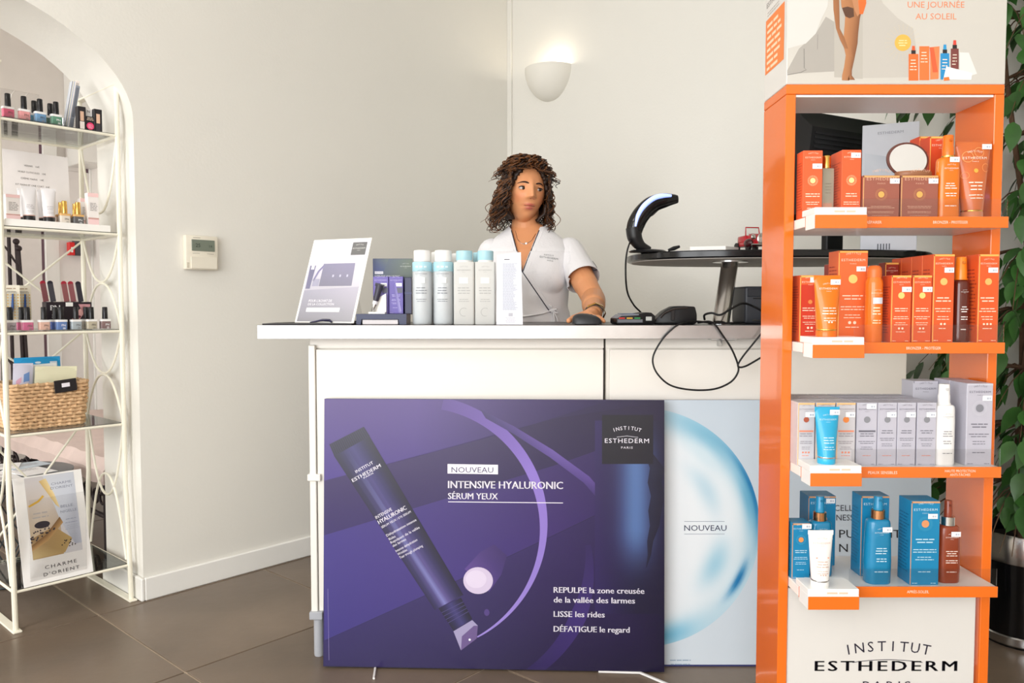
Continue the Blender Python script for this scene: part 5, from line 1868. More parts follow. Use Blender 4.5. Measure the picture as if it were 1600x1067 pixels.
# crossed rods at the back
for z0, z1 in ((ESH[1], ESH[2]), (ESH[2], ESH[3]), (ESH[3], ESH[4])):
    M().tube([(-hw, hd_ + 0.002, z0 - 0.01), (hw, hd_ + 0.002, z1 + 0.01)], 0.004, 6).build('cross_rod', IVORY_METAL, ET)
    M().tube([(hw, hd_ + 0.010, z0 - 0.01), (-hw, hd_ + 0.010, z1 + 0.01)], 0.004, 6).build('cross_rod', IVORY_METAL, ET)
for i, z in enumerate(ESH):
    e_ = flare(z) if i == 4 else 0
    yy = hd_ + e_
    fr = M()
    for a_, b_ in (((-hw, -yy), (hw, -yy)), ((-hw, yy), (hw, yy)), ((-hw, -yy), (-hw, yy)), ((hw, -yy), (hw, yy))):
        fr.tube([(a_[0], a_[1], z - 0.005), (b_[0], b_[1], z - 0.005)], 0.0048, 8)
    fr.build('shelf_rail', IVORY_METAL, ET)
    M().box(-hw + 0.006, hw - 0.006, -yy + 0.004, yy - 0.004, z - 0.001, z + 0.003, 0.0006).build('glass_shelf', GLASS, ET)
ZS = [z + 0.003 for z in ESH]


def eloc(px_, v, z):
    """local x on the shelf for a picture column, v metres behind the front rail"""
    n = BX
    p0 = ME @ Vector((0, -hd_ + v, 0))
    py = 476 - (z - CAM_H) * F / 2.7
    for _ in range(3):
        q = MEI @ hit(px_, py, p0, n)
        py -= 0
    q = MEI @ hit(px_, py, p0, n)
    return q.x


def eput(o, px_, v, z, rz=0.0, dy=0.0):
    x = eloc(px_, v, z)
    wpt = ME @ Vector((x, -hd_ + v + dy, z))
    o.location = wpt
    o.rotation_euler = (0, 0, ANG + rz)
    return o


# nail polish
def polish(label, col, cap=(16, 14, 18), band=(240, 238, 236), group=None, logo=True, capm=None, w_=0.036):
    t = thing('nail_polish', label, 'nail polish', group=group)
    hb = 0.037
    GL = cmat((236, 236, 236), 0.08, alpha=0.14)
    M().rings([rbox_ring(w_ * k, w_ * 0.62 * k, 0.005, hb * f) for f, k in ((0, .96), (.03, 1), (.9, 1), (.96, .95), (1, .8))]).build('glass', GL, t)
    M().rings([rbox_ring(w_ * k - 0.003, w_ * 0.62 * k - 0.0022, 0.004, 0.002 + (hb * 0.74) * f) for f, k in ((0, .96), (.03, 1), (1, 1))]).build('varnish', cmat(col, 0.2), t)
    M().rings([rbox_ring(w_ * 1.005, w_ * 0.63, 0.005, z_) for z_ in (hb * 0.78, hb * 0.97)]).build('label_band', cmat(band, 0.4), t)
    cr = w_ * 0.25
    M().lathe([(cr, hb), (cr * 1.02, hb + 0.002), (cr * 0.95, hb + 0.041), (cr * 0.8, hb + 0.043), (0.001, hb + 0.0432)], 20).build('cap', capm or cmat(cap, 0.25), t)
    if logo:
        pr = Print()
        dark = sum(col) < 330
        pr.text('PN', w_ * 0.1, hb * 0.36, 0.0075, (240, 240, 240) if dark else (90, 86, 84), 1)
        pr.lines(0, w_ * 0.36, hb * 0.2, 0.0014, (240, 240, 240) if dark else (120, 116, 110), 2, 0.0035, 1)
        pr.build('printed_logo', t, lambda u, v, n: (u, -w_ * 0.315 - n, v))
    return t


# top shelf: low clear tray with polishes
z = ZS[0]
tray = thing('clear_tray', 'low clear acrylic tray under the polishes on the top glass shelf', 'tray')
eput(tray, 49, 0.055, z)
TW_ = 0.188
m = M()
m.box(-TW_ / 2, TW_ / 2, -0.05, 0.05, 0, 0.003)
m.build('bottom', ACRYLIC, tray)
for y0_, y1_ in ((-0.05, -0.048), (0.048, 0.05)):
    M().box(-TW_ / 2, TW_ / 2, y0_, y1_, 0.003, 0.014).build('wall', ACRYLIC, tray)
for px_, v, lb, c in ((13, 0.035, 'hot pink nail polish on the top glass shelf', (224, 50, 106)), (38, 0.035, 'salmon pink nail polish on the top glass shelf', (240, 150, 150)),
                      (63, 0.035, 'blue nail polish in front on the top glass shelf', (64, 140, 190)), (54, 0.075, 'light blue nail polish behind the blue one on the top shelf', (96, 180, 214)),
                      (88, 0.035, 'green nail polish in front on the top glass shelf', (30, 132, 92)), (79, 0.075, 'dark green nail polish behind the green one on the top shelf', (24, 116, 84))):
    eput(polish(lb, c, group='nail polishes on the top shelf'), px_, v, z + 0.0032)
# white acrylic display card behind the polishes
t = thing('acrylic_riser', 'clear acrylic angled display sheet at the back of the top shelf', 'display')
eput(t, 40, 0.20, z)
M().box(-0.075, 0.06, -0.001, 0.001, 0, 0.155, 0.0, mtx=Matrix.Rotation(math.radians(-18), 4, 'X')).build('sheet', ACRYLIC, t)
M().box(-0.075, 0.06, -0.03, 0.03, 0, 0.002).build('foot', ACRYLIC, t)
for k in range(2):
    pts = [(-0.05 + k * 0.042, 0.004 + 0.03 * f, 0.02 + 0.125 * f) for f in (0, .3, .6, .85, 1)]
    M().tube([(p_[0] + 0.03 * (i / 4) ** 2, p_[1], p_[2]) for i, p_ in enumerate(pts)], [0.006, 0.009, 0.01, 0.009, 0.005], 8, flat=0.2).build('sample_stick', cmat((214, 206, 198), .4), t)
# cup of nail files
t = thing('file_cup', 'clear cup of patterned nail files on the top glass shelf', 'cup')
eput(t, 107, 0.100, z)
M().lathe([(0.024, 0), (0.026, 0.045), (0.0245, 0.045), (0.0225, 0.003), (0.001, 0.003)], 24).build('cup', ACRYLIC, t)
rn = random.Random(5)
for k in range(7):
    c = [(200, 206, 214), (232, 232, 236), (150, 154, 166), (220, 214, 200), (176, 184, 200), (236, 226, 220), (140, 146, 158)][k]
    f0 = thing('nail_file', ('steel blue', 'white', 'slate grey', 'sand beige', 'periwinkle grey', 'pale peach', 'dark grey')[k] + ' nail file standing in the clear cup on the top shelf', 'nail file', group='nail files in the clear cup')
    eput(f0, 107, 0.100, z)
    dx, dy = (-0.012 + k * 0.0024) / 0.7, 0.010 - k * 0.0034
    ln = rn.uniform(0.165, 0.185)
    mt = Matrix.Translation((dx * 0.7, dy, 0.004)) @ Matrix.Rotation(math.radians(10), 4, 'Y')
    M().box(-0.007, 0.007, -0.0012, 0.0012, 0, ln, 0.001, mtx=mt).build('board', cmat(c, .6), f0)
    M().box(-0.0045, 0.0045, -0.0016, -0.0011, 0.05, ln - 0.008, 0.0, mtx=mt).build('abrasive_strip', cmat(tuple(int(q * 0.8) for q in c), .9), f0)
# black gift box with polishes
t = thing('polish_gift_box', 'black gift box with two boxed polishes and pink dot', 'box')
eput(t, 139, 0.045, z)
bw, bh = 0.081, 0.083
M().box(-bw / 2, -bw / 6, -0.012, 0.012, 0, bh, 0.001).build('box_wing', cmat((34, 30, 34), .4), t)
M().box(bw / 6, bw / 2, -0.012, 0.012, 0, bh, 0.001).build('box_wing', cmat((34, 30, 34), .4), t)
M().box(-bw / 6 + .0003, bw / 6 - .0003, -0.011, 0.012, 0, bh * 0.64, 0.001).build('box_middle', cmat((30, 26, 30), .4), t)
M().box(-bw / 6 + .0003, bw / 6 - .0003, 0.002, 0.012, bh * 0.64, bh * 0.98, 0.001).build('card_back', cmat((238, 236, 234), .5), t)
pr = Print()
for x, c1, c2_ in ((-bw * .33, (232, 224, 216), (214, 176, 150)), (bw * .33, (60, 56, 62), (226, 186, 160))):
    pr.rect(x - 0.0075, 0.004, x + 0.0075, 0.031, c1, 1)
    pr.rect(x - 0.006, 0.033, x + 0.006, 0.066, c2_, 1)
    pr.build('printed_polish', t, lambda u, v, n: (u, -0.0123 - n, v))
    pr = Print()
pr.disc(0, 0.019, 0.0125, (226, 60, 110), 2, 24)
pr.lines(-0.009, 0.009, 0.022, 0.0018, (250, 200, 216), 3, 0.005, 3)
pr.lines(-0.012, 0.012, 0.047, 0.0016, (220, 200, 180), 3, 0.004, 2)
pr.text('N', 0, 0.068, 0.009, (60, 56, 60), 1)
pr.build('printed_front', t, lambda u, v, n: (u, (-0.0123 if abs(u) > bw / 6 or v < 0.06 else 0.0018) - n, v))

# second shelf: white board tray, price card, hand creams
z = ZS[1]
t = thing('white_tray', 'white rectangular board tray on the second shelf of the metal rack', 'tray')
eput(t, 90, 0.10, z)
xc = (MEI @ t.location).x
M().box(-hw + 0.012 - xc, hw - 0.03 - xc, -0.095, 0.19, 0, 0.020, 0.002).build('board', WHITE_GLOSS, t)
M().box(-hw + 0.012 - xc, hw - 0.03 - xc, -0.097, -0.0952, 0, 0.023, 0.0004).build('front_lip', WHITE_GLOSS, t)
z2 = z + 0.0205
t = thing('price_card', 'large white price card with four printed lines on the metal rack', 'sign')
eput(t, 57, 0.19, z2)
cw_, ch_ = 0.235, 0.262
t.rotation_euler = (math.radians(-4), 0, ANG + math.radians(3))
M().box(-cw_ / 2, cw_ / 2, 0, 0.003, 0, ch_, 0.0005).build('card', cmat((240, 234, 232), .6), t)
M().box(-0.03, 0.03, 0.003, 0.05, 0, 0.003, 0.0005).build('foot', cmat((240, 234, 232), .6), t)
pr = Print()
for i, (s_, wd) in enumerate((('VERNIS   16€', 0.050), ('HUILE CUTICULES   15€', 0.090), ('CRÈME MAINS   14€', 0.074), ('KIT MAINS ET ONE COAT   31€', 0.110))):
    pr.text(s_, -0.005, ch_ * (0.80 - i * 0.088), 0.0062, (96, 88, 88), 1, width=wd)
pr.build('printed_lines', t)


def cream_box(label, w_, h_p, group=None):
    t = thing('cream_carton', label, 'box', group=group)
    M().box(-w_ / 2, w_ / 2, -0.014, 0.014, 0, h_p, 0.0008).build('box', cmat((240, 234, 230), .45), t)
    pr = Print()
    pr.rect(-w_ / 2, 0, w_ / 2, h_p * 0.2, (240, 206, 206), 0)
    pr.rect(-w_ / 2, h_p * 0.2, w_ / 2, h_p * 0.25, (206, 160, 152), 1)
    pr.rect(-w_ / 2, h_p * 0.88, w_ / 2, h_p * 0.999, (244, 206, 204), 1)
    pr.lines(-w_ * 0.3, w_ * 0.42, h_p * 0.68, 0.0018, (130, 122, 120), 6, 0.005, 1, None, False)
    pr.build('printed_front', t, lambda u, v, n: (u, -0.014 - n, v))
    return t


eput(cream_box('white and pink cream carton beside the hand cream tubes', 0.042, 0.086), 19, 0.05, z2)
eput(cream_box('white cream carton with brown stripe at the end of the second shelf', 0.036, 0.116), 144, 0.045, z2)
eput(cream_box('white cream carton standing behind the gold-capped black polish', 0.030, 0.105), 131, 0.13, z2)
for px_, v, lb in ((46, 0.04, 'white hand cream tube with black cap beside the pink carton'), (77, 0.04, 'white hand cream tube with black cap beside gold-capped polish'),
                   (40, 0.108, 'white hand cream tube behind the pink carton'), (70, 0.09, 'white hand cream tube in the back between two others')):
    o = squeeze_tube(lb, 0.046, 0.036, 0.118, 0.019, (236, 233, 234), (20, 18, 22), cmat((214, 170, 156), .4), ink=(186, 180, 182), brand=False, group='hand cream tubes', name='hand_cream_tube')
    eput(o, px_, v, z2)
for px_, v, lb, c in ((101, 0.04, 'clear polish with gold cap on the second shelf', (238, 226, 210)), (122, 0.04, 'black polish with gold cap on the second shelf', (22, 18, 20)),
                      (96, 0.09, 'pale polish with gold cap behind the clear one', (232, 200, 176)), (118, 0.095, 'dark polish with gold cap behind the black one', (34, 26, 26))):
    eput(polish(lb, c, band=(224, 176, 110), capm=GOLD), px_, v, z2)

# third shelf: polishes, nail file display, tweezers cards
z = ZS[2]
for px_, v, lb, c in ((16, 0.03, 'grey mauve nail polish on the third shelf', (168, 156, 164)), (43, 0.03, 'magenta nail polish in front on the third shelf', (206, 62, 126)), (34, 0.07, 'pink nail polish behind the magenta one', (226, 96, 150)),
                      (69, 0.03, 'peach nail polish on the third shelf', (226, 176, 154)), (96, 0.03, 'cobalt blue nail polish in front on the third shelf', (40, 104, 180)), (87, 0.07, 'royal blue nail polish behind the cobalt one', (38, 90, 190)),
                      (119, 0.03, 'pale grey-blue nail polish on the third shelf', (166, 178, 184)), (143, 0.03, 'beige nail polish in front on the third shelf', (190, 178, 150)), (135, 0.07, 'grey beige nail polish behind the beige one', (186, 176, 164)),
                      (164.5, 0.03, 'brown nail polish at the end of the third shelf', (110, 62, 60))):
    eput(polish(lb, c, group='nail polishes on the third shelf'), px_, v, z)
t = thing('nail_file_display', 'black display box with logo holding upright nail files', 'display')
eput(t, 106, 0.12, z)
M().box(-0.075, 0.075, -0.02, 0.02, 0, 0.098, 0.001).build('box', cmat((34, 26, 34), .4), t)
pr = Print()
pr.text('PN', -0.046, 0.068, 0.019, (246, 244, 244), 1, bold=True)
pr.lines(-0.06, -0.035, 0.05, 0.003, (220, 216, 216), 2, 0.008, 1)
pr.rect(-0.012, 0.082, 0.012, 0.096, (240, 240, 236), 1)
pr.poly([(0.0, 0.02), (0.03, 0.03), (0.06, 0.075), (0.05, 0.085), (0.02, 0.06)], (214, 160, 156), 1)
pr.poly([(0.03, 0.09), (0.06, 0.03), (0.072, 0.035), (0.07, 0.09)], (196, 140, 146), 1)
pr.disc(0.03, 0.045, 0.008, (110, 40, 60), 2, 14, ry=0.005)
pr.disc(0.058, 0.06, 0.008, (70, 30, 50), 2, 14, ry=0.004)
pr.build('printed_front', t, lambda u, v, n: (u, -0.0202 - n, v))
for k, (dx, c, tip) in enumerate(((-0.066, (122, 70, 74), (160, 26, 50)), (-0.042, (64, 62, 70), (30, 24, 40)), (0.003, (142, 84, 86), (168, 26, 50)), (0.026, (142, 84, 88), (160, 26, 50)), (0.052, (48, 44, 54), (24, 18, 34)))):
    lb = ('red-brown nail file at the end of the black display', 'grey nail file beside the red-brown end one', 'red-brown nail file in the middle of the black display', 'red-brown nail file next to the black one', 'black nail file standing in the black display')[k]
    f0 = thing('emery_board', lb, 'nail file')
    eput(f0, 106, 0.12, z)
    mt = Matrix.Translation((dx, 0.006 + 0.002 * k, 0.0985)) @ Matrix.Rotation(math.radians(-8), 4, 'Y')
    M().box(-0.009, 0.009, -0.0015, 0.0015, 0.0, 0.066, 0.001, mtx=mt).build('board', cmat(c, .7), f0)
    M().lathe([(0.009, -0.0014), (0.009, 0.0014)], 20, mtx=mt @ Matrix.Translation((0, 0, 0.066)) @ Matrix.Rotation(PI / 2, 4, 'X')).build('tip', cmat(tip, .6), f0)
for k, (px_, lb) in enumerate(((19, 'yellow dotted card with blue tweezers nearest the rack post'), (38, 'yellow dotted card with blue tweezers beside the nail files'))):
    t = thing('tweezers_card', lb, 'blister card')
    eput(t, px_, 0.13 + 0.03 * k, z, rz=math.radians(-6 + 16 * k))
    M().box(-0.026, 0.026, 0, 0.0012, 0, 0.155, 0.0).build('card', cmat((246, 240, 222), .6), t)
    pr = Print()
    for i in range(5):
        for j in range(12):
            pr.disc(-0.02 + i * 0.01, 0.012 + j * 0.010, 0.003, (244, 208, 130), 1, 8)
    pr.lines(-0.018, 0.018, 0.142, 0.003, (176, 150, 120), 1, .01, 1)
    pr.build('printed_dots', t)
    M().tube([(0.004, -0.004, 0.125), (0.002, -0.006, 0.08), (-0.006, -0.004, 0.02)], [0.0025, 0.0045, 0.0012], 8).build('tweezers', cmat((30, 84, 160), .35), t)
    M().box(-0.016, 0.016, -0.010, -0.0002, 0.012, 0.134, 0.003).build('blister', ACRYLIC, t)

# fourth shelf: woven basket with packets
z = ZS[3]
bk = thing('woven_basket', 'woven straw basket with black tag on the metal rack', 'basket')
eput(bk, 66, 0.155, z)
bx_ = (MEI @ bk.location).x
STRAW = mat('woven_straw', (216, 178, 136), 0.8, var=0.14, vscale=60, bump=0.3, bscale=120)
NB = 13
bwid, bdep, bht = 0.252, 0.205, 0.158
for k in range(NB):
    f = k / (NB - 1)
    s_ = 0.90 + 0.10 * f
    ring = rbox_ring(bwid * s_, bdep * s_, 0.03, 0.006 + f * (bht - 0.012), 8)
    # each row a twisted straw rope
    dense = []
    L = len(ring)
    for i in range(L):
        a_, b_ = ring[i], ring[(i + 1) % L]
        seg_n = max(1, int((b_ - a_).length / 0.006))
        for j in range(seg_n):
            dense.append(a_.lerp(b_, j / seg_n))
    pts, rad = [], []
    for i, p_ in enumerate(dense):
        o_ = math.sin(i * 1.25 + k * PI) * 0.0022
        dv = Vector((p_.x, p_.y, 0)).normalized()
        pts.append(p_ + dv * o_ + Vector((0, 0, 0.0012 * math.sin(i * 1.25 + k * PI + 1.2))))
        rad.append(0.0062 + 0.0012 * math.sin(i * 2.5))
    M().tube(pts, rad, 7, loop=True).build('woven_row', STRAW, bk)
M().rings([rbox_ring(bwid * s_ - 0.012, bdep * s_ - 0.012, 0.026, z_, 8) for z_, s_ in ((0.004, .9), (bht - 0.012, 1.0))], True, False).build('lining', mat('straw_lining', (196, 158, 116), 0.9, var=0.1), bk)
tg = M().box(-0.036, 0.036, -0.002, 0.002, 0, 0.044, 0.0015, mtx=Matrix.Translation((0.044, -bdep / 2 - 0.011, bht - 0.036)) @ Matrix.Rotation(math.radians(-5), 4, 'Y')).build('tag', cmat((26, 22, 26), .5), bk)
M().box(-0.013, 0.013, -0.0026, -0.0021, 0.018, 0.032, 0.0, mtx=Matrix.Translation((0.044, -bdep / 2 - 0.011, bht - 0.036)) @ Matrix.Rotation(math.radians(-5), 4, 'Y')).build('price_sticker', cmat((236, 232, 240), .5), tg)


def packet(name, label, cx_, cy_, w_, h_p, lean_x, lean_y, body, z0=0.005, bulge=0.006, deco=None, alpha=1.0):
    h_p += 0.025
    t = thing(name, label, 'packet')
    t.matrix_world = ME @ Matrix.Translation((bx_ + cx_, -hd_ + 0.155 + cy_, z + z0)) @ Matrix.Rotation(math.radians(lean_y), 4, 'Y') @ Matrix.Rotation(math.radians(lean_x), 4, 'X')
    n = 10
    rs = []
    for i in range(n + 1):
        f = i / n
        th_ = 0.0008 + bulge * math.sin(PI * min(max(f, 0), 1)) ** 0.6
        rs.append([Vector((w_ / 2 * c_x, th_ * s_y * (1 - abs(c_x) ** 3), h_p * f)) for c_x, s_y in ((-1, 0), (-.6, -1), (-.2, -1.06), (.2, -.95), (.6, -1), (1, 0), (.6, 1), (.2, 1), (-.2, 1), (-.6, 1))])
    M().rings(rs).build('pouch', cmat(body, 0.25, **({'alpha': alpha} if alpha < 1 else {})), t)
    M().box(-w_ / 2, w_ / 2, -0.0008, 0.0008, h_p - 0.012, h_p + 0.004, 0.0003).build('seal', cmat(tuple(min(255, int(c * 1.04)) for c in body), .3), t)
    if deco:
        pr = Print()
        deco(pr, w_, h_p)
        pr.build('printed_front', t, lambda u, v, nn: (u, -0.0012 - bulge * 1.08 * math.sin(PI * min(max(v / h_p, 0), 1)) ** 0.6 * (1 - abs(2 * u / w_) ** 3) - nn, v))
    return t


def d_blue(pr, w_, h_p):
    pr.rect(w_ * .26, h_p * .86, w_ * .42, h_p * .94, (226, 236, 244), 1)
    pr.disc(0, h_p * .93, 0.010, (226, 240, 246), 1, 14, ry=0.004)
    for k in range(7):
        pr.line([(-w_ * .42 + k * w_ * .11, h_p * .76), (-w_ * .36 + k * w_ * .11, h_p * .9)], 0.004, (96, 200, 236), 0)


def d_yel(pr, w_, h_p):
    pr.lines(-w_ * .3, w_ * .1, h_p * .42, 0.003, (150, 140, 110), 2, 0.02, 1)
    for k in range(12):
        pr.rect(w_ * .22 + k * 0.003, h_p * .28, w_ * .22 + k * 0.003 + 0.0015, h_p * .44, (130, 126, 110), 1)
    pr.disc(0.0, h_p * .40, 0.007, (240, 190, 60), 1, 14)


def d_pink(pr, w_, h_p):
    pr.poly([(-w_ * .4, h_p * .2), (-w_ * .05, h_p * .2), (-w_ * .1, h_p * .8), (-w_ * .35, h_p * .74)], (236, 184, 206), 1)
    pr.poly([(0, h_p * .2), (w_ * .38, h_p * .2), (w_ * .3, h_p * .88), (w_ * .02, h_p * .84)], (120, 160, 220), 1)
    pr.poly([(-w_ * .4, h_p * .1), (w_ * .0, h_p * .1), (-w_ * .1, h_p * .3)], (60, 160, 210), 2)


packet('mask_packet', 'bright blue cosmetic packet standing at the back of the basket', 0.012, 0.045, 0.150, 0.205, -6, 0, (34, 156, 214), deco=d_blue)
packet('mask_packet', 'pale yellow clear packet in front in the basket', 0.030, -0.02, 0.136, 0.175, 4, 3, (240, 238, 206), deco=d_yel)
packet('mask_packet', 'white clear packet between the yellow and pink packets', -0.005, 0.012, 0.13, 0.182, 2, -2, (236, 238, 236))
packet('sock_packet', 'pink and blue wrapped packet at the basket corner', -0.068, -0.01, 0.062, 0.19, 3, 2, (222, 222, 240), deco=d_pink)

# bottom shelf: framed brochure leaning
z = ZS[4]
b0, b1 = on_z(38, 919, z), on_z(146, 893, z)
b0l, b1l = MEI @ b0, MEI @ b1
t = thing('brochure_stand', 'white framed spa brochure leaning on the lowest glass shelf', 'brochure')
dirv = (b1 - b0)
bw_ = dirv.length
ang_b = math.atan2(dirv.y, dirv.x)
t.matrix_world = Matrix.Translation(b0) @ Matrix.Rotation(ang_b, 4, 'Z') @ Matrix.Rotation(math.radians(-14), 4, 'X') @ Matrix.Rotation(math.radians(-0), 4, 'Y')
bh_ = 0.365
M().box(0, bw_, 0, 0.004, 0, bh_, 0.0006).build('panel', cmat((245, 243, 240), .4), t)
M().box(0.02, bw_ - 0.02, 0.004, 0.007, 0.0, bh_ * 0.8, 0.0, mtx=Matrix.Rotation(math.radians(16), 4, 'X')).build('back_leg', ACRYLIC, t)
pr = Print(step=0.00012)
u = lambda f: bw_ * f
v = lambda f: bh_ * f
pr.rect(u(.16), v(.23), u(.88), v(.985), (214, 212, 216), 0)
pr.poly([(u(.16), v(.23)), (u(.60), v(.23)), (u(.60), v(.985)), (u(.16), v(.985))], [(196, 168, 118), (178, 146, 96), (214, 210, 212), (210, 206, 208)], 1)
pr.poly([(u(.42), v(.985)), (u(.88), v(.985)), (u(.88), v(.30)), (u(.78), v(.30)), (u(.60), v(.55))], [(218, 222, 230), (206, 210, 220), (190, 196, 212), (176, 180, 196), (206, 212, 224)], 2)
pr.poly([(u(.16), v(.24)), (u(.62), v(.24)), (u(.75), v(.36)), (u(.5), v(.5)), (u(.16), v(.42))], [(206, 182, 130), (186, 156, 100), (196, 166, 106), (170, 138, 90), (150, 122, 84)], 2)
pr.strip([(u(.16), v(.36)), (u(.38), v(.44)), (u(.6), v(.58))], [(u(.16), v(.31)), (u(.4), v(.38)), (u(.64), v(.52))], (120, 84, 48), (190, 150, 96), 3)
pr.strip([(u(.36), v(.94)), (u(.48), v(.80)), (u(.56), v(.70))], [(u(.46), v(.96)), (u(.56), v(.80)), (u(.62), v(.66))], (214, 180, 110), (236, 214, 160), 3)
pr.line([(u(.18), v(.72)), (u(.32), v(.755)), (u(.40), v(.80))], 0.007, (214, 170, 60), 4)
pr.disc(u(.34), v(.535), 0.024, (40, 36, 46), 4, 24, ry=0.012)
rn = random.Random(9)
for k in range(34):
    f = rn.random()
    pr.disc(u(.16 + .38 * f), v(.42 + .10 * f + rn.uniform(-.04, .05)), 0.0028, (44, 40, 54), 5, 8)
for k in range(12):
    pr.disc(u(.58 + rn.uniform(0, .2)), v(.29 + rn.uniform(0, .06)), 0.0024, (60, 50, 44), 5, 8)
pr.lines(u(.2), u(.46), v(.64), 0.004, (176, 172, 170), 2, 0.014, 5)
for s_, x, y, cap, wd in (('CHARME', .68, .885, .0088, .30), ("D'ORIENT", .68, .845, .0088, .33), ('BELLE', .72, .66, .009, .18), ('NIGELLE', .74, .61, .009, .24)):
    pr.text(s_, u(x), v(y), cap, (132, 138, 158), 5, width=wd * bw_)
pr.lines(u(.66), u(.86), v(.54), 0.0022, (150, 156, 176), 2, 0.012, 5)
pr.lines(u(.66), u(.88), v(.48), 0.0016, (170, 176, 192), 3, 0.006, 5)
pr.text('CHARME', u(.54), v(.125), 0.0118, (74, 70, 74), 5, spacing=1.3, width=.46 * bw_)
pr.text("D'ORIENT", u(.54), v(.062), 0.0118, (74, 70, 74), 5, spacing=1.3, width=.52 * bw_)
pr.build('printed_picture', t)

# ================================================================== room behind the arch
def mw(x, y, z=0.0):
    return MW @ Vector((x, y, z))


def on_back(px_, py):
    return MW.inverted() @ hit(px_, py, mw(0, BACK), BX)


# white doors on the far wall
dm = cmat((238, 232, 228), .45)
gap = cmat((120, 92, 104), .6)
xa, xb, xc2 = on_back(64, 450).x, on_back(148, 450).x, on_back(40, 450).x
for i, (x0, x1) in enumerate(((xa - 1.0, xa), (xa + 0.16, xb - 0.05))):
    d = thing('door_%d' % (i + 1), 'white panelled door in the room behind the arch', None)
    d.matrix_world = MW @ Matrix.Translation((0, BACK, 0))
    tag(d, kind='structure')
    M().box(x0, x1, -0.035, 0, 0.01, 2.1, 0.003).build('leaf', dm, d)
    M().box(x1, x1 + 0.016, -0.03, 0, 0, 2.12, 0.001).build('gap_shade', gap, d)  # dark strip: the shade of the door gap put into its colour
    M().box(x1 + 0.016, x1 + 0.10, -0.05, 0, 0, 2.14, 0.004).build('casing', WHITE_TRIM, d)
    M().box((x0 + x1) / 2 - 0.2, (x0 + x1) / 2 + 0.2, -0.042, -0.035, 1.1, 1.95, 0.004).build('panel', dm, d)
    M().box((x0 + x1) / 2 - 0.2, (x0 + x1) / 2 + 0.2, -0.042, -0.035, 0.2, 0.95, 0.004).build('panel', dm, d)
# alarm box with red label
q = on_back(111, 400)
q2 = on_back(122, 370)
t = thing('alarm_box', 'dark grey wall box with a red label behind the arch', 'alarm')
t.matrix_world = MW @ Matrix.Translation((q.x, BACK - 0.055, q.z))
hh = q2.z - q.z
M().box(-0.012, 0.05, -0.05, 0.0, 0.0, hh, 0.004).build('case', cmat((74, 70, 78), .4), t)
M().box(-0.048, -0.012, -0.052, -0.01, 0.0, hh * 0.65, 0.003).build('red_plate', cmat((226, 40, 40), .4), t)
M().box(-0.036, -0.024, -0.0535, -0.0521, 0.018, hh * 0.4, 0.0).build('white_mark', cmat((250, 245, 245), .4), t)
# white wall cabinet glimpsed high behind the rack
q = on_back(158, 268)
t = thing('wall_cabinet', 'white cabinet hung high on the far wall behind the arch', 'cabinet')
t.matrix_world = MW @ Matrix.Translation((q.x, BACK - 0.002, q.z))
M().box(-0.22, 0.28, -0.26, 0, 0, 0.62, 0.004).build('body', WHITE_TRIM, t)
M().box(-0.215, 0.028, -0.278, -0.261, 0.006, 0.615, 0.003).build('door', WHITE_TRIM, t)
M().box(0.032, 0.275, -0.278, -0.261, 0.006, 0.615, 0.003).build('door', WHITE_TRIM, t)

# wrought iron day bed with pale cover
t = thing('iron_daybed', 'dark wrought iron daybed with pale pink-beige quilted cover', 'daybed', mw(0.42, 1.25), ANG)
BL_, BWd = 1.55, 0.72           # length along y, width along x (local)
def scroll(m, c, r, a0, turns, sgn, plane_x):
    pts = []
    n = 18
    for k in range(n + 1):
        f = k / n
        a_ = a0 + sgn * 2 * PI * turns * f
        rr = r * (1 - 0.72 * f)
        pts.append((plane_x, c[0] + rr * math.cos(a_), c[1] + rr * math.sin(a_)))
    m.tube(pts, 0.0055, 6)
for sx_ in (-1, 1):
    for sy_ in (-1, 1):
        M().tube([(sx_ * BWd / 2, sy_ * BL_ / 2, 0), (sx_ * BWd / 2, sy_ * BL_ / 2, 0.36)], 0.014, 8).build('leg', IRON, t)
    M().tube([(sx_ * BWd / 2, -BL_ / 2, 0.355), (sx_ * BWd / 2, BL_ / 2, 0.355)], 0.012, 8).build('upper_rail', IRON, t)
    M().tube([(sx_ * BWd / 2, -BL_ / 2, 0.21), (sx_ * BWd / 2, BL_ / 2, 0.21)], 0.010, 8).build('lower_rail', IRON, t)
for k in range(10):
    y_ = -BL_ / 2 + BL_ * (k + 0.5) / 10
    m = M()
    scroll(m, (y_ - 0.03, 0.285), 0.045, 0.4, 1.3, 1, -BWd / 2)
    scroll(m, (y_ + 0.035, 0.275), 0.042, 3.4, 1.3, -1, -BWd / 2)
    m.build('scrollwork', IRON, t)
for sy_ in (-1, 1):
    M().tube([(-BWd / 2, sy_ * BL_ / 2, 0.21), (BWd / 2, sy_ * BL_ / 2, 0.21)], 0.010, 8).build('end_rail', IRON, t)
n = 28
rs = []
for i in range(n + 1):
    y_ = -BL_ / 2 - 0.01 + (BL_ + 0.02) * i / n
    e_ = 0.004 * math.sin(i * 1.9)
    rs.append([Vector((x_, y_, z_)) for x_, z_ in ((-BWd / 2 - 0.014, 0.345 + e_), (-BWd / 2 - 0.016 + e_, 0.40), (-BWd / 2 + 0.02, 0.445 + e_), (-0.15, 0.462 - e_), (0.15, 0.462 + e_), (BWd / 2 - 0.02, 0.45), (BWd / 2 + 0.014, 0.40), (BWd / 2 + 0.01, 0.37), (0, 0.37))])
M().rings(rs).build('cushion', mat('pale_cover', (216, 196, 188), 0.85, var=0.06, vscale=9, bump=0.2, bscale=30), t)
m = M()
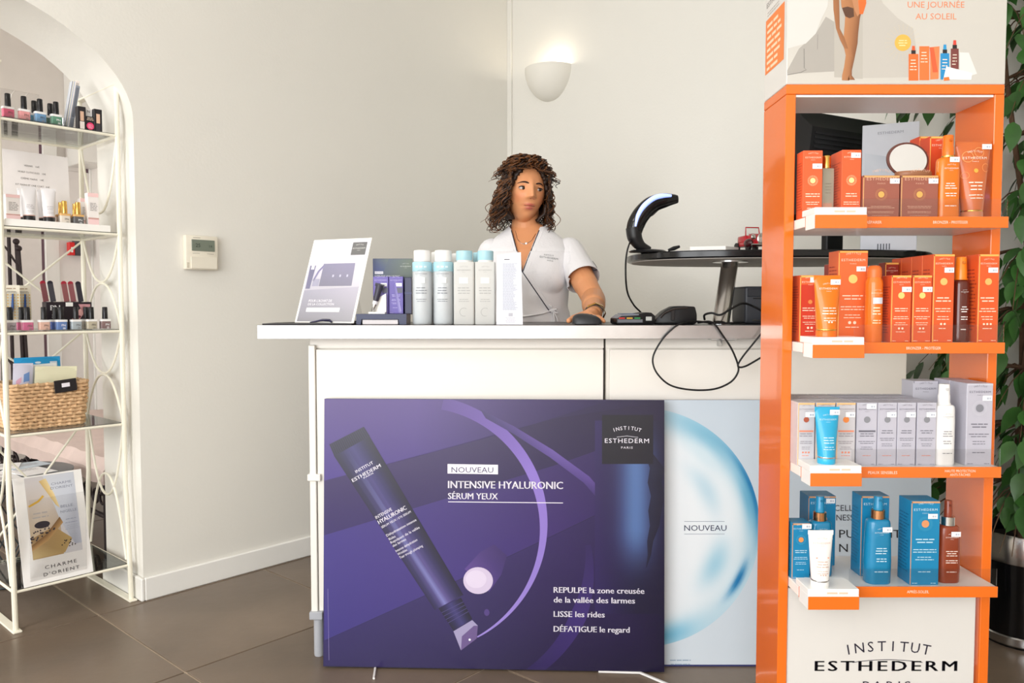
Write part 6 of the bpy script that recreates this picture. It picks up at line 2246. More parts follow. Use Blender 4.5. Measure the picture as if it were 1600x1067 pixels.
for k in range(4):
    y_ = -0.62 + k * 0.36
    pts = [(BWd / 2 - 0.005, y_ + 0.16 * math.sin(PI * f), 0.46 + 0.42 * f - 0.1 * f * f) for f in [j / 10 for j in range(11)]]
    m = M().tube(pts, 0.0085, 6)
    m.build('back_scroll', IRON, t)
    M().tube([(BWd / 2 - 0.005, y_ + 0.0 + 0.16 * math.cos(a_ * PI / 10), 0.60 + 0.10 * math.sin(a_ * PI / 10)) for a_ in range(11)], 0.0075, 6).build('back_scroll', IRON, t)
M().tube([(BWd / 2 - 0.005, -BL_ / 2, 0.36), (BWd / 2 - 0.005, -BL_ / 2, 0.86), (BWd / 2 - 0.005, 0, 0.92), (BWd / 2 - 0.005, BL_ / 2, 0.86), (BWd / 2 - 0.005, BL_ / 2, 0.36)], 0.011, 8).build('back_frame', IRON, t)

# lattice table with leaflets
tx, ty, tz = -0.215, 0.67, 0.415
t = thing('lattice_table', 'round low table with dark diamond lattice base', 'table', mw(tx, ty), ANG)
M().lathe([(0.205, tz - 0.012), (0.21, tz - 0.008), (0.21, tz - 0.002), (0.205, tz)], 40).build('top', cmat((96, 100, 104), .35), t)
LAT = mat('lattice_wire', (64, 72, 76), 0.5, 0.4, var=0.1)
for sgn in (-1, 1):
    for k in range(14):
        a0 = 2 * PI * k / 14
        M().tube([(0.185 * math.cos(a0 + sgn * 1.1 * f), 0.185 * math.sin(a0 + sgn * 1.1 * f), 0.004 + (tz - 0.018) * f) for f in [j / 8 for j in range(9)]], 0.003, 5).build('lattice_rod', LAT, t)
for z_ in (0.004, tz - 0.016):
    M().tube([(0.187 * math.cos(2 * PI * k / 32), 0.187 * math.sin(2 * PI * k / 32), z_) for k in range(32)], 0.004, 6, loop=True).build('lattice_ring', LAT, t)
rn = random.Random(12)
for k, (dx, dy, w_, h_p, lb) in enumerate(((-0.09, -0.07, 0.15, 0.21, 'white leaflet with a printed box at the edge of the lattice table'), (0.03, -0.06, 0.12, 0.19, 'white leaflet lying beside the leaflet with the printed box'),
                                           (0.07, 0.05, 0.15, 0.11, 'pale blue-grey brochure on the lattice table'), (-0.06, 0.08, 0.15, 0.12, 'white leaflet at the far side of the lattice table'))):
    p_ = thing('leaflet', lb, 'leaflet', mw(tx, ty, tz + 0.0005 + 0.0026 * k), ANG + rn.uniform(-0.5, 0.5))
    M().box(dx - w_ / 2, dx + w_ / 2, dy - h_p / 2, dy + h_p / 2, 0, 0.0022, 0.0).build('sheet', cmat((240, 238, 238) if k != 2 else (196, 206, 216), .6), p_)
    pr = Print()
    pr.lines(dx - w_ * .35, dx + w_ * .35, dy + h_p * .2, 0.004, (176, 172, 172), 4, 0.012, 1)
    if k == 0:
        pr.rect(dx - w_ * .3, dy - h_p * .4, dx + w_ * .3, dy - h_p * .15, (190, 186, 186), 1)
    pr.build('printed_text', p_, lambda u, v, nn: (u, v, 0.0022 + nn))

# dark iron coat stand
cs = at(26, 560, 4.62)
t = thing('coat_stand', 'dark wrought iron coat stand with ball finials behind the arch', 'coat stand', (cs.x, cs.y, 0))
zt_ = at(26, 372, 4.62).z
for k, (dx, top) in enumerate(((-0.075, zt_ + 0.06), (-0.03, zt_ + 0.10), (0.02, zt_ - 0.02), (0.035, zt_ - 0.06))):
    M().tube([(dx * 1.3, 0.02 * k, 0.0), (dx, 0.01 * k, 0.9), (dx * 0.85, 0, top)], 0.010, 8).build('rod', IRON, t)
    M().blob((dx * 0.85, 0, top), 0.018, 0.018, 0.018, 12, 8).build('finial', IRON, t)
for k in range(3):
    z_ = zt_ - 0.1 - k * 0.33
    M().tube([(-0.07 + 0.11 * f, 0, z_ + 0.06 * math.cos(f * PI)) for f in [j / 8 for j in range(9)]], 0.006, 6).build('curl', IRON, t)
M().lathe([(0.17, 0), (0.17, 0.012), (0.12, 0.02)], 24).build('base', IRON, t)

# ================================================================== weeping fig
pp = on_z(1588, 1012, 0.0)
PX, PY = 1.665, 2.52
t = thing('potted_ficus', 'tall leafy weeping fig in a glossy black pot beside the display', 'potted plant', (PX, PY, 0))
POT = mat('black_glazed_pot', (12, 12, 13), 0.12, var=0.05)
M().lathe([(0.125, 0.0), (0.128, 0.03), (0.132, 0.05), (0.14, 0.33), (0.142, 0.355), (0.134, 0.357), (0.130, 0.33)], 40, cap1=False).build('pot', POT, t)
M().lathe([(0.1305, 0.008), (0.1345, 0.012), (0.1345, 0.034), (0.131, 0.038)], 40, cap0=False, cap1=False).build('pot_ring', SILVER, t)
M().lathe([(0.1435, 0.27), (0.1445, 0.275), (0.1445, 0.357), (0.1425, 0.36)], 40, cap0=False, cap1=False).build('pot_rim', CHROME, t)
M().lathe([(0.131, 0.32), (0.08, 0.33), (0.001, 0.333)], 24).build('soil', mat('dark_soil', (40, 30, 24), 0.95, var=0.3, vscale=60, bump=0.5), t)
BARK = mat('brown_bark', (104, 78, 58), 0.85, var=0.2, vscale=40, bump=0.3)
rn = random.Random(21)
wall_n = AX                      # right wall normal direction


def clear_of_wall(p_):
    w_ = MW.inverted() @ p_
    if p_.x < 1.26 or (p_.x < 1.42 and 1.12 < p_.z < 1.70):
        return False
    return w_.x < T_C - 0.05


twigs = []
stems = []
for k in range(4):
    pts = []
    a0 = k * PI / 2 + 0.4
    for i in range(12):
        z_ = 0.32 + i * 0.185
        pts.append(Vector((0.03 * math.cos(a0 + i * 0.55) + 0.012 * k * math.cos(a0) * i / 2, 0.03 * math.sin(a0 + i * 0.55), z_)))
    M().tube(pts, [0.013 - 0.0007 * i for i in range(12)], 8).build('stem', BARK, t)
    stems.append(pts)
m = M()
attach = []
for k in range(4):
    for i in range(1, 12):
        for j in range(10):
            base = stems[k][i]
            az = rn.uniform(0, 2 * PI)
            ln = rn.uniform(0.16, 0.40) * (1.0 if i < 10 else 0.7)
            pts = []
            for s_ in range(6):
                f = s_ / 5
                q_ = base + Vector((math.cos(az) * ln * f, math.sin(az) * ln * f, 0.12 * f - 0.30 * f * f))
                pts.append(q_)
            if not all(clear_of_wall(q_ + Vector((PX, PY, 0))) for q_ in pts):
                continue
            m.tube(pts, [0.0035 - 0.0005 * s_ for s_ in range(6)], 4)
            for s_ in range(2, 6):
                for _ in range(1 if s_ < 4 else 2):
                    attach.append((pts[s_] + Vector((rn.uniform(-.02, .02), rn.uniform(-.02, .02), rn.uniform(-.02, .01))), az + rn.uniform(-1.0, 1.0)))
tw_o = m.build('twigs', BARK, t)
tw_o['kind'] = 'stuff'
LEAF = mat('glossy_green_leaf', (58, 104, 44), 0.35, var=0.25, vscale=14, rand=0.28)


def leaf_geo():
    v, f = [], []
    prof = [(0, 0.0), (0.12, 0.34), (0.3, 0.5), (0.5, 0.48), (0.7, 0.34), (0.86, 0.14), (1.0, 0.0)]
    L, Wd = 0.088, 0.043
    for x_, w_ in prof:
        dz = -0.014 * x_ * x_
        v += [(x_ * L, -w_ * Wd, dz + 0.006 * w_), (x_ * L, 0, dz), (x_ * L, w_ * Wd, dz + 0.006 * w_)]
    for i in range(len(prof) - 1):
        a_ = i * 3
        f += [(a_, a_ + 3, a_ + 4, a_ + 1), (a_ + 1, a_ + 4, a_ + 5, a_ + 2)]
    return v, f


lv, lf = leaf_geo()
lm = bpy.data.meshes.new('leaf')
lm.from_pydata(lv, [], lf)
lm.materials.append(LEAF)
lm.polygons.foreach_set('use_smooth', [True] * len(lm.polygons))
cand = []
for p_, az in attach:
    droop = rn.uniform(0.5, 1.35)
    mt = Matrix.Translation(p_) @ Matrix.Rotation(az, 4, 'Z') @ Matrix.Rotation(droop, 4, 'Y') @ Matrix.Rotation(rn.uniform(-0.8, 0.8), 4, 'X') @ Matrix.Scale(rn.uniform(0.75, 1.15), 4)
    wp = p_ + Vector((PX, PY, 0))
    tipw = (mt @ Vector((0.088, 0, 0))) + Vector((PX, PY, 0))
    if not (clear_of_wall(wp) and clear_of_wall(tipw)) or tipw.z < 0.38:
        continue
    sxp = 800 + F * wp.x / wp.y
    cand.append((abs(sxp - 1575) + (0 if 0.3 < wp.z < 2.1 else 400) + (wp.y - 2.3) * 60, mt))
cand.sort(key=lambda c: c[0])
for _, mt in cand[:290]:
    o = mk('leaf', lm, t)
    o.matrix_local = mt
vv, ff = [], []
for _, mt in cand[290:]:
    i0 = len(vv)
    vv += [tuple(mt @ Vector(q_)) for q_ in lv]
    ff += [tuple(i + i0 for i in f_) for f_ in lf]
me = bpy.data.meshes.new('foliage')
me.from_pydata(vv, [], ff)
me.materials.append(LEAF)
me.polygons.foreach_set('use_smooth', [True] * len(me.polygons))
o = mk('foliage', me, t)
o['kind'] = 'stuff'

# ================================================================== the woman behind the counter
PO = Vector((0.06, 2.95, 0))
pers = thing('person', 'woman with dark curly hair in a white wrap tunic behind the counter', 'person', PO)
HC = Vector((-0.014, -0.015, 1.495))           # head centre
HR = Matrix.Translation(HC) @ Matrix.Rotation(math.radians(16), 4, 'Z') @ Matrix.Rotation(math.radians(4), 4, 'Y') @ Matrix.Rotation(math.radians(2), 4, 'X')


def g(d, s):
    return math.exp(-(d / s) ** 2)


def face_pt(n):
    """point of the head surface for a unit direction n; the face looks along -y"""
    x, y, z = n.x * 0.073, n.y * 0.094, n.z * 0.112
    if n.z < 0:
        k = (-n.z) ** 1.5
        x *= 1 - 0.26 * k
        if n.y > 0:
            y *= 1 - 0.35 * k
    if y < 0:
        ax = abs(x)
        fr = min(1, max(0, -n.y * 1.6 - 0.15))
        d = 0.0
        # nose
        up = max(0.0, min(1.0, (0.026 - z) / 0.056))
        if z > -0.034:
            d += (0.005 + 0.020 * up ** 1.3) * g(x, 0.0085 + 0.004 * up) * (1 if z > -0.026 else max(0, (z + 0.034) / 0.008)) * (1 if z < 0.026 else g(z - 0.026, 0.012))
        d += 0.006 * g(ax - 0.0125, 0.006) * g(z + 0.026, 0.007)
        # eye sockets, brow, cheeks
        d -= 0.0085 * g(ax - 0.031, 0.015) * g(z - 0.003, 0.011)
        d += 0.0035 * g(ax - 0.030, 0.018) * g(z - 0.024, 0.008)
        d += 0.0045 * g(ax - 0.040, 0.018) * g(z + 0.028, 0.020)
        # mouth and chin
        d += 0.0055 * g(x, 0.020) * g(z + 0.0535, 0.0050)
        d += 0.0065 * g(x, 0.017) * g(z + 0.0660, 0.0055)
        d -= 0.0030 * g(x, 0.022) * g(z + 0.0595, 0.0022)
        d -= 0.0020 * g(ax - 0.026, 0.005) * g(z + 0.0595, 0.005)
        d -= 0.0030 * g(x, 0.016) * g(z + 0.078, 0.006)
        d += 0.0090 * g(x, 0.020) * g(z + 0.097, 0.014)
        y -= d * fr
    return Vector((x, y, z))


def grid_head(m, nu=160, nv=120):
    rings = []
    for i in range(1, nv):
        ph = PI * i / nv
        rings.append([HR @ face_pt(Vector((math.sin(ph) * math.cos(2 * PI * j / nu), math.sin(ph) * math.sin(2 * PI * j / nu), -math.cos(ph)))) for j in range(nu)])
    m.rings(rings)


def limb(m, pts, rad, seg=20, sub=6):
    """tapered round-ended limb through joints"""
    P_ = [Vector(p_) for p_ in pts]
    out, rr = [], []
    for i in range(len(P_) - 1):
        for k in range(sub):
            f = k / sub
            out.append(P_[i].lerp(P_[i + 1], f))
            e = f * f * (3 - 2 * f)
            rr.append(rad[i] + (rad[i + 1] - rad[i]) * e)
    out.append(P_[-1])
    rr.append(rad[-1])
    m.tube(out, rr, seg)
    m.blob(P_[0], rad[0], rad[0], rad[0], 16, 10)
    m.blob(P_[-1], rad[-1], rad[-1], rad[-1], 16, 10)


SHR, ELR, WRR = Vector((0.152, 0.008, 1.272)), Vector((0.226, -0.17, 1.100)), Vector((0.203, -0.415, 1.050))
SHL, ELL, WRL = Vector((-0.130, 0.015, 1.270)), Vector((-0.195, 0.045, 1.045)), Vector((-0.19, -0.05, 0.85))
m = M()
grid_head(m)
# ears
for sx_ in (-1, 1):
    m.blob((0, 0, 0), 0.010, 0.018, 0.030, 14, 10, mtx=HR @ Matrix.Translation((sx_ * 0.072, 0.012, -0.008)) @ Matrix.Rotation(sx_ * 0.35, 4, 'Z'))
limb(m, [(-0.008, 0.012, 1.47), (-0.010, 0.022, 1.40), (-0.008, 0.028, 1.33)], [0.050, 0.050, 0.060])
# trunk
prof = [(0.86, 0.165, 0.115, 0), (0.93, 0.172, 0.118, 0), (1.0, 0.152, 0.108, 0), (1.07, 0.134, 0.098, 0), (1.13, 0.138, 0.100, 0), (1.19, 0.148, 0.106, -0.004), (1.24, 0.153, 0.102, 0), (1.28, 0.152, 0.090, 0.006),
        (1.312, 0.130, 0.074, 0.014), (1.335, 0.104, 0.064, 0.020), (1.358, 0.074, 0.056, 0.024), (1.380, 0.052, 0.046, 0.026)]
m.rings([[Vector((w_ * math.cos(2 * PI * j / 48), yo + d_ * math.copysign(abs(math.sin(2 * PI * j / 48)) ** 0.9, math.sin(2 * PI * j / 48)), z_)) for j in range(48)] for z_, w_, d_, yo in prof])
for sx_ in (-1, 1):
    m.blob((sx_ * 0.058, -0.066, 1.182), 0.066, 0.046, 0.068)
limb(m, [SHR, ELR, WRR], [0.049, 0.041, 0.027])
limb(m, [SHR.lerp(ELR, 0.25), SHR.lerp(ELR, 0.7)], [0.047, 0.045])
limb(m, [ELR.lerp(WRR, 0.08), ELR.lerp(WRR, 0.45)], [0.042, 0.040])
limb(m, [SHL, ELL, WRL], [0.049, 0.041, 0.027])
limb(m, [SHL.lerp(ELL, 0.25), SHL.lerp(ELL, 0.7)], [0.047, 0.044])


def hand(m, wr, palm_end, side, tips, thumb):
    """palm plus five bent fingers; side = unit vector across the knuckles from index to little finger"""
    wr, pe, side = Vector(wr), Vector(palm_end), Vector(side).normalized()
    limb(m, [wr, wr.lerp(pe, 0.5), pe], [0.024, 0.026, 0.022], 14, 4)
    for k in (-1.2, -0.4, 0.4, 1.2):
        limb(m, [wr.lerp(pe, 0.25) + side * 0.010 * k, pe + side * 0.017 * k], [0.016, 0.0125], 10, 3)
    for (k, tip, bend) in zip((-1.2, -0.4, 0.4, 1.2), tips, (0.008, 0.009, 0.008, 0.006)):
        a_ = pe + side * 0.017 * k
        tip = Vector(tip)
        mid = a_.lerp(tip, 0.42) + Vector((0, 0, bend))
        mid2 = a_.lerp(tip, 0.76) + Vector((0, 0, bend * 0.6))
        limb(m, [a_, mid, mid2, tip], [0.0098, 0.0090, 0.0080, 0.0066], 10, 3)
    b_ = wr.lerp(pe, 0.35) - side * 0.020
    th = [Vector(q_) for q_ in thumb]
    limb(m, [b_] + th, [0.014, 0.0105, 0.0085][:1 + len(th)], 10, 3)


mouse_l = Vector((pm.x, 2.405, zc)) - PO           # mouse in the figure's space
hand(m, WRR, mouse_l + Vector((0.012, 0.078, 0.020)), (1, 0.1, -0.12),
     [mouse_l + Vector((-0.020, 0.042, 0.014)), mouse_l + Vector((0.004, 0.040, 0.014)), mouse_l + Vector((0.032, 0.036, 0.012)), mouse_l + Vector((0.054, 0.018, 0.009))],
     [mouse_l + Vector((-0.036, 0.062, 0.018)), mouse_l + Vector((-0.053, 0.022, 0.0105))])
hand(m, WRL, WRL + Vector((0.012, -0.045, -0.055)), (-1, 0.1, 0),
     [WRL + Vector((0.03, -0.085, -0.125)), WRL + Vector((0.014, -0.09, -0.13)), WRL + Vector((-0.004, -0.085, -0.128)), WRL + Vector((-0.02, -0.075, -0.115))],
     [WRL + Vector((0.036, -0.05, -0.045)), WRL + Vector((0.042, -0.07, -0.075))])
raw = m.mesh('body', None)
tmp = bpy.data.objects.new('body', raw)
COL.objects.link(tmp)
md = tmp.modifiers.new('remesh', 'REMESH')
md.mode = 'VOXEL'
md.voxel_size = 0.0027
sm = tmp.modifiers.new('smooth', 'SMOOTH')
sm.factor = 0.5
sm.iterations = 3
dg = bpy.context.evaluated_depsgraph_get()
dg.update()
body_me = bpy.data.meshes.new_from_object(tmp.evaluated_get(dg))
bpy.data.objects.remove(tmp)
body_me.name = 'body'
SKIN = ink_mat('warm_skin', 0.48)
b_ = SKIN.node_tree.nodes['Principled BSDF']
b_.inputs['Subsurface Weight'].default_value = 0.12
b_.inputs['Subsurface Radius'].default_value = (0.02, 0.008, 0.004)
b_.inputs['Subsurface Scale'].default_value = 0.25
body_me.materials.clear()
body_me.materials.append(SKIN)
body_me.polygons.foreach_set('use_smooth', [True] * len(body_me.polygons))
HI = HR.inverted()
ca = body_me.color_attributes.new('ink', 'FLOAT_COLOR', 'POINT')
base_c, lip_c, blush = rgb((226, 156, 108)), rgb((196, 100, 86)), rgb((228, 140, 98))
cols = []
for v_ in body_me.vertices:
    c = base_c
    if v_.co.z > 1.37:
        q_ = HI @ v_.co
        if q_.y < -0.03:
            l_ = max(g(q_.x, 0.0175) * g(q_.z + 0.0535, 0.0045), g(q_.x, 0.0150) * g(q_.z + 0.0655, 0.0055))
            l_ = min(1.0, l_ * 1.35)
            bl_ = 0.6 * g(abs(q_.x) - 0.043, 0.018) * g(q_.z + 0.028, 0.018)
            c = tuple(c[i] * (1 - bl_) + blush[i] * bl_ for i in range(4))
            c = tuple(c[i] * (1 - l_) + lip_c[i] * l_ for i in range(4))
    cols += list(c)
ca.data.foreach_set('color', cols)
body = mk('body', body_me, pers)

# ---- tunic: cut from the body surface and lifted off it
VL0, VR0, VB = Vector((-0.066, 0, 1.375)), Vector((0.046, 0, 1.375)), Vector((-0.022, 0, 1.196))
bm = bmesh.new()
bm.from_mesh(body_me)
bmesh.ops.delete(bm, geom=[v_ for v_ in bm.verts if v_.co.z > 1.42 or v_.co.z < 0.87 or (v_.co.y < -0.25)], context='VERTS')


def cutp(co, no):
    geom = list(bm.verts) + list(bm.edges) + list(bm.faces)
    bmesh.ops.bisect_plane(bm, geom=geom, dist=1e-5, plane_co=co, plane_no=no)


axR, axL = (ELR - SHR).normalized(), (ELL - SHL).normalized()
SLV = 0.152                        # sleeve length along the upper arm
cR, cL = SHR + axR * SLV, SHL + axL * SLV
cutp(cR, axR)
cutp(cL, axL)
nL = Vector((VB.z - VL0.z, 0, -(VB.x - VL0.x))).normalized()
nR = Vector((VB.z - VR0.z, 0, -(VB.x - VR0.x))).normalized()
cutp(VB, nL)
cutp(VB, nR)
cutp(Vector((0, 0, 1.366)), Vector((0, -0.25, 1)).normalized())


def inside_v(c):
    xl = VL0.x + (VB.x - VL0.x) * (VL0.z - c.z) / (VL0.z - VB.z)
    xr = VR0.x + (VB.x - VR0.x) * (VR0.z - c.z) / (VR0.z - VB.z)
    return c.y < 0.02 and c.z > VB.z and xl < c.x < xr


def arm_side(c):
    for s_, ax, cc, sg in ((SHR, axR, cR, 1), (SHL, axL, cL, -1)):
        d_ = c - s_
        t_ = d_.dot(ax)
        if t_ > SLV and (d_ - ax * t_).length < 0.072 and sg * c.x > 0.12:
            if sg < 0 and c.x > -0.150:
                continue
            return True
    return False


def forearm(c):
    for e_, w_ in ((ELR, WRR), (ELL, WRL)):
        ax = (w_ - e_)
        L_ = ax.length
        ax = ax / L_
        d_ = c - e_
        t_ = min(max(d_.dot(ax), -0.02), L_ + 0.2)
        if (d_ - ax * t_).length < 0.058 and abs(c.x) > 0.165:
            return True
    return False


dead = []
for f_ in bm.faces:
    c = f_.calc_center_median()
    if inside_v(c) or arm_side(c) or forearm(c) or (c.z - 1.366 - 0.25 * c.y > 0):
        dead.append(f_)
bmesh.ops.delete(bm, geom=dead, context='FACES')
bmesh.ops.delete(bm, geom=[v_ for v_ in bm.verts if not v_.link_faces], context='VERTS')
bm.normal_update()
inner_r = max(axR.dot(v_.co - SHR) for v_ in bm.verts if v_.co.x > 0.15) if True else 0
mv = {}
for v_ in bm.verts:
    k = 0.0075
    for s_, ax, sg in ((SHR, axR, 1), (SHL, axL, -1)):
        t_ = (v_.co - s_).dot(ax)
        if sg * v_.co.x > 0.155 and 0 < t_ < SLV + 0.01:
            k += 0.010 * (t_ / SLV) ** 1.3
    if v_.co.z < 1.12 and abs(v_.co.x) < 0.15:
        k += 0.012 * max(0, (1.03 - v_.co.z) / 0.15) + 0.003
    # soft folds pulled toward the tie at the waist
    f_ = v_.co
    if f_.y < 0 and f_.z < 1.17:
        w_ = min(1, (1.17 - f_.z) / 0.08)
        k += w_ * 0.0022 * math.sin(95 * (f_.z * 0.9 + f_.x * 0.55)) * g(f_.x - 0.05, 0.10)
    k += 0.0016 * noise.noise(f_ * 16)
    mv[v_] = v_.co + v_.normal * k
for v_, c in mv.items():
    v_.co = c
# let the cloth bridge the hollows of the body
soft = [v_ for v_ in bm.verts if not v_.is_boundary and 0.9 < v_.co.z < 1.27 and abs(v_.co.x) < 0.15 and v_.co.y < 0.03]
for _ in range(60):
    bmesh.ops.smooth_vert(bm, verts=soft, factor=0.6, use_axis_x=True, use_axis_y=True, use_axis_z=True)
bm.normal_update()
for v_ in soft:
    v_.co += v_.normal * 0.003
    f_ = v_.co
    if f_.z < 1.20:
        w_ = min(1, (1.20 - f_.z) / 0.08)
        v_.co += v_.normal * w_ * (0.0026 * math.sin(85 * (f_.z * 0.85 + f_.x * 0.6)) * g(f_.x - 0.06, 0.09) + 0.002 * noise.noise(Vector((f_.x * 30, 0, f_.z * 9))))
tun = bpy.data.meshes.new('tunic')
bm.to_mesh(tun)
TUN = mat('white_cotton_tunic', (238, 236, 238), 0.75, var=0.01, vscale=12, bump=0.12, bscale=160)
tun.materials.append(TUN)
tun.polygons.foreach_set('use_smooth', [True] * len(tun.polygons))
bvh = BVHTree.FromBMesh(bm)
bm.free()
tunic = mk('tunic', tun, pers)
sd = tunic.modifiers.new('thickness', 'SOLIDIFY')
sd.thickness = 0.0022
sd.offset = 1


def front(x, z, off=0.003):
    h = bvh.ray_cast(Vector((x, -0.6, z)), Vector((0, 1, 0)))
    if h[0] is None:
        h = bvh.find_nearest(Vector((x, -0.12, z)))
    return Vector((x, h[0].y - off, z)) if h[0] is not None else Vector((x, -0.12, z))


def surf_tube(name, pts, r, material, n=14, off=0.0025, flat=1.0):
    out = []
    for i in range(len(pts) - 1):
        for k in range(n):
            f = k / n
            out.append(front(pts[i][0] + (pts[i + 1][0] - pts[i][0]) * f, pts[i][1] + (pts[i + 1][1] - pts[i][1]) * f, off))
    out.append(front(pts[-1][0], pts[-1][1], off))
    # ease single outliers
    for _ in range(2):
        for i in range(1, len(out) - 1):
            out[i].y = (out[i - 1].y + out[i].y * 2 + out[i + 1].y) / 4
    return M().tube(out, r, 8, flat=flat).build(name, material, pers)


PIPE = cmat((44, 46, 62), .5)
top_z = 1.352
xl = VL0.x + (VB.x - VL0.x) * (VL0.z - top_z) / (VL0.z - VB.z)
xr = VR0.x + (VB.x - VR0.x) * (VR0.z - top_z) / (VR0.z - VB.z)
surf_tube('neck_piping', [(xl - 0.002, top_z), (VB.x - 0.001, VB.z)], 0.0019, PIPE)
surf_tube('neck_piping', [(xr + 0.002, top_z), (VB.x, VB.z), (0.078, 1.052)], 0.0019, PIPE)
surf_tube('collar_edge', [(xl - 0.014, top_z + 0.004), (VB.x - 0.016, VB.z + 0.02)], 0.0035, TUN, off=0.0012, flat=.5)
surf_tube('collar_edge', [(xr + 0.016, top_z + 0.004), (VB.x + 0.016, VB.z), (0.092, 1.056)], 0.0035, TUN, off=0.0012, flat=.5)
surf_tube('waist_tie', [(-0.06, 1.032), (0.0, 1.040), (0.05, 1.048), (0.084, 1.060)], 0.0055, TUN, off=0.003, flat=.6)
kn = front(0.088, 1.060, 0.008)
m = M()
m.blob(kn, 0.010, 0.008, 0.010, 14, 10)
m.tube([kn, kn + Vector((-0.006, -0.008, 0.014)), kn + Vector((-0.014, -0.006, 0.020)), kn + Vector((-0.010, -0.004, 0.008)), kn], 0.0035, 8)
m.tube([kn, kn + Vector((0.012, -0.008, 0.004)), kn + Vector((0.020, -0.004, -0.010)), kn + Vector((0.008, -0.004, -0.008)), kn], 0.0035, 8)
m.tube([kn, kn + Vector((0.004, -0.009, -0.03)), kn + Vector((0.000, -0.010, -0.09))], [0.005, 0.006, 0.007], 8, flat=.5)
m.tube([kn, kn + Vector((0.016, -0.007, -0.03)), kn + Vector((0.022, -0.008, -0.08))], [0.005, 0.006, 0.007], 8, flat=.5)
m.build('tie_bow', TUN, pers)
# sleeve slit piping
pa, pb2 = SHR + axR * 0.075, SHR + axR * (SLV + 0.006)
side_d = Vector((0.92, -0.30, 0.25)).normalized()
pts = []
for k in range(8):
    f = k / 7
    c = pa.lerp(pb2, f)
    h = bvh.ray_cast(c + side_d * 0.3, -side_d)
    if h[0] is not None:
        pts.append(h[0] + side_d * 0.002)
if len(pts) > 2:
    M().tube(pts, 0.0019, 6).build('sleeve_piping', PIPE, pers)
# embroidered mark
pr = Print()
pr.text('INSTITUT', 0, 0.010, 0.0055, (120, 124, 128), 0, width=0.036)
pr.text('ESTHEDERM', 0, 0.0, 0.0068, (104, 108, 112), 0, width=0.066)
pr.text('PARIS', 0.004, -0.009, 0.0045, (120, 124, 128), 0, width=0.022)
ex, ez = at(858, 402, 2.84).x - PO.x, at(858, 404, 2.84).z
pr.build('embroidery', pers, lambda u, v, n: tuple(front(ex + u, ez + v - u * 0.12, 0.003)))
# necklace
bvs = BVHTree.FromPolygons([v_.co for v_ in body_me.vertices], [tuple(p_.vertices) for p_ in body_me.polygons])
npts = [(-0.048, 1.352), (-0.04, 1.318), (-0.026, 1.302), (-0.008, 1.300), (0.012, 1.314), (0.030, 1.345)]
out = []
for i in range(len(npts) - 1):
    for k in range(6):
        f = k / 6
        x_, z_ = npts[i][0] + (npts[i + 1][0] - npts[i][0]) * f, npts[i][1] + (npts[i + 1][1] - npts[i][1]) * f
        h = bvs.ray_cast(Vector((x_, -0.6, z_)), Vector((0, 1, 0)))
        if h[0] is not None:
            out.append(h[0] + Vector((0, -0.0015, 0)))
M().tube(out, 0.0009, 6).build('necklace', SILVER, pers)
q_ = out[len(out) // 2]
M().lathe([(0.0035, -0.001), (0.0045, 0), (0.0035, 0.001)], 14, mtx=Matrix.Translation(q_ + Vector((0.008, -0.001, 0.001))) @ Matrix.Rotation(PI / 2, 4, 'X')).build('pendant', SILVER, pers)
M().tube([q_, q_ + Vector((-0.004, -0.001, -0.010))], 0.0012, 6).build('pendant', SILVER, pers)

# ---- face details
EYE = []
for sx_ in (-1, 1):
    c = HR @ Vector((sx_ * 0.031, -0.0775, 0.003))
    e = thing('eye', None, None)
    e.parent = pers
    e.matrix_local = HR @ Matrix.Translation((sx_ * 0.031, -0.0725, 0.0025))
    M().blob((0, 0, 0), 0.0122, 0.0112, 0.0068, 20, 14).build('eyeball', cmat((206, 196, 190), .25), e)
    gx = 0.0022                      # looking to one side
    M().blob((gx, -0.0088, 0.0004), 0.0064, 0.0030, 0.0060, 16, 10).build('iris', cmat((70, 44, 30), .15), e)
    M().blob((gx + 0.0003, -0.0112, 0.0005), 0.0028, 0.0010, 0.0028, 12, 8).build('pupil', cmat((10, 8, 8), .1), e)
    up = [(0.0145 * math.cos(a_), -0.0098 + 0.0050 * abs(math.cos(a_)) ** 2, 0.0010 + 0.0062 * math.sin(a_)) for a_ in [PI * k / 10 for k in range(11)]]
    M().tube(up, [0.0009 + 0.0010 * math.sin(PI * k / 10) for k in range(11)], 6).build('upper_lash', cmat((40, 26, 22), .6), e)
    lid = [(0.0148 * math.cos(a_), -0.0086 + 0.0052 * abs(math.cos(a_)) ** 2, 0.0026 + 0.0076 * math.sin(a_)) for a_ in [PI * k / 10 for k in range(11)]]
    M().tube(lid, [0.0016 + 0.0014 * math.sin(PI * k / 10) for k in range(11)], 8).build('eyelid', cmat((226, 156, 108), .5), e)
    lo_ = [(0.0138 * math.cos(a_), -0.0088 + 0.0050 * abs(math.cos(a_)) ** 2, -0.0004 - 0.0056 * math.sin(a_)) for a_ in [PI * k / 10 for k in range(11)]]
    M().tube(lo_, 0.0011, 6).build('lower_lid', cmat((226, 156, 108), .5), e)
    br_ = []
    for k in range(9):
        f = k / 8
        xx = sx_ * (0.013 + 0.036 * f)
        zz_ = 0.0205 + 0.0062 * math.sin(PI * min(1, f * 0.85 + 0.05)) - 0.003 * f
        n_ = Vector((xx / 0.073, -math.sqrt(max(0.05, 1 - (xx / 0.073) ** 2 - (zz_ / 0.116) ** 2)), zz_ / 0.116))
        br_.append(HR @ (face_pt(n_) + Vector((0, -0.0008, 0))))
    M().tube(br_, [0.0016, 0.0026, 0.0030, 0.0030, 0.0028, 0.0024, 0.0019, 0.0014, 0.0008], 8).build('eyebrow', cmat((58, 36, 26), .8), pers)
mo = []
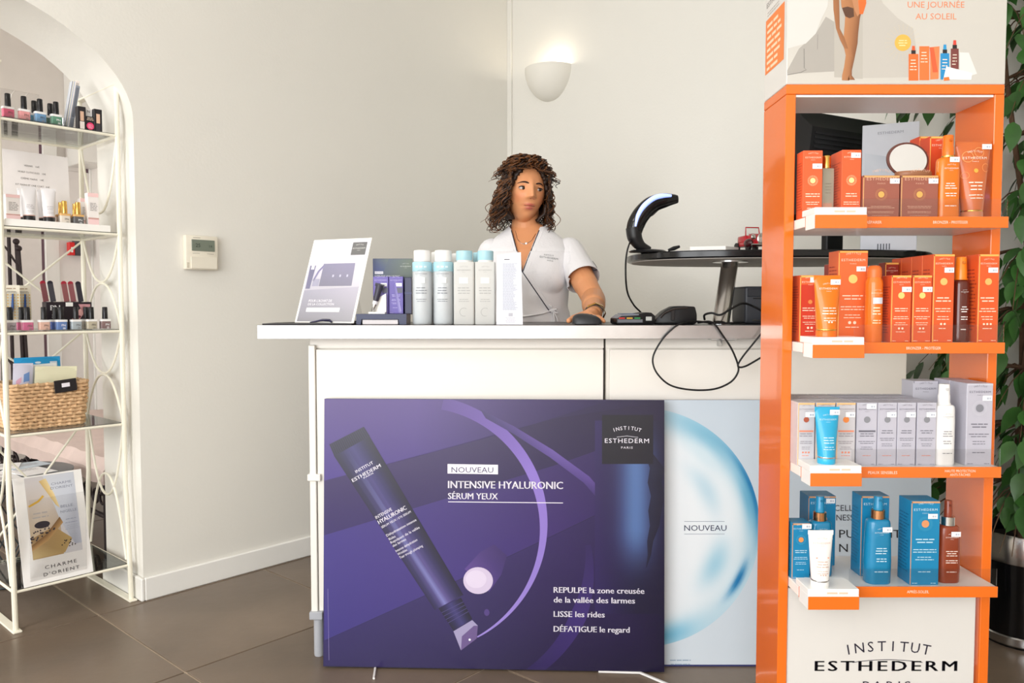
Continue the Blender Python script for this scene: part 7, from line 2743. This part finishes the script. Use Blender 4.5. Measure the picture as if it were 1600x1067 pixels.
for k in range(11):
    xx = -0.021 + 0.042 * k / 10
    zz_ = -0.0597 + 0.0012 * math.cos(k / 10 * 4 * PI) * 0.4 + 0.10 * xx * 0.04
    n_ = Vector((xx / 0.066, 0, zz_ / 0.116))
    n_.y = -math.sqrt(max(0.05, 1 - n_.x ** 2 - n_.z ** 2))
    mo.append(HR @ (face_pt(n_) + Vector((0, -0.0006, 0))))
M().tube(mo, [0.0004] + [0.0011] * 9 + [0.0004], 6).build('mouth_line', cmat((128, 60, 54), .5), pers)
for sx_ in (-1, 1):
    M().blob(HR @ Vector((sx_ * 0.0062, -0.1035, -0.0345)), 0.0030, 0.0026, 0.0018, 10, 8).build('nostril', cmat((170, 98, 74), .7), pers)  # redder skin blobs, darkened in colour to stand for the hollows' shade

# ---- hair: dense cap and many springy curls
HAIR_D = mat('dark_brown_hair', (46, 28, 18), 0.5, var=0.3, vscale=90)
HAIR_L = mat('chestnut_hair', (104, 62, 28), 0.45, var=0.35, vscale=60)
m = M()
rings_ = []
nu, nv = 72, 44


def hair_shell(n):
    s_ = Vector((n.x * 0.080, n.y * 0.103, n.z * 0.122))
    bump_ = 0.010 * noise.noise(n * 4.5) + 0.005 * noise.noise(n * 11)
    wide = 0.014 * max(0, min(1, (0.55 - n.z) / 0.8)) * (1 - max(0, -n.y) ** 3)
    return s_ + Vector((n.x, n.y * 0.7, n.z * 0.5)) * (0.004 + wide + bump_)


def face_open(n):
    """true where the face must stay free of hair"""
    if n.y > -0.18:
        return False
    ang = math.atan2(n.x, -n.y)
    hl = 0.70 - 0.9 * abs(ang + 0.02) ** 2.6
    return abs(ang) < 1.02 and n.z < hl


verts = {}
for i in range(nv + 1):
    for j in range(nu):
        ph = PI * (0.01 + 0.80 * i / nv)
        n_ = Vector((math.sin(ph) * math.cos(2 * PI * j / nu), math.sin(ph) * math.sin(2 * PI * j / nu), math.cos(ph)))
        verts[(i, j)] = (m.bm.verts.new(HR @ hair_shell(n_)), n_)
for i in range(nv):
    for j in range(nu):
        q4 = [verts[(i, j)], verts[(i + 1, j)], verts[(i + 1, (j + 1) % nu)], verts[(i, (j + 1) % nu)]]
        if any(face_open(a_[1]) for a_ in q4):
            continue
        m.bm.faces.new([a_[0] for a_ in q4])
bmesh.ops.delete(m.bm, geom=[v_ for v_ in m.bm.verts if not v_.link_faces], context='VERTS')
cap_o = m.build('hair_cap', HAIR_D, pers, 60)
sd = cap_o.modifiers.new('thickness', 'SOLIDIFY')
sd.thickness = 0.012
sd.offset = -1
rn = random.Random(44)
for mi, (cnt, material, nm) in enumerate(((330, HAIR_D, 'curls'), (260, HAIR_L, 'highlight_curls'), (90, HAIR_L, 'loose_ringlets'))):
    m = M()
    k = 0
    while k < cnt:
        zz_ = rn.uniform(-0.35, 0.98)
        aa = rn.uniform(0, 2 * PI)
        n_ = Vector((math.sqrt(1 - zz_ * zz_) * math.cos(aa), math.sqrt(1 - zz_ * zz_) * math.sin(aa), zz_))
        if face_open(n_) or (n_.y < -0.25 and abs(n_.x) < 0.5 and n_.z < 0.72):
            continue
        k += 1
        root = hair_shell(n_)
        top = n_.z > 0.6
        ln = rn.uniform(0.045, 0.085) if top else rn.uniform(0.07, 0.15)
        out_d = Vector((n_.x, n_.y, 0.0))
        if out_d.length < 0.2:
            out_d = Vector((rn.uniform(-1, 1), rn.uniform(-1, 1), 0))
        out_d.normalize()
        if n_.y < 0.1 and abs(n_.x) > 0.3 and not top:      # side locks fall beside the face, not across it
            out_d = Vector((math.copysign(1.0, n_.x), 0.30, 0)).normalized()
        turns = rn.uniform(1.6, 3.6)
        cr = rn.uniform(0.006, 0.0135)
        ph0 = rn.uniform(0, 2 * PI)
        N_ = 26
        spread = rn.uniform(0.02, 0.26)
        if mi == 2:
            cr = rn.uniform(0.011, 0.018)
            turns = rn.uniform(1.2, 2.2)
            spread = rn.uniform(0.15, 0.42)
            N_ = 36
        pts = []
        zmin = -0.150 + rn.uniform(-0.004, 0.02)
        for i in range(N_ + 1):
            f = i / N_
            lift = 0.016 * math.sin(PI * min(1, f * 1.6)) if top else 0.0
            c = root + out_d * (ln * spread * (f ** 0.7)) + Vector((0, 0, -ln * (f if not top else f * 0.75) + lift))
            if top:
                c = root + out_d * (ln * 0.75 * f) + Vector((0, 0, lift - ln * 0.55 * f * f))
                # stay on the outside of the head
                nn_ = Vector((c.x / 0.088, c.y / 0.110, c.z / 0.126))
                if nn_.length < 1.03:
                    c = Vector((nn_.normalized().x * 0.0906, nn_.normalized().y * 0.1133, nn_.normalized().z * 0.13))
            w_ = cr * min(1, f * 4)
            tang = out_d.cross(Vector((0, 0, 1)))
            c = c + (out_d * math.cos(ph0 + turns * 2 * PI * f) + tang * math.sin(ph0 + turns * 2 * PI * f)) * w_
            c.z = max(c.z, zmin)
            if c.y < -0.045 and abs(c.x) < 0.068 and c.z < 0.066:
                c.x = math.copysign(0.070 + rn.uniform(0, 0.006), c.x if abs(c.x) > 0.001 else n_.x)
            pts.append(HR @ c)
        r0 = rn.uniform(0.0016, 0.0030) if mi < 2 else rn.uniform(0.0012, 0.0019)
        m.tube(pts, [r0 * (1 - 0.65 * (i / N_) ** 2) for i in range(N_ + 1)], 5)
    o = m.build(nm, material, pers, 80)
    o['kind'] = 'stuff'

# ---- bracelet watch, trousers and shoes
fa = (WRR - ELR).normalized()
wc = ELR.lerp(WRR, 0.99)
rot = fa.to_track_quat('Z', 'X').to_matrix().to_4x4()
M().lathe([(0.0300, -0.007), (0.0318, -0.006), (0.0318, 0.006), (0.0300, 0.007)], 32, mtx=Matrix.Translation(wc) @ rot, cap0=False, cap1=False).build('watch_strap', cmat((44, 26, 20), .5), pers)
M().lathe([(0.0325, -0.009), (0.035, -0.006), (0.035, 0.006), (0.0325, 0.009)], 8, mtx=Matrix.Translation(wc + Vector((0.004, 0, 0.003))) @ rot @ Matrix.Scale(0.98, 4), cap0=False, cap1=False).build('gold_bangle', GOLD, pers)
TRO = mat('white_trousers', (232, 230, 230), 0.8, var=0.02)
m = M()
for sx_ in (-1, 1):
    rs = []
    for z_, r_, cx_ in ((0.05, 0.058, 0.088), (0.25, 0.062, 0.088), (0.48, 0.070, 0.088), (0.7, 0.085, 0.088), (0.86, 0.098, 0.084), (0.93, 0.092, 0.080)):
        rs.append([Vector((sx_ * cx_ + r_ * math.cos(2 * PI * j / 28), r_ * 1.08 * math.sin(2 * PI * j / 28), z_)) for j in range(28)])
    m.rings(rs)
m.build('trousers', TRO, pers)
for sx_ in (-1, 1):
    rs = []
    for y_, w_, h_s in ((0.075, 0.028, 0.055), (0.04, 0.036, 0.075), (0.0, 0.038, 0.07), (-0.06, 0.042, 0.05), (-0.12, 0.042, 0.038), (-0.155, 0.026, 0.026)):
        rs.append([Vector((sx_ * 0.09 + w_ * math.cos(2 * PI * j / 16), y_, h_s * 0.5 + h_s * 0.5 * math.sin(2 * PI * j / 16))) for j in range(16)])
    M().rings(rs).build('shoe', cmat((240, 238, 236), .4), pers)
